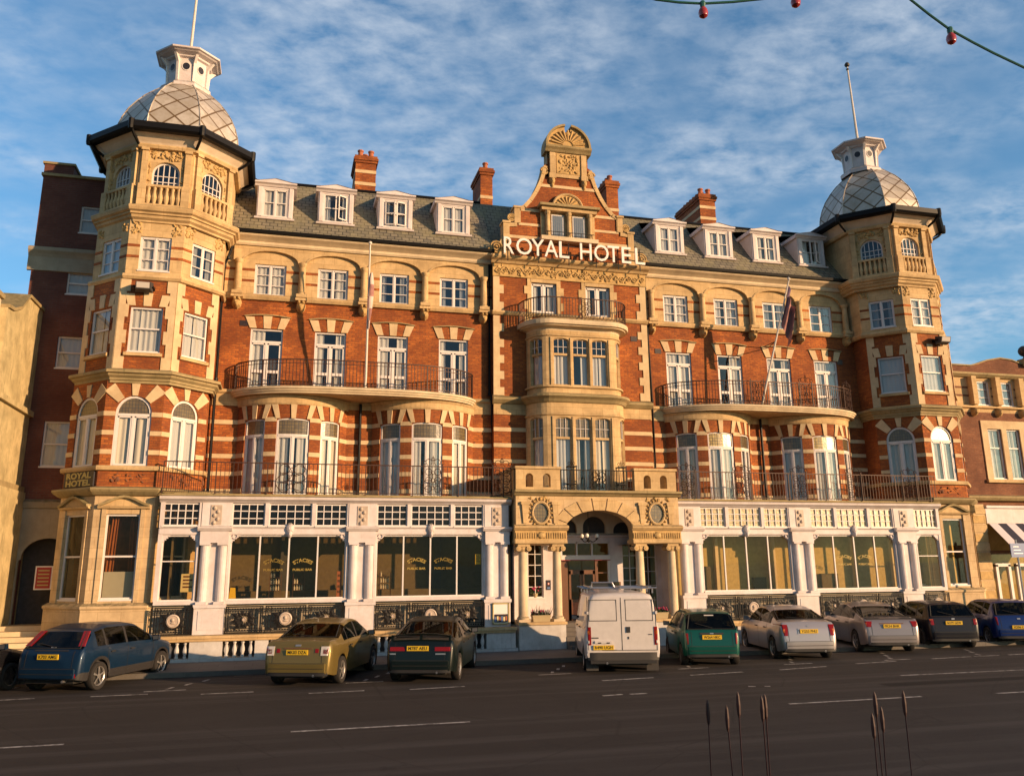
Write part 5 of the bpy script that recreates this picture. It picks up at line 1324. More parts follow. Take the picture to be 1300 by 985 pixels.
def shopfront(s):
    def X(a, b): return tuple(sorted((s * a, s * b)))
    bays = [(3.86, 7.34), (8.22, 11.72)]; piers = [(3.02, 3.86), (7.34, 8.22), (11.72, 12.58)]
    mb = MB()
    mb.sweep(FS, *X(2.95, 13.78), [(-.3, 4.62), (.02, 4.62), (.06, 4.66), (.16, 4.72), (.18, 4.80), (-.3, 4.81)], 'paint_white')
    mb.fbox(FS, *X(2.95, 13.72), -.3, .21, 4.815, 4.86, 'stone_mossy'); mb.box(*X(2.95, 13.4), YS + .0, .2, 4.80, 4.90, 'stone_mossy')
    mb.sweep(FS, *X(2.98, 13.72), [(-.08, 3.66), (.03, 3.66), (.05, 3.70), (.05, 3.84), (.08, 3.88), (-.08, 3.90)], 'paint_white')
    mb.fbox(FS, *X(3.86, 13.72), -.14, .06, 1.66, 1.765, 'paint_white')
    fr = mb.build('shopfront_entablature', hotel)
    for a, b in piers:
        m0 = s * (a + b) / 2; w = (b - a) / 2; p = MB()
        p.fbox(FS, m0 - w, m0 + w, -.1, .14, .82, 1.60, 'paint_white'); p.fbox(FS, m0 - w - .03, m0 + w + .03, -.1, .18, 1.56, 1.66, 'paint_white'); p.fbox(FS, m0 - w + .12, m0 + w - .12, .14, .155, .95, 1.48, 'paint_white')
        p.fbox(FS, m0 - w + .06, m0 + w - .06, -.1, .03, 1.66, 3.42, 'paint_white')
        for q in (-.25, .25):
            half_round(p, FS, m0 + q, .13, 1.74, 3.36, .03, 'paint_white'); p.fbox(FS, m0 + q - .15, m0 + q + .15, 0, .19, 1.66, 1.74, 'paint_white'); p.fbox(FS, m0 + q - .15, m0 + q + .15, 0, .19, 3.36, 3.43, 'paint_white')
        p.fbox(FS, m0 - w + .02, m0 + w - .02, -.1, .15, 3.43, 3.78, 'paint_white'); p.sweep(FS, m0 - w - .06, m0 + w + .06, [(0, 3.76), (.18, 3.78), (.24, 3.86), (.24, 3.90), (0, 3.93)], 'paint_white')
        p.fbox(FS, m0 - w + .02, m0 + w - .02, -.1, .05, 3.90, 4.62, 'paint_white'); p.fbox(FS, m0 - .16, m0 + .16, .05, .07, 3.97, 4.55, 'medallion')
        for k in range(5): p.blob(FS, m0 + (.05 if k % 2 else -.05), 4.02 + .11 * k, .06, .07, .05, 'medallion', .07, 7)
        p.build('pier', hotel)
    def light(u0, u1, nc, g='pane_obscure' if s < 0 else 'obscure_sunlit'):
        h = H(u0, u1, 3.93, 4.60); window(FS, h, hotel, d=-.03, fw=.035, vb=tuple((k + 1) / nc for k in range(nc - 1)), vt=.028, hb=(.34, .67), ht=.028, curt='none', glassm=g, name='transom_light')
    for bi, (a, b) in enumerate(bays):
        m0 = s * (a + b) / 2
        for q in (-.70, .70): p = MB(); p.fbox(FS, m0 + q - .06, m0 + q + .06, -.1, .04, 3.90, 4.62, 'paint_white'); p.build('transom_post', hotel)
        for q in (-1, 1):
            p = MB(); p.fbox(FS, *sorted((m0 + q * 1.72, m0 + q * 1.79)), -.1, .03, 1.76, 4.62, 'paint_white'); p.build('window_jamb', hotel); p = MB()
            for t in range(5):
                x = m0 + q * (1.72 - .055 * t); p.fbox(FS, *sorted((x, x - q * .055)), -.08, .02, 3.66 - (.22 - .05 * t) , 3.665, 'paint_white')
            p.tube([FS(m0 + q * (1.60 + .07 * math.cos(t * .8)), .04, 3.62 + .07 * math.sin(t * .8)) for t in range(8)], .02, 'paint_white', 5); p.build('window_bracket', hotel)
        p = MB(); p.blob(FS, m0, 3.86, .13, .17, .12, 'paint_white', .05, 9); p.blob(FS, m0, 3.70, .08, .14, .12, 'paint_white', .05, 8); p.build('carved_boss', hotel)
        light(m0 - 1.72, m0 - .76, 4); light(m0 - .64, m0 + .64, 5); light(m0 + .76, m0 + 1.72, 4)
        h = H(m0 - 1.72, m0 + 1.72, 1.765, 3.66)
        w = window(FS, h, hotel, d=-.04, fw=.04, vb=(.25, .5, .75), vt=.045, curt='none', glassm='pane_shop', name='shop_window')
        if s < 0 or bi == 1:
            for k in (-.43, .43): shop_text(m0 + k, w)
        # iron panels
        fr0 = a + .02
        for (x0, x1, med) in ((a + .03, a + 1.10, 0), (a + 1.16, b - 1.16, 1), (b - 1.10, b - .03, 0)): iron_panel(s * (x0 + x1) / 2, (x1 - x0) / 2, med)
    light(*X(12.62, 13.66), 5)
    p = MB(); p.fbox(FS, *X(13.62, 13.74), -.1, .04, 1.76, 4.62, 'paint_white'); p.build('window_jamb', hotel); p = MB(); p.fbox(FS, *X(12.58, 12.64), -.1, .03, 1.76, 4.62, 'paint_white'); p.build('window_jamb', hotel)
    for q, x in ((1, 12.64), (-1, 13.62)):
        p = MB()
        for t in range(4): p.fbox(FS, *sorted((s * (x + q * .05 * t), s * (x + q * .05 * (t + 1)))), -.08, .02, 3.66 - (.20 - .05 * t), 3.665, 'paint_white')
        p.build('window_bracket', hotel)
    window(FS, H(*X(12.64, 13.62), 1.765, 3.66), hotel, d=-.04, fw=.04, vb=(), hb=(.60,), ht=.03, curt='none', glassm='pane_shop', name='shop_window')
    iron_panel(s * 13.12, .53, 1)
    # wall behind the ironwork, stylobate, balusters
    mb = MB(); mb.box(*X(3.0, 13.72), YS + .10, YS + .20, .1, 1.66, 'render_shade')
    mb.box(*X(2.95, 13.75), -2.72, YS + .1, .66, .74, 'stone'); mb.box(*X(2.92, 13.78), -2.76, YS + .1, .74, .82, 'stone')
    mb.box(*X(2.9, 13.9), -2.78, -2.3, .08, .20, 'plinth_blue')
    so = []
    for a, b in bays:
        L3 = (b - a)
        so += [(a + .02, a + .92), (a + L3 / 2 - .45, a + L3 / 2 + .45), (b - .92, b - .02)]
    so.append((12.60, 13.50)); so.sort(); cur = 2.95; sol = []
    for a, b in so: sol.append((cur, a)); cur = b
    sol.append((cur, 13.75))
    for a, b in sol: mb.box(*X(a, b), -2.68, -2.28, .2, .66, 'plinth_blue')
    mb.box(*X(2.95, 13.75), -2.31, -2.29, .2, .66, 'interior')
    sty = mb.build('balustrade', hotel)
    for a, b in so:
        for k in range(4):
            x = s * (a + (b - a) * (k + .5) / 4); c = MB()
            c.lathe((x, -2.58, 0), [(.05, .2), (.05, .25), (.035, .28), (.065, .38), (.06, .45), (.03, .56), (.05, .6), (.05, .66)], 'plinth_blue', 8, cap=False); c.build('baluster', sty, smooth=True)
    # room behind
    im = 'interior_shop' if s < 0 else 'interior_sunlit'
    mb = MB(); bk = -.55 if s < 0 else -1.0; mb.box(*X(2.95, 13.4), bk, bk + .1, 1.0, 4.8, im); mb.box(*X(2.95, 13.4), YS + .2, 1.0, .96, 1.0, 'wood_brown'); mb.box(*X(2.95, 3.0), YS + .1, 1.0, 1, 4.8, im); mb.box(*X(13.35, 13.4), YS + .4, 1.0, 1, 4.8, im)
    mb.face([(s * 3, YS + .05, 4.79), (s * 13.4, YS + .05, 4.79), (s * 13.4, 1, 4.79), (s * 3, 1, 4.79)], im)
    if s < 0:
        for x in (5.0, 9.9): mb.box(*X(x, x + .3), -.8, -.56, 1, 4.7, 'interior')
        for x, w_, z_ in ((3.4, 8.6, 1.98),): mb.box(*X(x, x + w_), -.9, -.6, 1, z_, 'interior_shop')
    else:
        for x, w_, z_ in ((3.9, .8, 2.6), (6.4, .5, 2.2), (9.2, .7, 2.3)): mb.box(x, x + w_, -1.15, -1.02, 1, z_, 'interior_shop')
        for x in (4.9, 7.2, 10.6, 12.3): mb.box(x, x + .12, -1.2, -1.02, 1, 4.7, 'paint_cream')
    mb.build('bar_room', fr)
    # terrace railing
    FT = planar(0, YS - .02, 0)
    r = railing('terrace_railing', FT, *X(2.95, 13.75), 4.88, 5.86, hotel, gap=.125, bar=.008)
    for x in ((3.25, 5.56, 10.0) if s < 0 else (3.45, 5.6, 7.9, 10.2, 12.6)): scroll_panel(FT, s * x, 4.90, 5.88, .62 if x != 10.0 else .95, r, crest=(x != 10.0 or s > 0))
def iron_panel(u, w, med):
    mb = MB(); F = planar(0, YS - .16, 0); z0, z1 = .84, 1.60; m = 'iron_black'; zc = (z0 + z1) / 2
    for a, b, c, d in ((u - w, u + w, z1 - .035, z1), (u - w, u + w, z0, z0 + .03), (u - w, u - w + .03, z0, z1), (u + w - .03, u + w, z0, z1), (u - w, u + w, z1 - .14, z1 - .12), (u - w, u + w, z0 + .12, z0 + .14)): mb.fbox(F, a, b, -.02, .02, c, d, m)
    n = int(w * 2 / .075)
    for k in range(n):
        x = u - w + (k + .5) * 2 * w / n
        for zz in (z1 - .08, z0 + .075): mb.fbox(F, x - .02, x + .02, -.01, .012, zz - .022, zz + .022, m)
    for q in (-1, 1):
        for k in range(2 if med else 1): x = u + q * (w - .08 - .09 * k); mb.fbox(F, x - .012, x + .012, -.01, .012, z0, z1, m)
    for k in range(16):
        a = 2 * PI * (k + .5) / 16; rx = (w - .16) * (1.0 if not med else .95); rz = .27
        c, s_ = math.cos(a), math.sin(a); k_ = 1 / max(abs(c), abs(s_) * 1.0); e = (u + rx * max(-1, min(1, c * k_)), zc + rz * max(-1, min(1, s_ * k_)))
        if k % 2: e = (u + (e[0] - u) * .8, zc + (e[1] - zc) * .8)
        t = Vector((e[0] - u, e[1] - zc)); L = t.length; t.normalize(); nn = Vector((-t.y, t.x))
        p0 = Vector((u, zc)) + t * .07; pm = Vector((u, zc)) + t * L * .62; wq = .06 if not med else .085
        for sg in (-1, 1):
            mb.face([F(p0.x, .01, p0.y), F(*(pm + nn * sg * wq).to_tuple()[:1], .02, (pm + nn * sg * wq).y), F(e[0], .01, e[1]), F(pm.x, .03, pm.y)], m)
    o = mb.build('iron_panel', hotel)
    g = MB(); r = .19 if med else .06
    ring = lambda rr, dd: [F(u + rr * math.cos(2 * PI * i / 18), dd, zc + rr * math.sin(2 * PI * i / 18)) for i in range(18)]
    A, B, C_, D_ = ring(r, .0), ring(r, .05), ring(r * .8, .07), ring(r * .72, .055)
    for P_, Q_ in ((A, B), (B, C_), (C_, D_)):
        for i in range(18): j = (i + 1) % 18; g.face([P_[i], P_[j], Q_[j], Q_[i]], 'medallion')
    g.face(D_, 'medallion')
    if med:
        g.blob(F, u - .01, zc + .03, .05, .06, .04, 'medallion', .055, 8); g.blob(F, u, zc - .05, .08, .035, .03, 'medallion', .055, 8)
    g.build('medallion', o)
for s in (-1, 1): shopfront(s)

# ---- chimneys (parts of the hotel)
for x0, x1, y0, y1, z0, z1, pots in ((-8.02, -7.18, 3.5, 5.1, 17.1, 19.45, 4), (-2.68, -2.15, 3.5, 5.1, 16.5, 19.5, 3), (3.12, 3.68, 3.5, 4.9, 16.5, 19.55, 4), (7.72, 8.50, 3.5, 5.9, 17.1, 19.40, 7)):
    mb = MB(); mb.box(x0, x1, y0, y1, z0, z1 - .35, 'brick')
    for k, e in enumerate((.05, .09, .05)): mb.box(x0 - e, x1 + e, y0 - e, y1 + e, z1 - .35 + .11 * k, z1 - .24 + .11 * k, 'brick')
    for z in (z0 + 1.0, z0 + 1.55): mb.box(x0 - .015, x1 + .015, y0 - .015, y1 + .015, z, z + .14, 'stone_band')
    ch = mb.build('chimney', hotel)
    n = pots
    for k in range(n):
        yy = y0 + .25 + (y1 - y0 - .5) * k / max(1, n - 1)
        for xx in ((x0 + .2, x1 - .2) if (x1 - x0) > .7 and k < 1 else ((x0 + x1) / 2,)):
            c = MB(); c.lathe((xx, yy, 0), [(.13, z1 - .03), (.11, z1 + .08), (.10, z1 + .24), (.13, z1 + .26), (.13, z1 + .32), (.09, z1 + .32)], 'chimney_pot', 10); c.build('chimney_pot', ch, smooth=True)

# ------------------------------------------------------------------ the big sign
sg_ = tag(empty('roof_sign', (0, 0, 0)), 'large white capital letters reading ROYAL HOTEL standing on the central gable cornice', 'sign')
FSg = planar(0, -.86, 0)
Xm = lambda px: -2.77 + (px - 185) * .00643
for ch_, px, w in (('R', 213, 60), ('O', 305, 95), ('Y', 388, 78), ('A', 470, 82), ('L', 550, 62), ('H', 685, 72), ('O', 783, 92), ('T', 860, 74), ('E', 942, 60), ('L', 1030, 62)):
    u = Xm(px); W_ = w * .00643 * 1.0
    text_obj(ch_, .9, 'sign_white', FSg, u, 0, 13.94, sg_, ext=.03, width=W_, height=.66, name='sign_letter', bold=.002)
mb = MB()
for z in (14.10, 14.45): mb.fbox(FSg, -2.75, 2.85, -.12, -.10, z, z + .03, 'iron_black')
for u in (-2.6, -1.4, -.2, .9, 1.8, 2.7):
    mb.fbox(FSg, u - .015, u + .015, -.12, -.09, 13.7, 14.6, 'iron_black'); mb.tube([FSg(u, -.1, 14.5), FSg(u, -.54, 14.2)], .012, 'iron_black', 4)
mb.build('sign_bracket', sg_)

# ------------------------------------------------------------------ flagpoles
def roof_pole(x, y, z, top, r, label, finial):
    e = tag(empty('flagpole', (x, y, z)), label, 'flagpole', 'bare flagpoles on the tower domes')
    mb = MB(); n = 8; mb.tube([(top[0] * i / n, 0, top[1] * i / n) for i in range(n + 1)], [r * (1 - .45 * i / n) for i in range(n + 1)], 'pole_white', 8); mb.build('pole', e, smooth=True)
    mb = MB(); mb.lathe((top[0], 0, top[1]), [(.03, -.02), (.10, .03), (.12, .10), (.08, .18), (.03, .22)], 'ball_dark', 10); mb.lathe((top[0], 0, top[1] - .18), [(.05, 0), (.07, .04), (.05, .08)], 'ball_dark', 8); mb.build('finial', e, smooth=True)
roof_pole(TW[-1][3], 0.0, 21.0, (.10, 5.2), .055, 'bare timber flagpole rising from the left dome beyond the top of the picture', 1)
roof_pole(TW[1][3], 0.0, 21.0, (-.10, 3.75), .06, 'bare white flagpole with a dark ball finial on the right dome', 1)
def flag_mesh(path, depth, z0, w, mats, parent, nfold=5):
    mb = MB(); cols = len(path)
    return mb
fp = tag(empty('flagpole', (-7.75, -1.40, 8.5)), 'slim white wall flagpole with a furled flag, left of the central gable', 'flagpole', 'flagpoles leaning out from the long balconies')
mb = MB(); B0 = Vector((0, 0, .02)); T0 = Vector((-.06, -.75, 4.85)); mb.tube([B0.lerp(T0, i / 6) for i in range(7)], [.045 - .003 * i for i in range(7)], 'pole_white', 8); mb.build('pole', fp, smooth=True)
mb = MB(); mb.lathe(T0, [(.02, -.02), (.06, .02), (.06, .08), (.01, .12)], 'pole_white', 8); mb.build('finial', fp)
def furled(parent, top, length, r, mats, lean):
    mb = MB(); n = 14; k = 12
    rings = []
    for i in range(n + 1):
        t = i / n; c = top + lean * t + Vector((0, 0, -length * t)); rr = r * (.5 + .9 * math.sin(PI * min(1, t * 1.15)) ** .6) * (1 - .25 * t)
        rings.append([c + Vector((math.cos(a) * rr * (1 + .35 * math.sin(3 * a + t * 5)) , math.sin(a) * rr * .7, 0)) for a in (2 * PI * j / k for j in range(k))])
    for i, (A, B) in enumerate(zip(rings, rings[1:])):
        for j in range(k): l = (j + 1) % k; mb.face([A[l], A[j], B[j], B[l]], mats[(i // 3 + (j // 4)) % len(mats)])
    mb.face(rings[-1], mats[0]); mb.build('flag', parent, smooth=True, angle=70)
furled(fp, B0.lerp(T0, .80) + Vector((.08, -.03, 0)), 1.9, .065, ['flag_white', 'flag_cloth', 'flag_white', 'flag_cloth'], Vector((-.02, .25, 0)))
fp = tag(empty('flagpole', (7.15, -1.40, 8.55)), 'leaning white flagpole with a red brown flag hanging beside the right hand balcony', 'flagpole', 'flagpoles leaning out from the long balconies')
mb = MB(); T1 = Vector((1.10, -.80, 4.75)); mb.tube([T1 * (i / 6) for i in range(7)], [.045 - .003 * i for i in range(7)], 'pole_white', 8); mb.build('pole', fp, smooth=True)
mb = MB(); mb.lathe(T1, [(.02, -.02), (.06, .02), (.06, .08), (.01, .12)], 'pole_white', 8); mb.build('finial', fp)
# hanging flag: hoist along the pole, fly drooping in folds
mb = MB(); na, nb = 12, 16; grid = []
for i in range(na + 1):
    row = []; t = i / na; h = T1 * (.965 - .28 * t)
    for j in range(nb + 1):
        s_ = j / nb; x = s_ * .34 + .07 * math.sin(s_ * 9 + t * 2) ; y = -.12 * math.sin(s_ * 14 + t * 3) * (.3 + s_) ; drop = .95 * s_ ** .8 + .18 * s_ * t
        row.append(h + Vector((x - .22 * s_ * (1 - t), y, -drop)))
    grid.append(row)
for i in range(na):
    for j in range(nb): mb.face([grid[i][j], grid[i + 1][j], grid[i + 1][j + 1], grid[i][j + 1]], 'flag_cloth' if not (i < 4 and j < 7) else 'flag_blue')
mb.build('flag', fp, smooth=True, angle=80)
mb = MB(); mb.tube([(-.75 + .62, 1.36, 2.6), (-.1 + .62, .55, 2.35), (T1.x * .5, T1.y * .5, T1.z * .5)], .018, 'iron_black', 5); mb.tube([(1.3, 1.36, 2.6), (T1.x * .5, T1.y * .5, T1.z * .5)], .018, 'iron_black', 5); mb.build('stay', fp)

# ------------------------------------------------------------------ floodlights
def flood(loc, rz, label):
    e = tag(empty('floodlight', loc, R(rz)), label, 'floodlight', 'floodlights fixed high on the towers')
    mb = MB(); F = planar(0, 0, 0)
    mb.hexa([(-.22, -.40, -.12), (.22, -.40, -.12), (.26, -.12, -.16), (-.26, -.12, -.16), (-.22, -.46, .10), (.22, -.46, .10), (.26, -.14, .16), (-.26, -.14, .16)], 'bumper_grey'); mb.build('housing', e)
    mb = MB(); mb.hexa([(-.19, -.415, -.09), (.19, -.415, -.09), (.19, -.41, -.09), (-.19, -.41, -.09), (-.19, -.468, .08), (.19, -.468, .08), (.19, -.46, .08), (-.19, -.46, .08)], 'lamp_clear'); mb.build('lens', e)
    mb = MB(); mb.box(-.30, -.27, -.30, 0, -.03, .02, 'iron_black'); mb.box(.27, .30, -.30, 0, -.03, .02, 'iron_black'); mb.box(-.3, .3, -.03, .0, -.06, .06, 'iron_black'); mb.build('bracket', e)
flood((-14.80, -2.02, 11.28), 0, 'grey floodlight bracketed to the left tower above a tall window')
flood((14.95, -2.02, 11.28), 0, 'grey floodlight bracketed to the right tower, its twin high above the parked cars')

# ------------------------------------------------------------------ things about the porch
def trough(x, y, z, w, label, pink):
    e = tag(empty('planter', (x, y, z)), label, 'planter', 'flower troughs between the porch columns')
    mb = MB(); mb.hexa([(-w + .03, -.10, 0), (w - .03, -.10, 0), (w - .03, .10, 0), (-w + .03, .10, 0), (-w, -.13, .19), (w, -.13, .19), (w, .13, .19), (-w, .13, .19)], 'terracotta'); mb.box(-w - .01, w + .01, -.14, .14, .17, .20, 'terracotta'); mb.build('trough', e)
    rnd = random.Random(int(abs(x) * 10)); mb = MB()
    for i in range(160):
        a, b = rnd.uniform(-w, w), rnd.uniform(-.12, .12); l = rnd.uniform(.10, .22) * (1.8 if (i % 9 == 0 and pink < 1) else 1); d = Vector((rnd.uniform(-.5, .5), rnd.uniform(-.5, .3), 1)).normalized(); p = Vector((a, b, .18)); q = p + d * l; s = Vector((rnd.uniform(-1, 1), rnd.uniform(-1, 1), 0)) * .018
        mb.face([p - s, p + s, q + s * .2, q - s * .2], 'leaf' if i % 3 or pink else 'leaf_red')
    mb.build('foliage', e); mb = MB()
    for i in range(34 if pink else 16):
        c = Vector((rnd.uniform(-w, w), rnd.uniform(-.14, .06), rnd.uniform(.26, .36))); mb.lathe(c, [(.012, -.02), (.032, 0), (.014, .018)], 'flower_pink' if (pink or i % 2) else 'flower_white', 6)
    mb.build('flowers', e)
trough(-2.04, -2.42, .945, .30, 'terracotta trough of spiky leaves and pale flowers between the left porch columns', 0)
trough(2.04, -2.42, .945, .31, 'terracotta trough crowded with pink flowers between the right porch columns', 1)
e = tag(empty('window_plant', (-1.78, -.93, 1.64)), 'green pot plant with pink blooms on the sill inside the left porch window', 'plant')
rnd = random.Random(3); mb = MB(); mb.lathe((0, 0, 0), [(.06, 0), (.09, .12), (.09, .13)], 'terracotta', 10); mb.build('pot', e); mb = MB()
for i in range(90):
    p = Vector((rnd.uniform(-.2, .2), rnd.uniform(-.05, .05), rnd.uniform(.05, .28))); s = Vector((rnd.uniform(-1, 1), rnd.uniform(-.3, .3), rnd.uniform(-1, 1))) * .045; t = Vector((rnd.uniform(-1, 1), rnd.uniform(-.3, .3), rnd.uniform(-1, 1))) * .045; mb.face([p - s, p + t, p + s], 'leaf')
mb.build('foliage', e); mb = MB()
for i in range(9): mb.lathe((rnd.uniform(-.15, .15), -.04, rnd.uniform(.22, .36)), [(.01, -.02), (.03, 0), (.01, .02)], 'flower_pink', 6)
mb.build('flowers', e)
e = tag(empty('porch_lantern', (-.10, -1.75, 4.6)), 'black hanging lantern with round white globes under the porch arch', 'lantern')
mb = MB(); mb.tube([(0, 0, 0), (0, 0, -1.05)], .012, 'iron_black', 5); mb.lathe((0, 0, -1.12), [(.02, -.05), (.06, 0), (.03, .08)], 'iron_black', 8)
for k in range(3):
    a = R(90 + 120 * k) if 0 else R(0 + 120 * k); c, s = math.cos(a), math.sin(a)
    mb.tube([(.30 * t / 6 * c, .30 * t / 6 * s, -1.06 - .09 * math.sin(PI * t / 6) + .0 * t) for t in range(7)], .016, 'iron_black', 6); mb.lathe((.30 * c, .30 * s, -1.06), [(.045, 0), (.055, .04)], 'iron_black', 8)
mb.build('bracket', e)
for k in range(3):
    a = R(120 * k); b = MB(); b.lathe((.30 * math.cos(a), .30 * math.sin(a), -.95), [(.065 * math.sin(PI * t / 8) + .002, -.075 * math.cos(PI * t / 8)) for t in range(9)], 'lamp_globe', 12, cap=False); b.build('globe', e, smooth=True)
def plaque(x, y, z, w, h, mat, label, name, deco, cat):
    e = tag(empty(name, (x, y, z)), label, cat); mb = MB(); mb.box(-w, w, -.02, 0, -h, h, mat); mb.build('plate', e); deco(e, planar(0, -.021, 0)); return e
def rosette(e, F):
    mb = MB(); mb.face([F(.045 * math.cos(t * PI / 6), .002, .04 + .045 * math.sin(t * PI / 6)) for t in range(12)], 'red_paint'); mb.face([F(.022 * math.cos(t * PI / 6), .004, .04 + .022 * math.sin(t * PI / 6)) for t in range(12)], 'sign_white'); mb.fbox(F, -.05, .05, 0, .002, -.13, -.07, 'sign_blue'); mb.build('emblem', e)
plaque(-1.33, -1.0, 2.04, .08, .16, 'sign_dark', 'small dark award plaque with a red rosette on the white wall left of the entrance', 'plaque', rosette, 'plaque')
def lines(e, F):
    mb = MB()
    for k in range(4): mb.fbox(F, -.09, .09, 0, .002, .08 - .055 * k, .10 - .055 * k, 'gold_paint')
    mb.build('inscription', e)
plaque(1.17, -1.0, 1.98, .13, .13, 'wood_brown', 'square brown plaque on the white wall right of the entrance', 'plaque', lines, 'plaque')
e = tag(empty('menu_board', (-3.35, -2.36, 1.22)), 'white framed menu board on the pier just left of the porch', 'menu board'); mb = MB()
for a, b, c, d in ((-.27, -.24, -.32, .32), (.24, .27, -.32, .32), (-.27, .27, .29, .32), (-.27, .27, -.32, -.29)): mb.box(a, b, -.05, 0, c, d, 'gold_paint')
mb.build('frame', e); mb = MB(); mb.box(-.24, .24, -.03, 0, -.29, .29, 'sign_white'); mb.build('sheet', e)
mb = MB(); mb.box(-.22, .22, -.034, -.03, -.27, -.02, 'sign_dark')
for k in range(6): mb.box(-.2 + .07 * k, -.15 + .07 * k, -.037, -.034, -.25 + .02 * (k % 3), -.10 + .02 * (k % 2), ['sign_blue', 'poster_paper', 'chimney_pot'][k % 3])
mb.build('picture', e)

# ------------------------------------------------------------------ things in the bar windows
def poster(x, y, z, w, h, m, label, tilt=0):
    e = tag(empty('poster', (x, y, z)), label, 'poster'); mb = MB(); mb.box(-w, w, 0, .01, -h, h, m); mb.build('sheet', e); mb = MB()
    for k in range(4): mb.box(-w * .7, w * .7 * (1 if k % 2 else .5), -.003, 0, h * (.6 - .38 * k), h * (.78 - .38 * k), 'wood_brown')
    mb.build('print', e)
poster(-12.83, -2.10, 2.28, .19, .26, 'poster_paper', 'yellow and brown poster in the narrow bar window next to the left tower')
poster(-8.42, -2.10, 2.15, .07, .42, 'chimney_pot', 'narrow orange poster at the right edge of the wide left bar window')
poster(-4.02, -2.05, 2.9, .09, .16, 'yellow', 'small yellow notice high at the edge of the bar window beside the porch')
e = tag(empty('lamp_box', (-11.55, -1.9, 1.98)), 'bright yellow lamp shade low in the corner of the wide left bar window', 'lamp'); mb = MB(); mb.hexa([(-.10, -.08, -.18), (.10, -.08, -.18), (.10, .08, -.18), (-.10, .08, -.18), (-.07, -.06, .14), (.07, -.06, .14), (.07, .06, .14), (-.07, .06, .14)], 'yellow'); mb.build('shade', e)
mb = MB(); mb.box(-.02, .02, -.02, .02, -.98, -.18, 'wood_brown'); mb.build('stand', e)
gi = 0
for sx, n in ((-10.45, 10), (-9.75, 6), (-7.1, 9)):
    for k in range(n):
        x = sx + .075 * (k % 4); z = 2.02 + .19 * (k // 4); b = MB(); b.lathe((0, 0, 0), [(.028, 0), (.030, .09), (.010, .12), (.010, .15)], 'lamp_clear', 7); o = b.build('bottle'); o.location = (x, -1.75, z)
        tag(o, ['first', 'second', 'third', 'fourth'][k % 4] + ' bottle, ' + ['bottom', 'middle', 'top'][k // 4] + ' row, ' + {-10.45: 'left shelf in the wide left bar window', -9.75: 'right shelf in the wide left bar window', -7.1: 'shelf in the bar window nearest the porch', -10.1: 'x'}[sx], 'bottle', 'glass bottles on the bar shelves')
    b = MB()
    for r_ in range((n + 3) // 4): b.box(-.04, .30, -.06, .06, -.012 + .19 * r_, 0 + .19 * r_, 'wood_brown')
    b.box(-.05, -.04, -.06, .06, -1.0, .5, 'wood_brown'); b.box(.30, .31, -.06, .06, -1.0, .5, 'wood_brown'); o = b.build('bottle_shelf'); o.location = (sx, -1.75, 2.02)
    tag(o, {-10.45: 'small bottle shelf left of centre in the wide left bar window', -9.75: 'small bottle shelf right of centre in the wide left bar window', -7.1: 'bottle shelf in the first pane of the bar window nearest the porch', -10.1: 'middle bottle shelf in the wide left bar window'}[sx], 'shelf')

# ------------------------------------------------------------------ neighbours
# shaded brick house behind the left tower
nb = tag(empty('side_house', (-17.5, 1, 0)), 'tall shaded dark brick house with sash windows behind the left tower', 'house')
FN = planar(0, 1.0, 0); ox = -17.5
def rel(o, base): 
    o.location = (-base.location.x, -base.location.y, -base.location.z); return o
hn = [H(-17.62, -16.9, 14.1, 15.1), H(-17.80, -16.95, 11.85, 12.65), H(-17.86, -17.0, 9.25, 10.35), H(-17.96, -17.0, 5.95, 7.45)]
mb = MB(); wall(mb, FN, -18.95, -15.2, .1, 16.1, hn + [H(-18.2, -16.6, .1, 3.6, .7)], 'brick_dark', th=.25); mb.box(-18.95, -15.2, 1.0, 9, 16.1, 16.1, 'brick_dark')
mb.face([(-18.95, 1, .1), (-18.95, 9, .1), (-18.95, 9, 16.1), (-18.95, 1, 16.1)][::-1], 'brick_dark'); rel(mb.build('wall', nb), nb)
mb = MB(); mb.fbox(FN, -19.0, -15.2, -8, .08, 16.1, 16.2, 'stone_mossy'); mb.fbox(FN, -18.95, -18.0, -8, .02, 16.2, 16.55, 'brick_dark'); mb.fbox(FN, -19.0, -17.95, -8, .07, 16.55, 16.63, 'stone_mossy'); rel(mb.build('parapet', nb), nb)
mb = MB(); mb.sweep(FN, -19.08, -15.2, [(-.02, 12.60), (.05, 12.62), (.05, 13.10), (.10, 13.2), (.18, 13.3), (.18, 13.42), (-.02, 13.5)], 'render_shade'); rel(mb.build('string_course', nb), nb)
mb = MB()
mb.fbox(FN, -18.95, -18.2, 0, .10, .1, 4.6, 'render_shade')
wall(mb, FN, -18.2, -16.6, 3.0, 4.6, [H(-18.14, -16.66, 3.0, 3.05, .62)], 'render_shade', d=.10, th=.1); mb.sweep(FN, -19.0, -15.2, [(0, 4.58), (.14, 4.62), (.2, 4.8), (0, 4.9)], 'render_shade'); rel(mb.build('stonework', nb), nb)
for i, h in enumerate(hn):
    o = window(FN, h, nb, d=-.08, vb=(), hb=(.5,), ht=.05, curt='net', name='sash_window'); rel(o, nb)
mb = MB(); mb.box(-18.9, -15.3, 1.6, 1.7, .1, 16, 'interior'); mb.box(-18.2, -16.4, .9, 4.0, 0.9, 1.0, 'stone_pale'); rel(mb.build('inner_rooms', nb), nb)
mb = MB()
for k in range(7): mb.box(-19.4, -16.75, -2.6 + .42 * k, 1.0, .11 + .135 * k, .11 + .135 * (k + 1), 'stone_pale')
rel(mb.build('entrance_steps', nb), nb)
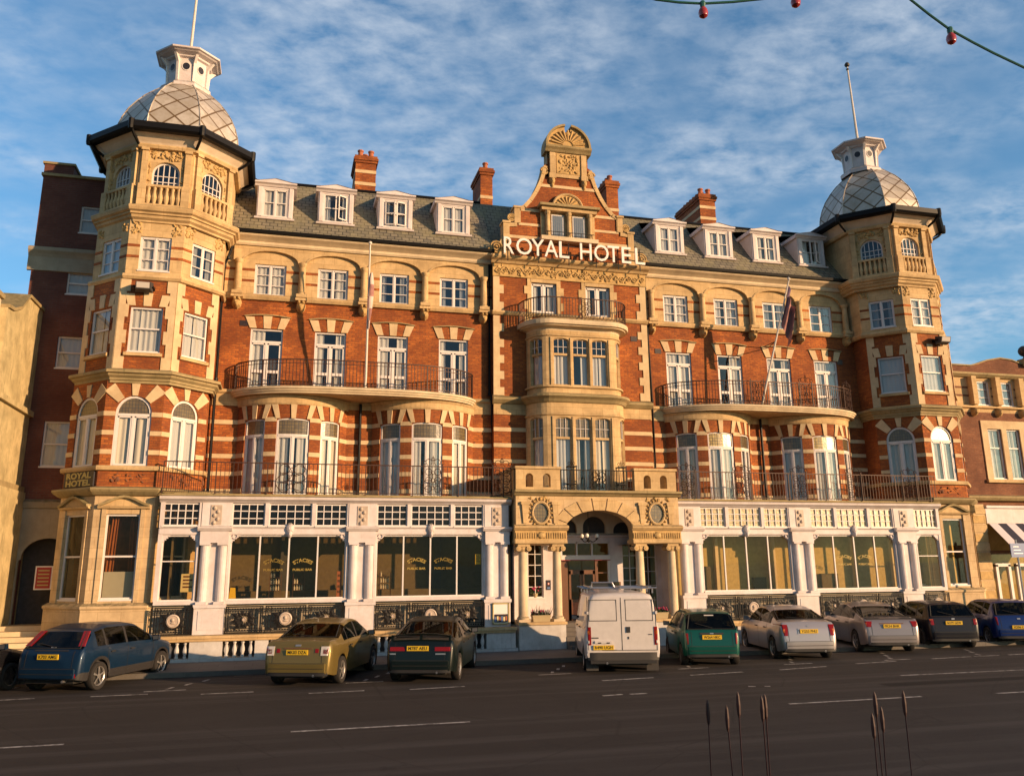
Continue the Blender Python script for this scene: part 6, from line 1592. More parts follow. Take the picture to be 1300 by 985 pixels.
e = tag(empty('notice_board', (-17.35, .60, 2.45)), 'red and gold notice board inside the dark archway left of the tower', 'notice board'); mb = MB(); mb.box(-.25, .25, 0, .03, -.36, .36, 'sign_white'); mb.build('frame', e); mb = MB(); mb.box(-.21, .21, -.01, 0, -.32, .32, 'red_paint')
for k in range(5): mb.box(-.16, .16, -.014, -.01, .2 - .11 * k, .24 - .11 * k, 'gold_paint')
mb.build('panel', e)
# cream rendered building, far left
cb_ = tag(empty('rendered_building', (-18.6, -2, 0)), 'stained cream rendered building with a projecting pier at the far left edge', 'building')
mb = MB(); X0, X1, Y0, Y1 = -40, -18.35, -4.2, 1.0
pf = [(-2.6, 0), (-2.6, 10.25), (-2.1, 10.3), (-1.4, 10.55), (-.7, 11.15), (8, 11.25), (8, 0)]
mb.face([(-18.42, y_, z_) for y_, z_ in reversed(pf)], 'render_cream'); mb.face([(-40, -2.6, 0), (-18.42, -2.6, 0), (-18.42, -2.6, 10.25), (-40, -2.6, 10.25)], 'render_cream')
for (ya, za), (yb_, zb_) in zip(pf[1:5], pf[2:6]): mb.hexa([(-40, ya, za), (-18.36, ya, za), (-18.36, yb_, zb_), (-40, yb_, zb_), (-40, ya, za + .10), (-18.36, ya, za + .10), (-18.36, yb_, zb_ + .10), (-40, yb_, zb_ + .10)], 'stone_mossy')
mb.box(-40, -18.30, -2.75, 8.0, 7.55, 7.72, 'render_cream'); mb.box(-40, -18.30, -2.75, 8, 5.10, 5.28, 'stone_mossy'); mb.box(-40, -18.25, -2.8, 8, .0, 5.10, 'render_cream')
rel(mb.build('wall', cb_), cb_)
mb = MB(); mb.box(-40, -18.62, -3.3, -2.61, 0, 10.5, 'render_smooth'); mb.box(-40, -18.54, -3.4, -2.55, 10.5, 10.64, 'stone_mossy'); mb.box(-40, -18.5, -3.4, -2.81, 0, 4.6, 'render_smooth')
for t in range(6): mb.box(-18.62, -18.44 - .03 * t, -3.25, -2.61, 8.0 - .10 * t, 8.1 - .10 * t, 'render_smooth')
rel(mb.build('pier', cb_), cb_)
# brick house with a shop, right
rb = tag(empty('shop_house', (18, 0, 0)), 'lower brick house with stone window bays and a ground floor shop beyond the right tower', 'house')
FB = planar(0, -.35, 0)
hb_ = [H(18.05, 18.75, 9.1, 10.15), H(19.25, 19.95, 9.1, 10.15), H(20.45, 21.15, 9.1, 10.15), H(22.2, 22.9, 9.1, 10.15)]
hc = [H(18.30, 19.0, 6.0, 8.1), H(19.25, 19.95, 6.0, 8.1), H(21.2, 21.9, 6.0, 8.1), H(22.2, 22.9, 6.0, 8.1)]
mb = MB(); wall(mb, FB, 15.6, 30, 4.7, 8.8, hc, 'brick_shop', th=.2); wall(mb, FB, 15.6, 30, 8.8, 10.4, hb_, 'stone', th=.2)
top = [(15.6, 10.4), (15.6, 10.85), (17.9, 10.85), (18.3, 10.95), (18.8, 11.12), (19.5, 11.25), (20.1, 11.2), (20.6, 11.05), (21.0, 10.95), (30, 10.95), (30, 10.4)]
mb.face([FB(x, .02, z) for x, z in top][::-1], 'brick_shop')
for (a, b), (c, d) in zip(top[1:-1], top[2:-1]): mb.face([FB(a, .06, b), FB(c, .06, d), FB(c, -.3, d), FB(a, -.3, b)][::-1], 'stone_mossy'); mb.face([FB(a, .06, b - .06), FB(c, .06, d - .06), FB(c, .06, d), FB(a, .06, b)], 'stone_mossy')
mb.box(15.6, 30, .0, 8, 10.4, 10.6, 'slate'); rel(mb.build('wall', rb), rb)
mb = MB(); mb.sweep(FB, 15.6, 30, [(0, 10.28), (.10, 10.3), (.22, 10.4), (.22, 10.48), (0, 10.52)], 'stone_mossy'); mb.sweep(FB, 15.6, 30, [(0, 8.95), (.12, 8.98), (.12, 9.06), (0, 9.1)], 'stone')
for x in (17.75, 18.98, 20.2, 21.6): mb.fbox(FB, x - .12, x + .12, 0, .28, 9.1, 10.3, 'stone'); mb.blob(FB, x, 8.8, .14, .22, .26, 'carved')
for z in (9.5, 9.85):
    for a, b in zip([15.6] + [h['u1'] for h in hb_], [h['u0'] for h in hb_]): mb.fbox(FB, a + .05, b - .05, -.01, .012, z - .04, z + .04, 'brick_shop')
for a, b in ((18.15, 20.1), (21.05, 23.05)):
    mb.fbox(FB, a - .15, b + .15, 0, .05, 8.1, 8.45, 'stone_band'); mb.fbox(FB, a - .15, a + .15, 0, .05, 5.9, 8.1, 'stone_band'); mb.fbox(FB, b - .15, b + .15, 0, .05, 5.9, 8.1, 'stone_band'); mb.fbox(FB, a + .85, a + 1.1, 0, .06, 5.9, 8.1, 'stone_band'); mb.fbox(FB, a - .2, b + .2, 0, .12, 5.85, 5.98, 'stone')
mb.sweep(FB, 15.6, 30, [(0, 5.05), (.2, 5.1), (.28, 5.2), (.28, 5.28), (0, 5.34)], 'stone_mossy'); rel(mb.build('stonework', rb), rb)
for h in hb_: rel(window(FB, h, rb, d=-.06, vb=(), hb=(.333, .667), curt='net', name='window'), rb)
for h in hc: rel(window(FB, h, rb, d=-.06, vb=(), hb=(.62,), ht=.05, curt='full', name='sash_window'), rb)
mb = MB(); mb.box(15.6, 30, 1.0, 1.1, 0, 10.4, 'interior_sunlit'); mb.box(15.7, 30, .2, 1.0, 4.6, 4.7, 'interior_sunlit'); rel(mb.build('inner_rooms', rb), rb)
FK = planar(0, -1.0, 0)
mb = MB(); mb.fbox(FK, 16.3, 16.9, -.6, .1, .1, 4.9, 'stone_block')
for k in range(13): mb.fbox(FK, 16.28 + .02 * (k % 2), 16.92 - .02 * (k % 2), -.5, .13, .2 + .36 * k, .5 + .36 * k, 'carved' if k % 2 else 'stone')
mb.fbox(FK, 16.95, 30, -.1, .12, 4.15, 4.75, 'paint_white'); mb.fbox(FK, 16.95, 30, -.1, .2, 4.75, 4.85, 'paint_white')
for a, b in ((17.15, 17.27), (17.75, 17.87), (18.15, 18.27), (18.9, 19.02), (19.5, 19.62), (20.6, 20.72)): mb.fbox(FK, a, b, -.1, .04, .3, 2.55, 'timber_white')
for a, b in ((17.15, 17.87), (18.15, 19.02), (19.5, 20.72)): mb.fbox(FK, a, b, -.1, .04, 2.48, 2.6, 'timber_white'); mb.fbox(FK, a, b, -.1, .04, 1.0 if a != 18.15 else .3, 1.15 if a != 18.15 else .5, 'timber_white')
mb.fbox(FK, 16.95, 30, -.1, .03, .1, .9, 'wood_brown'); mb.fbox(FK, 16.95, 30, -.08, .02, 2.95, 3.1, 'wood_brown'); rel(mb.build('shop_frame', rb), rb)
mb = MB(); mb.face([FK(16.95, -.03, .9), FK(30, -.03, .9), FK(30, -.03, 4.15), FK(16.95, -.03, 4.15)], 'pane_shop'); rel(mb.build('shop_pane', rb), rb)
mb = MB(); n = 14; a0, z0, a1, z1 = .1, 4.15, 1.15, 3.15
for k in range(n):
    xa = 17.05 + .42 * k; m = 'awning_black' if k % 2 else 'awning_white'
    mb.face([FK(xa, a1, z1), FK(xa + .42, a1, z1), FK(xa + .42, a0, z0), FK(xa, a0, z0)], m); mb.face([FK(xa, a1, z1 - .18), FK(xa + .42, a1, z1 - .18), FK(xa + .42, a1, z1), FK(xa, a1, z1)], m)
rel(mb.build('awning', rb), rb)
e = tag(empty('stone_finial', (20.9, -.35, 10.95)), 'dark ball finial on a stone pier above the right hand house', 'finial'); mb = MB(); mb.box(-.22, .22, -.25, .25, -.05, .3, 'stone_mossy'); mb.build('pier', e); mb = MB(); mb.lathe((0, 0, .3), [(.14, 0), (.08, .08), (.07, .14)] + [(.24 * math.sin(PI * t / 10) + .01, .36 - .24 * math.cos(PI * t / 10)) for t in range(1, 11)], 'ball_dark', 16); mb.build('ball', e, smooth=True)
e = tag(empty('street_sign', (16.85, -5.4, .0)), 'blue rectangular street sign on a thin pole at the right edge', 'street sign'); mb = MB(); mb.tube([(0, 0, 0), (0, 0, 3.35)], .035, 'metal_grey', 8); mb.build('pole', e); mb = MB(); mb.box(-.32, .32, -.06, -.035, 2.72, 3.22, 'sign_blue'); mb.build('panel', e)
mb = MB()
for k in range(3): mb.box(-.2, .2 - .08 * k, -.064, -.06, 2.85 + .12 * k, 2.865 + .12 * k, 'metal_grey')
mb.build('markings', e)
e.location = (15.95, -3.4, .1)

# ------------------------------------------------------------------ festoon lights overhead
def bulbs(name, pts, bl, label):
    e = tag(empty(name, pts[0]), label, 'string lights', 'strings of red bulbs over the promenade'); o = Vector(pts[0]); mb = MB(); mb.tube([Vector(p) - o for p in pts], .014, 'cable_green', 6); mb.build('cable', e, smooth=True)
    for b in bl:
        c = Vector(b) - o; k = MB(); k.lathe(c, [(.026, .03), (.032, 0), (.028, -.045)], 'cable_green', 8); hb2 = k.build('bulb_holder', e); k = MB()
        k.lathe(c, [(.024, -.04), (.046, -.075), (.054, -.11), (.045, -.15), (.018, -.172), (.002, -.175)], 'bulb_red', 12, cap=False); k.build('bulb', hb2, smooth=True)
def pix(px, py, dist):
    d = _r * ((px - 650) / 1090.6) + _u * ((447 - py) / 1090.6) + _f; return Vector(cam.matrix_world.translation) + d * dist
bulbs('light_string', [pix(x, y, 9.3) for x, y in ((700, -60), (790, -14), (833, 0), (862, 3.5), (892, 5), (930, 3), (968, -1), (1010, -8), (1060, -20), (1120, -42))], [pix(892, 5.5, 9.3), pix(1009, -8, 9.3)], 'green cable with two red bulbs sagging along the top edge of the sky')
bulbs('light_string', [pix(x, y, 9.3) for x, y in ((1090, -55), (1125, -24), (1156, 0), (1180, 19), (1206, 38), (1235, 54), (1262, 68), (1300, 86), (1350, 105))], [pix(1206, 38.5, 9.3)], 'green cable with one red bulb running down to the right edge')

# ------------------------------------------------------------------ flower spikes in the near bed
def spikes(px, top, n, label, d=7.0, seed=1):
    rnd = random.Random(seed); p = pix(px, top, d); e = tag(empty('flower_spike_plant', (p.x, p.y, 0)), label, 'plant', 'dark red flower spikes at the near edge of the road'); h = p.z
    mb = MB(); sp = MB()
    for i in range(n):
        x = rnd.uniform(-.07, .07) if i else 0; y = rnd.uniform(-.07, .07); hh = h * (1 - .10 * rnd.random() * (i > 0)) ; lean = rnd.uniform(-.06, .06) if i else .01
        mb.tube([(x, y, 0), (x + lean * .5, y, hh * .5), (x + lean, y, hh - .1)], .006, 'leaf_red', 4)
        sp = MB(); sp.lathe((x + lean, y, hh), [(.005, -.20), (.014, -.17), (.018, -.10), (.013, -.03), (.003, 0)], 'leaf_red', 7); sp.build('flower_head', e)
    for i in range(20):
        a = rnd.uniform(0, 2 * PI); l = rnd.uniform(.25, .6); q = Vector((math.cos(a) * l * .5, math.sin(a) * l * .5, l)); s = Vector((-math.sin(a), math.cos(a), 0)) * .02
        mb.face([-s, s, q + s * .2, q - s * .2], 'leaf')
    mb.build('stems', e)
for i, (px, top, n) in enumerate(((901, 889, 1), (932, 877, 2), (966, 880, 2), (1110, 878, 3), (1149, 877, 1))):
    spikes(px, top, n, ['leftmost single dark red flower spike, lowest of the row at the road edge', 'close pair of dark red flower spikes left of the thin leaning ones', 'thin leaning dark red spikes beside the close pair', 'tangled clump of three dark red flower spikes over the long white line', 'rightmost single dark red flower spike'][i], seed=i + 2)

# ------------------------------------------------------------------ cars
def interp(tab, x):
    if x <= tab[0][0]: return tab[0][1]
    for (a, b), (c, d) in zip(tab, tab[1:]):
        if x <= c: return b + (d - b) * (x - a) / max(1e-9, c - a)
    return tab[-1][1]
def inverse(tab, v):      # first x where the table reaches v
    for (a, b), (c, d) in zip(tab, tab[1:]):
        if b <= v <= d: return a + (c - a) * (v - b) / max(1e-9, d - b)
    return tab[0][0]
def wheel(parent, x, y, r, side, alloy, spokes=5):
    t = MB(); F = lambda a, rr, dx: (x + side * dx, y + rr * math.cos(a), r + rr * math.sin(a)); n = 28
    def rev(mb, prof, m, n=n):
        for (d0, r0), (d1, r1) in zip(prof, prof[1:]):
            for k in range(n):
                a, b = 2 * PI * k / n, 2 * PI * (k + 1) / n; q = [F(a, r0, d0), F(b, r0, d0), F(b, r1, d1), F(a, r1, d1)]; mb.face(q if side > 0 else q[::-1], m)
    rev(t, [(-.19, r * .6), (-.19, r * .95), (-.17, r), (-.02, r), (0, r * .96), (.004, r * .80), (-.01, r * .68)], 'tyre')
    o = t.build('tyre', parent, smooth=True, angle=50)
    m = MB(); rm = 'alloy' if alloy else 'hub_dark'
    rev(m, [(-.01, r * .68), (-.02, r * .64), (-.05, r * .62)], rm); rev(m, [(-.07, r * .62), (-.07, .01)], 'hub_dark')
    for k in range(spokes):
        a = 2 * PI * k / spokes + .3; w = .30 if alloy else .42
        q = [F(a - w, .05, -.02), F(a + w, .05, -.02), F(a + w * .42, r * .64, -.025), F(a - w * .42, r * .64, -.025)]; m.face(q if side > 0 else q[::-1], rm)
    rev(m, [(-.015, .055), (-.012, .001)], rm, 12); m.build('rim', o)
    return o
def car(name, cat, label, x, y, heading, c):
    e = tag(empty(name, (x, y, 0), -R(heading)), label, cat, 'vehicles parked obliquely in front of the hotel')
    L, W, Ht = c['L'], c['W'], c['H']; w = W / 2; top = c['top']; belt = c['belt']; r = c.get('r', .30)
    plan = c.get('plan') or [(0, .80), (.03, .88), (.08, .925), (.18, .96), (.45, .99), (.9, 1), (L - .9, 1), (L - .45, .96), (L - .2, .86), (L - .06, .74), (L, .62)]
    cut = set([0, L])
    for t, _ in top: cut.add(t)
    for t, _ in plan: cut.add(t)
    yr, yf = c['wheels']; ra = r + .055
    for yy in (yr, yf):
        for k in range(15): cut.add(yy - ra * math.cos(PI * k / 14))
    for v in c['side']: cut.update(v)
    cut.update(c['rearglass']); cut.update(c['screen'])
    k = 0
    while k < L: cut.add(k); k += .12
    st = sorted(v for v in cut if 0 <= v <= L); st = [v for i, v in enumerate(st) if i == 0 or v - st[i - 1] > .004]
    sill = c.get('sill', .24)
    def section(v):
        hw = w * interp(plan, v); t = interp(top, v); zb = min(belt + c.get('rise', 0) * (1 - v / L), t - .035)
        bot = sill + .06 * max(0, 1 - v / .3) + .03 * max(0, 1 - (L - v) / .3)
        for yy in (yr, yf):
            if abs(v - yy) < ra: bot = max(bot, r + math.sqrt(max(0, ra * ra - (v - yy) ** 2)))
        bot = min(bot, zb - .02); q = max(0, min(1, (t - zb) / max(.01, (Ht - belt)))); q = q if t > belt + .05 else 0
        wt = hw * (.93 + (c.get('tumble', .74) - .93) * q); p = [(hw * .965, bot), (hw * .995, bot + .25 * (zb - bot)), (hw, bot + .6 * (zb - bot)), (hw * .985, zb - .06 * (zb - bot)), (hw * .945, zb)]
        dz = t - zb; p += [(hw * .945 + (wt - hw * .945) * .5, zb + dz * .50), (wt, zb + dz * .90), (wt * .90, zb + dz * .985), (wt * .5, t + .012), (0, t + .018)]
        return p
    secs = [section(v) for v in st]
    body, gl = MB(), MB()
    def inr(v0, v1, spans): m = (v0 + v1) / 2; return any(a <= m <= b for a, b in spans)
    for (v0, s0), (v1, s1) in zip(zip(st, secs), zip(st[1:], secs[1:])):
        for b in range(9):
            mb = body
            if b in (4, 5) and inr(v0, v1, c['side']): mb = gl
            if b >= 6 and (inr(v0, v1, [c['rearglass']]) or inr(v0, v1, [c['screen']])): mb = gl
            mt = 'glass_car' if mb is gl else (c['paint'] if not (b == 0 and c.get('skirt')) else c['skirt'])
            if mb is body and b in (4, 5) and inr(v0, v1, [(c['side'][0][0], c['side'][-1][1])]): mt = c.get('pillar', 'plastic_dark')
            for sg in (1, -1):
                q = [(sg * s0[b][0], v0, s0[b][1]), (sg * s1[b][0], v1, s1[b][1]), (sg * s1[b + 1][0], v1, s1[b + 1][1]), (sg * s0[b + 1][0], v0, s0[b + 1][1])]
                mb.face(q if sg > 0 else q[::-1], mt)
    for idx, v in ((0, st[0]), (-1, st[-1])):
        s = secs[idx]; pts = [(a, v, b) for a, b in s] + [(-a, v, b) for a, b in reversed(s[:-1])]; body.face(pts if idx == 0 else pts[::-1], c['paint'])
    # one shell, smoothed by a subdivision, then parted into body and glass
    off = len(body.v); body.v += gl.v; body.f += [tuple(i + off for i in f) for f in gl.f]; gm = body.mi('glass_car'); body.m += [gm] * len(gl.f); body.uv += gl.uv
    tmp = body.build('tmp', None, merge=True); md = tmp.modifiers.new('s', 'SUBSURF'); md.levels = 1; md.render_levels = 1
    me = bpy.data.meshes.new_from_object(tmp.evaluated_get(bpy.context.evaluated_depsgraph_get())); old = tmp.data; bpy.data.objects.remove(tmp); bpy.data.meshes.remove(old)
    parts = []
    for keep_glass in (False, True):
        m2 = me.copy(); bm = bmesh.new(); bm.from_mesh(m2); bmesh.ops.delete(bm, geom=[f for f in bm.faces if (f.material_index == gm) != keep_glass], context='FACES'); bm.to_mesh(m2); bm.free(); m2.shade_smooth(); m2.set_sharp_from_angle(angle=R(42))
        parts.append(m2)
    bo = bpy.data.objects.new('body', parts[0]); COL.objects.link(bo); bo.parent = e; parts[0].name = 'body'
    wo = bpy.data.objects.new('windows', parts[1]); COL.objects.link(wo); wo.parent = bo; parts[1].name = 'windows'; bpy.data.meshes.remove(me)
    u = MB(); u.box(-w + .25, w - .25, .12, L - .15, .20, .60, 'rubber'); u.box(-w * .75, w * .75, .4, L * .7, .22, .30, 'rubber')
    if not c.get('van'):
        for v, hz in ((c['seat'][0], 1.02), (c['seat'][1], 1.0)):
            for sx in (-.36, .36): u.box(sx - .25, sx + .25, v, v + .14, .5, .5 + hz * .42, 'seat_fabric'); u.box(sx - .12, sx + .12, v + .02, v + .10, .92, hz + .12, 'seat_fabric')
        u.box(-w * .8, w * .8, c['screen'][0] + .15, c['screen'][1] - .1, .7, belt - .02, 'plastic_dark'); u.box(-w * .8, w * .8, c['rearglass'][0] + .05, c['seat'][1] - .05, .6, belt - .06, 'seat_fabric')
    u.build('interior', bo)
    for yy in (yr, yf):
        for sg in (-1, 1): wheel(e, sg * (w * .985), yy, r, sg, c.get('alloy', True), c.get('spokes', 5))
    # rear surface
    def ys(xx, zz):
        a = inverse(top, zz - .01); b = 0
        f = abs(xx) / (w * .955)
        if f > plan[0][1]: b = inverse(plan, min(f, .999))
        return max(a, b)
    def patch(nm, x0, x1, z0, z1, m, out=.012, par=bo, nx=6, nz=4, cor=None, sides=True):
        mb = MB(); g = []
        for i in range(nx + 1):
            row = []
            for j in range(nz + 1):
                zz = z0 + (z1 - z0) * j / nz; xa, xb = x0, x1
                if cor: xa += cor[0] * (1 - j / nz); xb += cor[1] * (1 - j / nz)
                xx = xa + (xb - xa) * i / nx; row.append((xx, ys(xx, zz) - out, zz))
            g.append(row)
        for i in range(nx):
            for j in range(nz): mb.face([g[i][j], g[i + 1][j], g[i + 1][j + 1], g[i][j + 1]], m)
        edge = [g[i][0] for i in range(nx + 1)] + [g[nx][j] for j in range(1, nz + 1)] + [g[i][nz] for i in range(nx - 1, -1, -1)] + [g[0][j] for j in range(nz - 1, 0, -1)]
        for a, b in zip(edge, edge[1:] + edge[:1]): mb.face([b, a, (a[0], a[1] + out + .02, a[2]), (b[0], b[1] + out + .02, b[2])], m)
        return mb.build(nm, par, smooth=True, angle=40)
    for it in c['lights']:
        x0, x1, z0, z1, m = it[:5]; cor = it[5] if len(it) > 5 else None
        patch('tail_light', x0 * w, x1 * w, z0, z1, m, cor=cor); patch('tail_light', -x1 * w, -x0 * w, z0, z1, m, cor=(-cor[1], -cor[0]) if cor else None)
    for it in c.get('trim', []):
        nm, x0, x1, z0, z1, m, out = it; patch(nm, x0, x1, z0, z1, m, out)
    # number plate
    if not c.get('van'):
        zt_ = min(interp(top, .16) - .03, belt)
        for sg in (-1, 1): patch('shut_line', *sorted((sg * w * .70, sg * (w * .70 - .010))), .54, zt_ - .02, 'rubber', .003, nx=1, nz=8)
        patch('shut_line', -w * .93, w * .93, .515, .530, 'rubber', .037 if 0 else .006, nx=12, nz=1)
        patch('bumper_groove', -w * .90, w * .90, .405, .418, 'rubber', .037, nx=12, nz=1)
        g = MB(); z0 = interp(top, c['rearglass'][0]) ; y0_, y1_ = c['rearglass']
        for sg in (-1, 1): g.tube([(sg * w * .80, y0_ - .005, interp(top, y0_) + .012), (sg * w * .66, y1_, interp(top, y1_) + .010)], .014, 'rubber', 4)
        g.tube([(-w * .80, y0_ - .005, interp(top, y0_) + .016), (w * .80, y0_ - .005, interp(top, y0_) + .016)], .014, 'rubber', 4); g.build('window_seal', bo)
        g = MB(); g.tube([(.05, y0_ + .01, interp(top, y0_) + .04), (-.42, y0_ + .08, interp(top, y0_ + .08) + .045)], .010, 'rubber', 4); g.build('wiper', bo)
    px_, pz = c['plate']; yy = min(ys(0, pz - .05), ys(0, pz + .05)) - .022; F = lambda u_, d, z: (u_, yy - d, z)
    mb = MB(); mb.fbox(F, px_ - .26, px_ + .26, -.02, .006, pz - .056, pz + .056, 'plate_yellow'); pl = mb.build('number_plate', bo)
    text_obj(c['reg'], .1, 'plate_text', F, px_, .008, pz - .036, pl, ext=0, width=.45, height=.074, name='lettering', bold=.002)
    # bumper strip, exhaust, mirrors, door shuts, handles
    patch('bumper', -w * .93, w * .93, .33, .52, c.get('bumper', c['paint']), .035, nx=14)
    patch('bumper_lower', -w * .86, w * .86, .25, .335, 'plastic_dark', .02, nx=10) if c.get('lower', True) else None
    mb = MB(); mb.tube([(.42 * (1 if c.get('exr', True) else -1), .30, .27), (.42 * (1 if c.get('exr', True) else -1), -.02, .26)], .028, 'metal_grey', 8); mb.build('exhaust', bo)
    ym = c['screen'][0] + .72 * (c['screen'][1] - c['screen'][0]) if not c.get('ym') else c['ym']
    for sg in (-1, 1):
        mb = MB(); x0 = sg * (w * .94); mb.hexa([(x0, ym - .02, belt - .01), (x0 + sg * .19, ym - .06, belt + .0), (x0 + sg * .17, ym + .08, belt + .02), (x0, ym + .10, belt), (x0, ym - .02, belt + .11), (x0 + sg * .19, ym - .06, belt + .13), (x0 + sg * .16, ym + .07, belt + .12), (x0, ym + .10, belt + .06)], c.get('mirror', c['paint'])); o = mb.build('door_mirror', bo, merge=True)
        mb = MB(); mb.face([(x0 + sg * .03, ym - .045, belt + .01), (x0 + sg * .175, ym - .068, belt + .02), (x0 + sg * .175, ym - .068, belt + .115), (x0 + sg * .03, ym - .045, belt + .10)], 'alloy'); mb.build('mirror_glass', o)
        mb = MB()
        for v in c['doors']:
            s = section(v)
            for (a, z0), (b, z1) in zip(s[:4], s[1:5]): mb.face([(sg * (a + .003), v - .006, z0), (sg * (a + .003), v + .006, z0), (sg * (b + .003), v + .006, z1), (sg * (b + .003), v - .006, z1)], 'plastic_dark')
        for v in c['doors'][:-1]:
            mb.box(*sorted((sg * (w * .975), sg * (w * .975 + .035))), v + .10, v + .26, belt - .13, belt - .10, c.get('handle', 'plastic_dark'))
        if c.get('strip'): mb.box(*sorted((sg * (w * .98), sg * (w + .012))), yr + ra + .05, yf - ra - .03, .48, .54, c['strip'])
        mb.build('door_trim', bo)
    for nm, kw in c.get('extra', []): pass
    return e, bo, patch, ys, section

HB = dict(L=4.15, W=1.70, H=1.43, belt=.93, r=.30, wheels=(.72, 3.33))
def sal(L, boot=1.0, bl=.62, roofz=1.42, hood=.95, nose=.72, wsb=3.25, wst=2.55, rgt=1.35, rgy=1.45):
    return [(0, .50), (.015, .56), (.03, .70), (.06, .84), (.10, .93), (.16, boot - .015), (.30, boot), (bl, boot + .015), (rgy - .1, rgt - .04), (rgy, rgt), (rgy + .4, roofz - .01), (2.1, roofz), (wst - .15, roofz - .02), (wst, roofz - .055), (wsb, hood + .03), (wsb + .15, hood), (L - .5, hood - .10), (L - .15, nose + .02), (L - .03, .60), (L, .50)]
def hat(L, roofz=1.43, zb=.95, yb=.12, gt=1.33, gy=.42, hood=.95, wsb=3.05, wst=2.25, nose=.70):
    return [(0, .50), (.015, .56), (.03, .70), (.06, .84), (yb, zb), (gy, gt), (gy + .12, gt + .05), (gy + .6, roofz), (wst - .3, roofz - .01), (wst, roofz - .06), (wsb, hood + .03), (wsb + .15, hood), (L - .4, hood - .10), (L - .12, nose), (L - .02, .58), (L, .48)]
cars = {}
cars['focus'] = car('hatchback_car', 'car', 'dark blue five door hatchback with high corner tail lights, second from the left edge', -15.18, -7.49, 24, dict(HB, paint='car_blue', top=hat(4.15, 1.43, .93, .13, 1.30, .52, .92, 3.12, 2.30), side=[(.62, .92), (.98, 1.72), (1.80, 2.78)], rearglass=(.14, .50), screen=(2.32, 3.10), seat=(1.95, 1.05), doors=(.98, 1.76, 2.86),
    lights=[(.56, .74, 1.0, 1.31, 'lamp_red', (.12, .12)), (.70, .84, .34, .42, 'lamp_red')], plate=(-.02, .78), reg='K703 AMG', trim=[('plate_recess', -.42, .42, .90, .925, 'plastic_dark', .012), ('badge', -.06, .06, .955, .985, 'alloy', .014)], skirt='plastic_dark', lower=False, bumper='car_blue', r=.31))
cars['lexus'] = car('saloon_car', 'car', 'gold saloon with round red lamps, parked third from the left edge', -9.73, -8.25, 22, dict(L=4.40, W=1.72, H=1.42, belt=.95, r=.31, wheels=(.85, 3.50), paint='car_gold', top=sal(4.40, 1.02, .70, 1.42), side=[(.98, 1.25), (1.30, 2.02), (2.10, 2.95)], rearglass=(.72, 1.36), screen=(2.62, 3.20), seat=(2.2, 1.35), doors=(1.25, 2.06, 3.05),
    lights=[(.66, .93, .70, .90, 'lamp_clear'), (.72, .86, .74, .87, 'lamp_red'), (.50, .59, .76, .85, 'lamp_red')], plate=(0, .77), reg='MK03 DZA', bumper='car_gold', trim=[('plate_recess', -.34, .34, .845, .865, 'wood_brown', .012), ('badge', -.07, .07, .90, .94, 'alloy', .014), ('brake_light', -.15, .15, 1.035, 1.05, 'plastic_dark', .004)]))
cars['black'] = car('saloon_car', 'car', 'dark green saloon with a boot spoiler, between the gold saloon and the white van', -6.90, -8.6, 20, dict(L=4.55, W=1.72, H=1.42, belt=.95, r=.31, wheels=(.88, 3.60), paint='car_green_dark', top=sal(4.55, .99, .55, 1.42, rgy=1.55), side=[(.95, 1.30), (1.36, 2.12), (2.20, 3.05)], rearglass=(.58, 1.45), screen=(2.70, 3.30), seat=(2.3, 1.4), doors=(1.3, 2.16, 3.12),
    lights=[(.42, .92, .74, .83, 'lamp_red')], plate=(-.05, .80), reg='M787 AEU', bumper='car_green_dark', trim=[('badge', .38, .62, .66, .69, 'alloy', .013), ('badge', -.74, -.58, .66, .69, 'alloy', .013)]))
b = MB()
for (a, c_) in ((-.72, -.36), (-.36, 0), (0, .36), (.36, .72)):
    za, zc = 1.10 - .12 * abs(a) ** 3, 1.10 - .12 * abs(c_) ** 3; b.hexa([(a, .12, za), (c_, .12, zc), (c_, .30, zc), (a, .30, za), (a, .11, za + .03), (c_, .11, zc + .03), (c_, .30, zc + .025), (a, .30, za + .025)], 'car_green_dark')
for x in (-.70, .70, 0): b.box(x - .03, x + .03, .16, .26, .97, 1.09, 'car_green_dark')
b.build('spoiler', cars['black'][1])
# van
VT = [(0, .56), (.01, .60), (.025, .9), (.05, 1.4), (.075, 1.80), (.10, 1.88), (.16, 1.94), (.30, 1.97), (2.9, 1.98), (3.35, 1.95), (3.55, 1.86), (4.05, 1.22), (4.15, 1.16), (4.50, 1.0), (4.56, .85), (4.60, .6)]
VP = [(0, .95), (.03, .965), (.10, .985), (.3, 1), (3.5, 1), (4.1, .96), (4.4, .9), (4.6, .78)]
vc = dict(L=4.6, W=1.95, H=1.98, belt=1.15, r=.31, wheels=(.95, 3.75), paint='van_white', top=VT, plan=VP, tumble=.86, side=[(2.75, 3.50)], rearglass=(4.99, 5), screen=(3.56, 4.04), seat=(2.5, 2.0), van=True, doors=(1.7, 2.7, 3.7), lights=[(.83, .975, .70, 1.14, 'lamp_red'), (.85, .96, .96, 1.05, 'lamp_orange')], plate=(-.50, .64), reg='R490 UGH', bumper='bumper_grey', sill=.34, pillar='van_white', ym=3.3, mirror='plastic_dark', handle='plastic_dark', exr=False)
cars['van'] = car('panel_van', 'van', 'old white panel van with rear doors and roof rack in front of the porch', -1.62, -8.35, 15, vc)
vb, vpatch, vys = cars['van'][1], cars['van'][2], cars['van'][3]
def vline(x0, x1, z0, z1, m='bumper_grey', out=.004, nm='door_gap'): return vpatch(nm, x0, x1, z0, z1, m, out, vb, 4, 10)
vline(-.028, -.010, .57, 1.86)
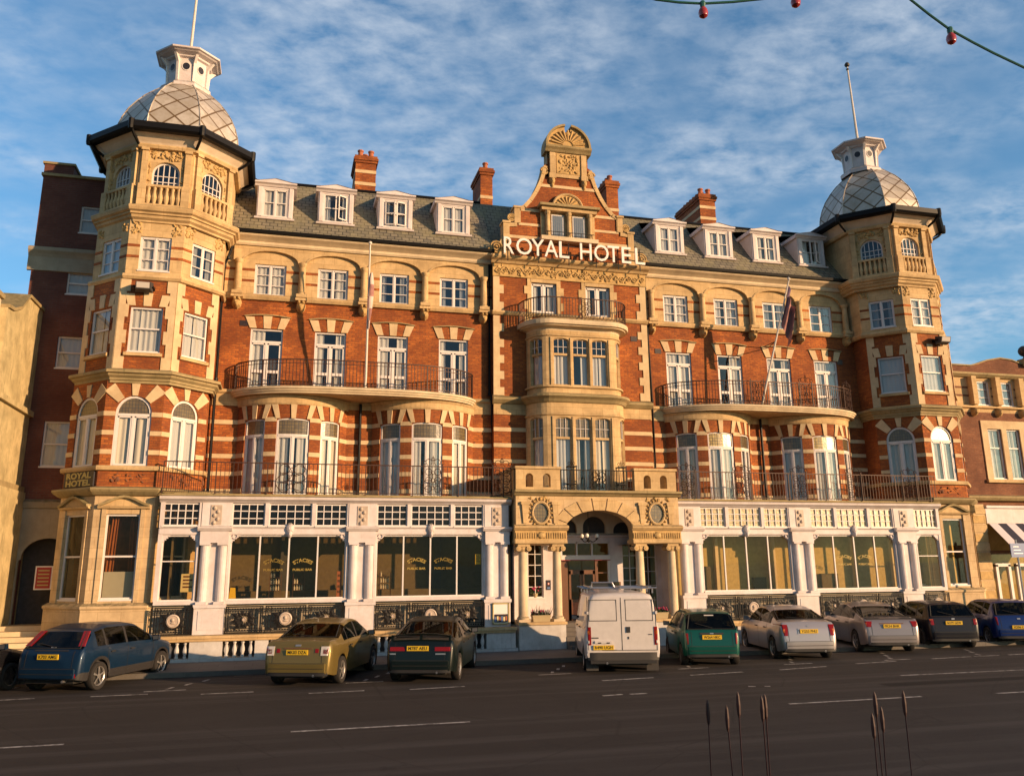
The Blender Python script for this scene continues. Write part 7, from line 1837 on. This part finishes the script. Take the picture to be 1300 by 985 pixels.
for a, b_ in ((-.86, -.13), (.09, .80)):
    for (p, q, r_, s_) in ((a, b_, 1.28, 1.30), (a, b_, 1.80, 1.815), (a, a + .018, 1.28, 1.81), (b_ - .018, b_, 1.28, 1.81)): vline(p, q, r_, s_, 'bumper_grey', .002, 'pressing')
vline(-.90, .88, .565, .58); vline(-.90, -.885, .58, 1.88); vline(.868, .882, .58, 1.88)
vline(.10, .20, 1.00, 1.14, 'plastic_dark', .02, 'door_handle'); vline(.135, .165, .84, .90, 'plastic_dark', .012, 'lock')
vline(-.80, -.62, .86, .885, 'plastic_dark', .008, 'badge'); vline(.66, .76, .94, .96, 'plastic_dark', .008, 'badge')
for z in (1.45, .74):
    for sg in (-1, 1): vline(*sorted((sg * .86, sg * .95)), z, z + .07, 'van_white', .03, 'door_hinge')
vline(-.80, -.16, .575, .585, 'bumper_grey'); vline(-.72, -.28, .74, .80, 'van_white', .03, 'plate_lamp')
for x in (-.60, -.38): vline(x - .04, x + .04, .742, .765, 'plastic_dark', .034, 'plate_lamp')
mb = MB()
for sg in (-1, 1): mb = MB(); mb.box(*sorted((sg * .62, sg * .93)), .28, .32, .05, .40, 'bumper_grey'); mb.build('mud_flap', vb)
rk = tag(empty('roof_rack', (cars['van'][0].location.x, cars['van'][0].location.y, 0), -R(15)), 'silver ladder rack fixed across the roof of the white van', 'roof rack')
mb = MB()
for y_ in (.35, 1.3, 2.3):
    mb.tube([(-.98, y_, 2.09), (.98, y_, 2.09)], .025, 'metal_grey', 6)
    for x in (-.86, .86): mb.tube([(x, y_, 1.96), (x, y_, 2.09)], .02, 'metal_grey', 6)
for x in (-.78, .0, .74): mb.tube([(x, .2, 2.12), (x, 2.5, 2.12)], .022, 'metal_grey', 6)
mb.build('bars', rk); mb = MB()
mb.tube([(-.74, .30, 2.12), (-.74, .30, 2.24), (-.20, .30, 2.24), (-.14, .30, 2.12)], .02, 'metal_grey', 6); mb.box(-.70, -.18, .34, .60, 2.13, 2.24, 'hub_dark'); mb.build('load_stop', rk)
cars['micra'] = car('hatchback_car', 'car', 'small rounded teal hatchback just right of the white van', 1.23, -7.7, 16, dict(L=3.72, W=1.60, H=1.43, belt=.92, r=.27, wheels=(.62, 2.98), paint='car_teal', top=hat(3.72, 1.43, .93, .10, 1.34, .36, .90, 2.80, 2.05), side=[(.48, .92), (1.0, 1.55), (1.62, 2.45)], rearglass=(.11, .37), screen=(2.08, 2.78), seat=(1.7, .9), doors=(1.0, 1.58, 2.5), tumble=.78,
    lights=[(.80, .95, .58, .86, 'lamp_red')], plate=(0, .76), reg='W264 HKC', bumper='car_teal', trim=[('plate_recess', -.32, .32, .83, .87, 'plastic_dark', .012), ('badge', -.05, .05, .84, .87, 'alloy', .022), ('brake_light', -.13, .13, 1.30, 1.325, 'lamp_clear', .008)], alloy=False))
cars['astra'] = car('saloon_car', 'car', 'silver saloon with tall red tail lamps next to the teal hatchback', 4.49, -7.3, 12, dict(L=4.25, W=1.71, H=1.43, belt=.96, r=.30, wheels=(.82, 3.42), paint='car_silver', top=sal(4.25, 1.06, .52, 1.43, rgy=1.3, wsb=3.12, wst=2.45), side=[(.86, 1.12), (1.18, 1.90), (1.98, 2.82)], rearglass=(.55, 1.22), screen=(2.52, 3.08), seat=(2.05, 1.2), doors=(1.15, 1.94, 2.9),
    lights=[(.70, .95, .68, .98, 'lamp_red', (.02, 0)), (.80, .92, .76, .86, 'lamp_orange')], plate=(0, .80), reg='YG53 PHU', bumper='car_silver', trim=[('plate_recess', -.32, -.29, .73, .88, 'alloy', .014), ('badge', -.04, .04, .92, .96, 'alloy', .014)], lower=True))
cars['vectra'] = car('saloon_car', 'car', 'greyish silver saloon with a dark rear window, third vehicle right of the van', 7.92, -6.45, 16, dict(L=4.5, W=1.76, H=1.43, belt=.96, r=.31, wheels=(.88, 3.58), paint='car_silver_two', top=sal(4.5, 1.02, .40, 1.43, rgy=1.5), side=[(.90, 1.28), (1.34, 2.10), (2.18, 3.05)], rearglass=(.42, 1.42), screen=(2.65, 3.25), seat=(2.25, 1.4), doors=(1.3, 2.14, 3.12),
    lights=[(.66, .95, .78, .94, 'lamp_red', (.05, 0)), (.86, .94, .80, .90, 'lamp_orange')], plate=(0, .80), reg='PK54 BHK', bumper='car_silver_two', trim=[('plate_recess', -.36, .36, .865, .885, 'wood_brown', .012), ('boot_lip', -.72, .72, 1.00, 1.03, 'plastic_dark', .02)]))
cars['golf'] = car('hatchback_car', 'car', 'very dark navy hatchback parked between the grey silver saloon and the bright blue car', 10.61, -5.95, 16, dict(L=4.02, W=1.69, H=1.42, belt=.94, r=.30, wheels=(.70, 3.18), paint='car_navy', top=hat(4.02, 1.42, .95, .08, 1.33, .34, .93, 2.95, 2.2), side=[(.52, .92), (1.0, 1.68), (1.76, 2.62)], rearglass=(.10, .345), screen=(2.22, 2.92), seat=(1.85, 1.0), doors=(1.0, 1.72, 2.68),
    lights=[(.74, .95, .74, .92, 'lamp_red'), (.76, .94, .885, .92, 'lamp_orange')], plate=(0, .80), reg='N379 GEW', bumper='car_navy', alloy=False, trim=[('badge', -.05, .05, .90, .94, 'alloy', .014)]))
cars['peug'] = car('hatchback_car', 'car', 'bright blue hatchback cut off by the right edge', 13.23, -5.86, 20, dict(L=3.84, W=1.66, H=1.43, belt=.93, r=.28, wheels=(.64, 3.08), paint='car_bright_blue', top=hat(3.84, 1.43, .94, .10, 1.34, .38, .92, 2.85, 2.1), side=[(.50, .90), (.98, 1.58), (1.66, 2.52)], rearglass=(.115, .385), screen=(2.12, 2.82), seat=(1.75, .95), doors=(.98, 1.62, 2.56), lights=[(.80, .95, .66, .92, 'lamp_red')], plate=(0, .60), reg='X206 LTR', bumper='car_bright_blue', trim=[('badge', -.05, .05, .84, .88, 'alloy', .014)]))
cars['left'] = car('hatchback_car', 'car', 'almost black car cut off by the left edge, its blue mirror showing', -18.25, -9.2, 24, dict(HB, paint='car_black', mirror='car_blue', top=hat(4.15, 1.43, .93, .13, 1.30, .52, .92, 3.12, 2.30), side=[(.62, .92), (.98, 1.72), (1.80, 2.78)], rearglass=(.14, .50), screen=(2.32, 3.10), seat=(1.95, 1.05), doors=(.98, 1.76, 2.86), lights=[(.66, .90, .70, .9, 'lamp_red')], plate=(0, .78), reg='R215 FHN', bumper='car_black', alloy=False, strip='plastic_dark'))
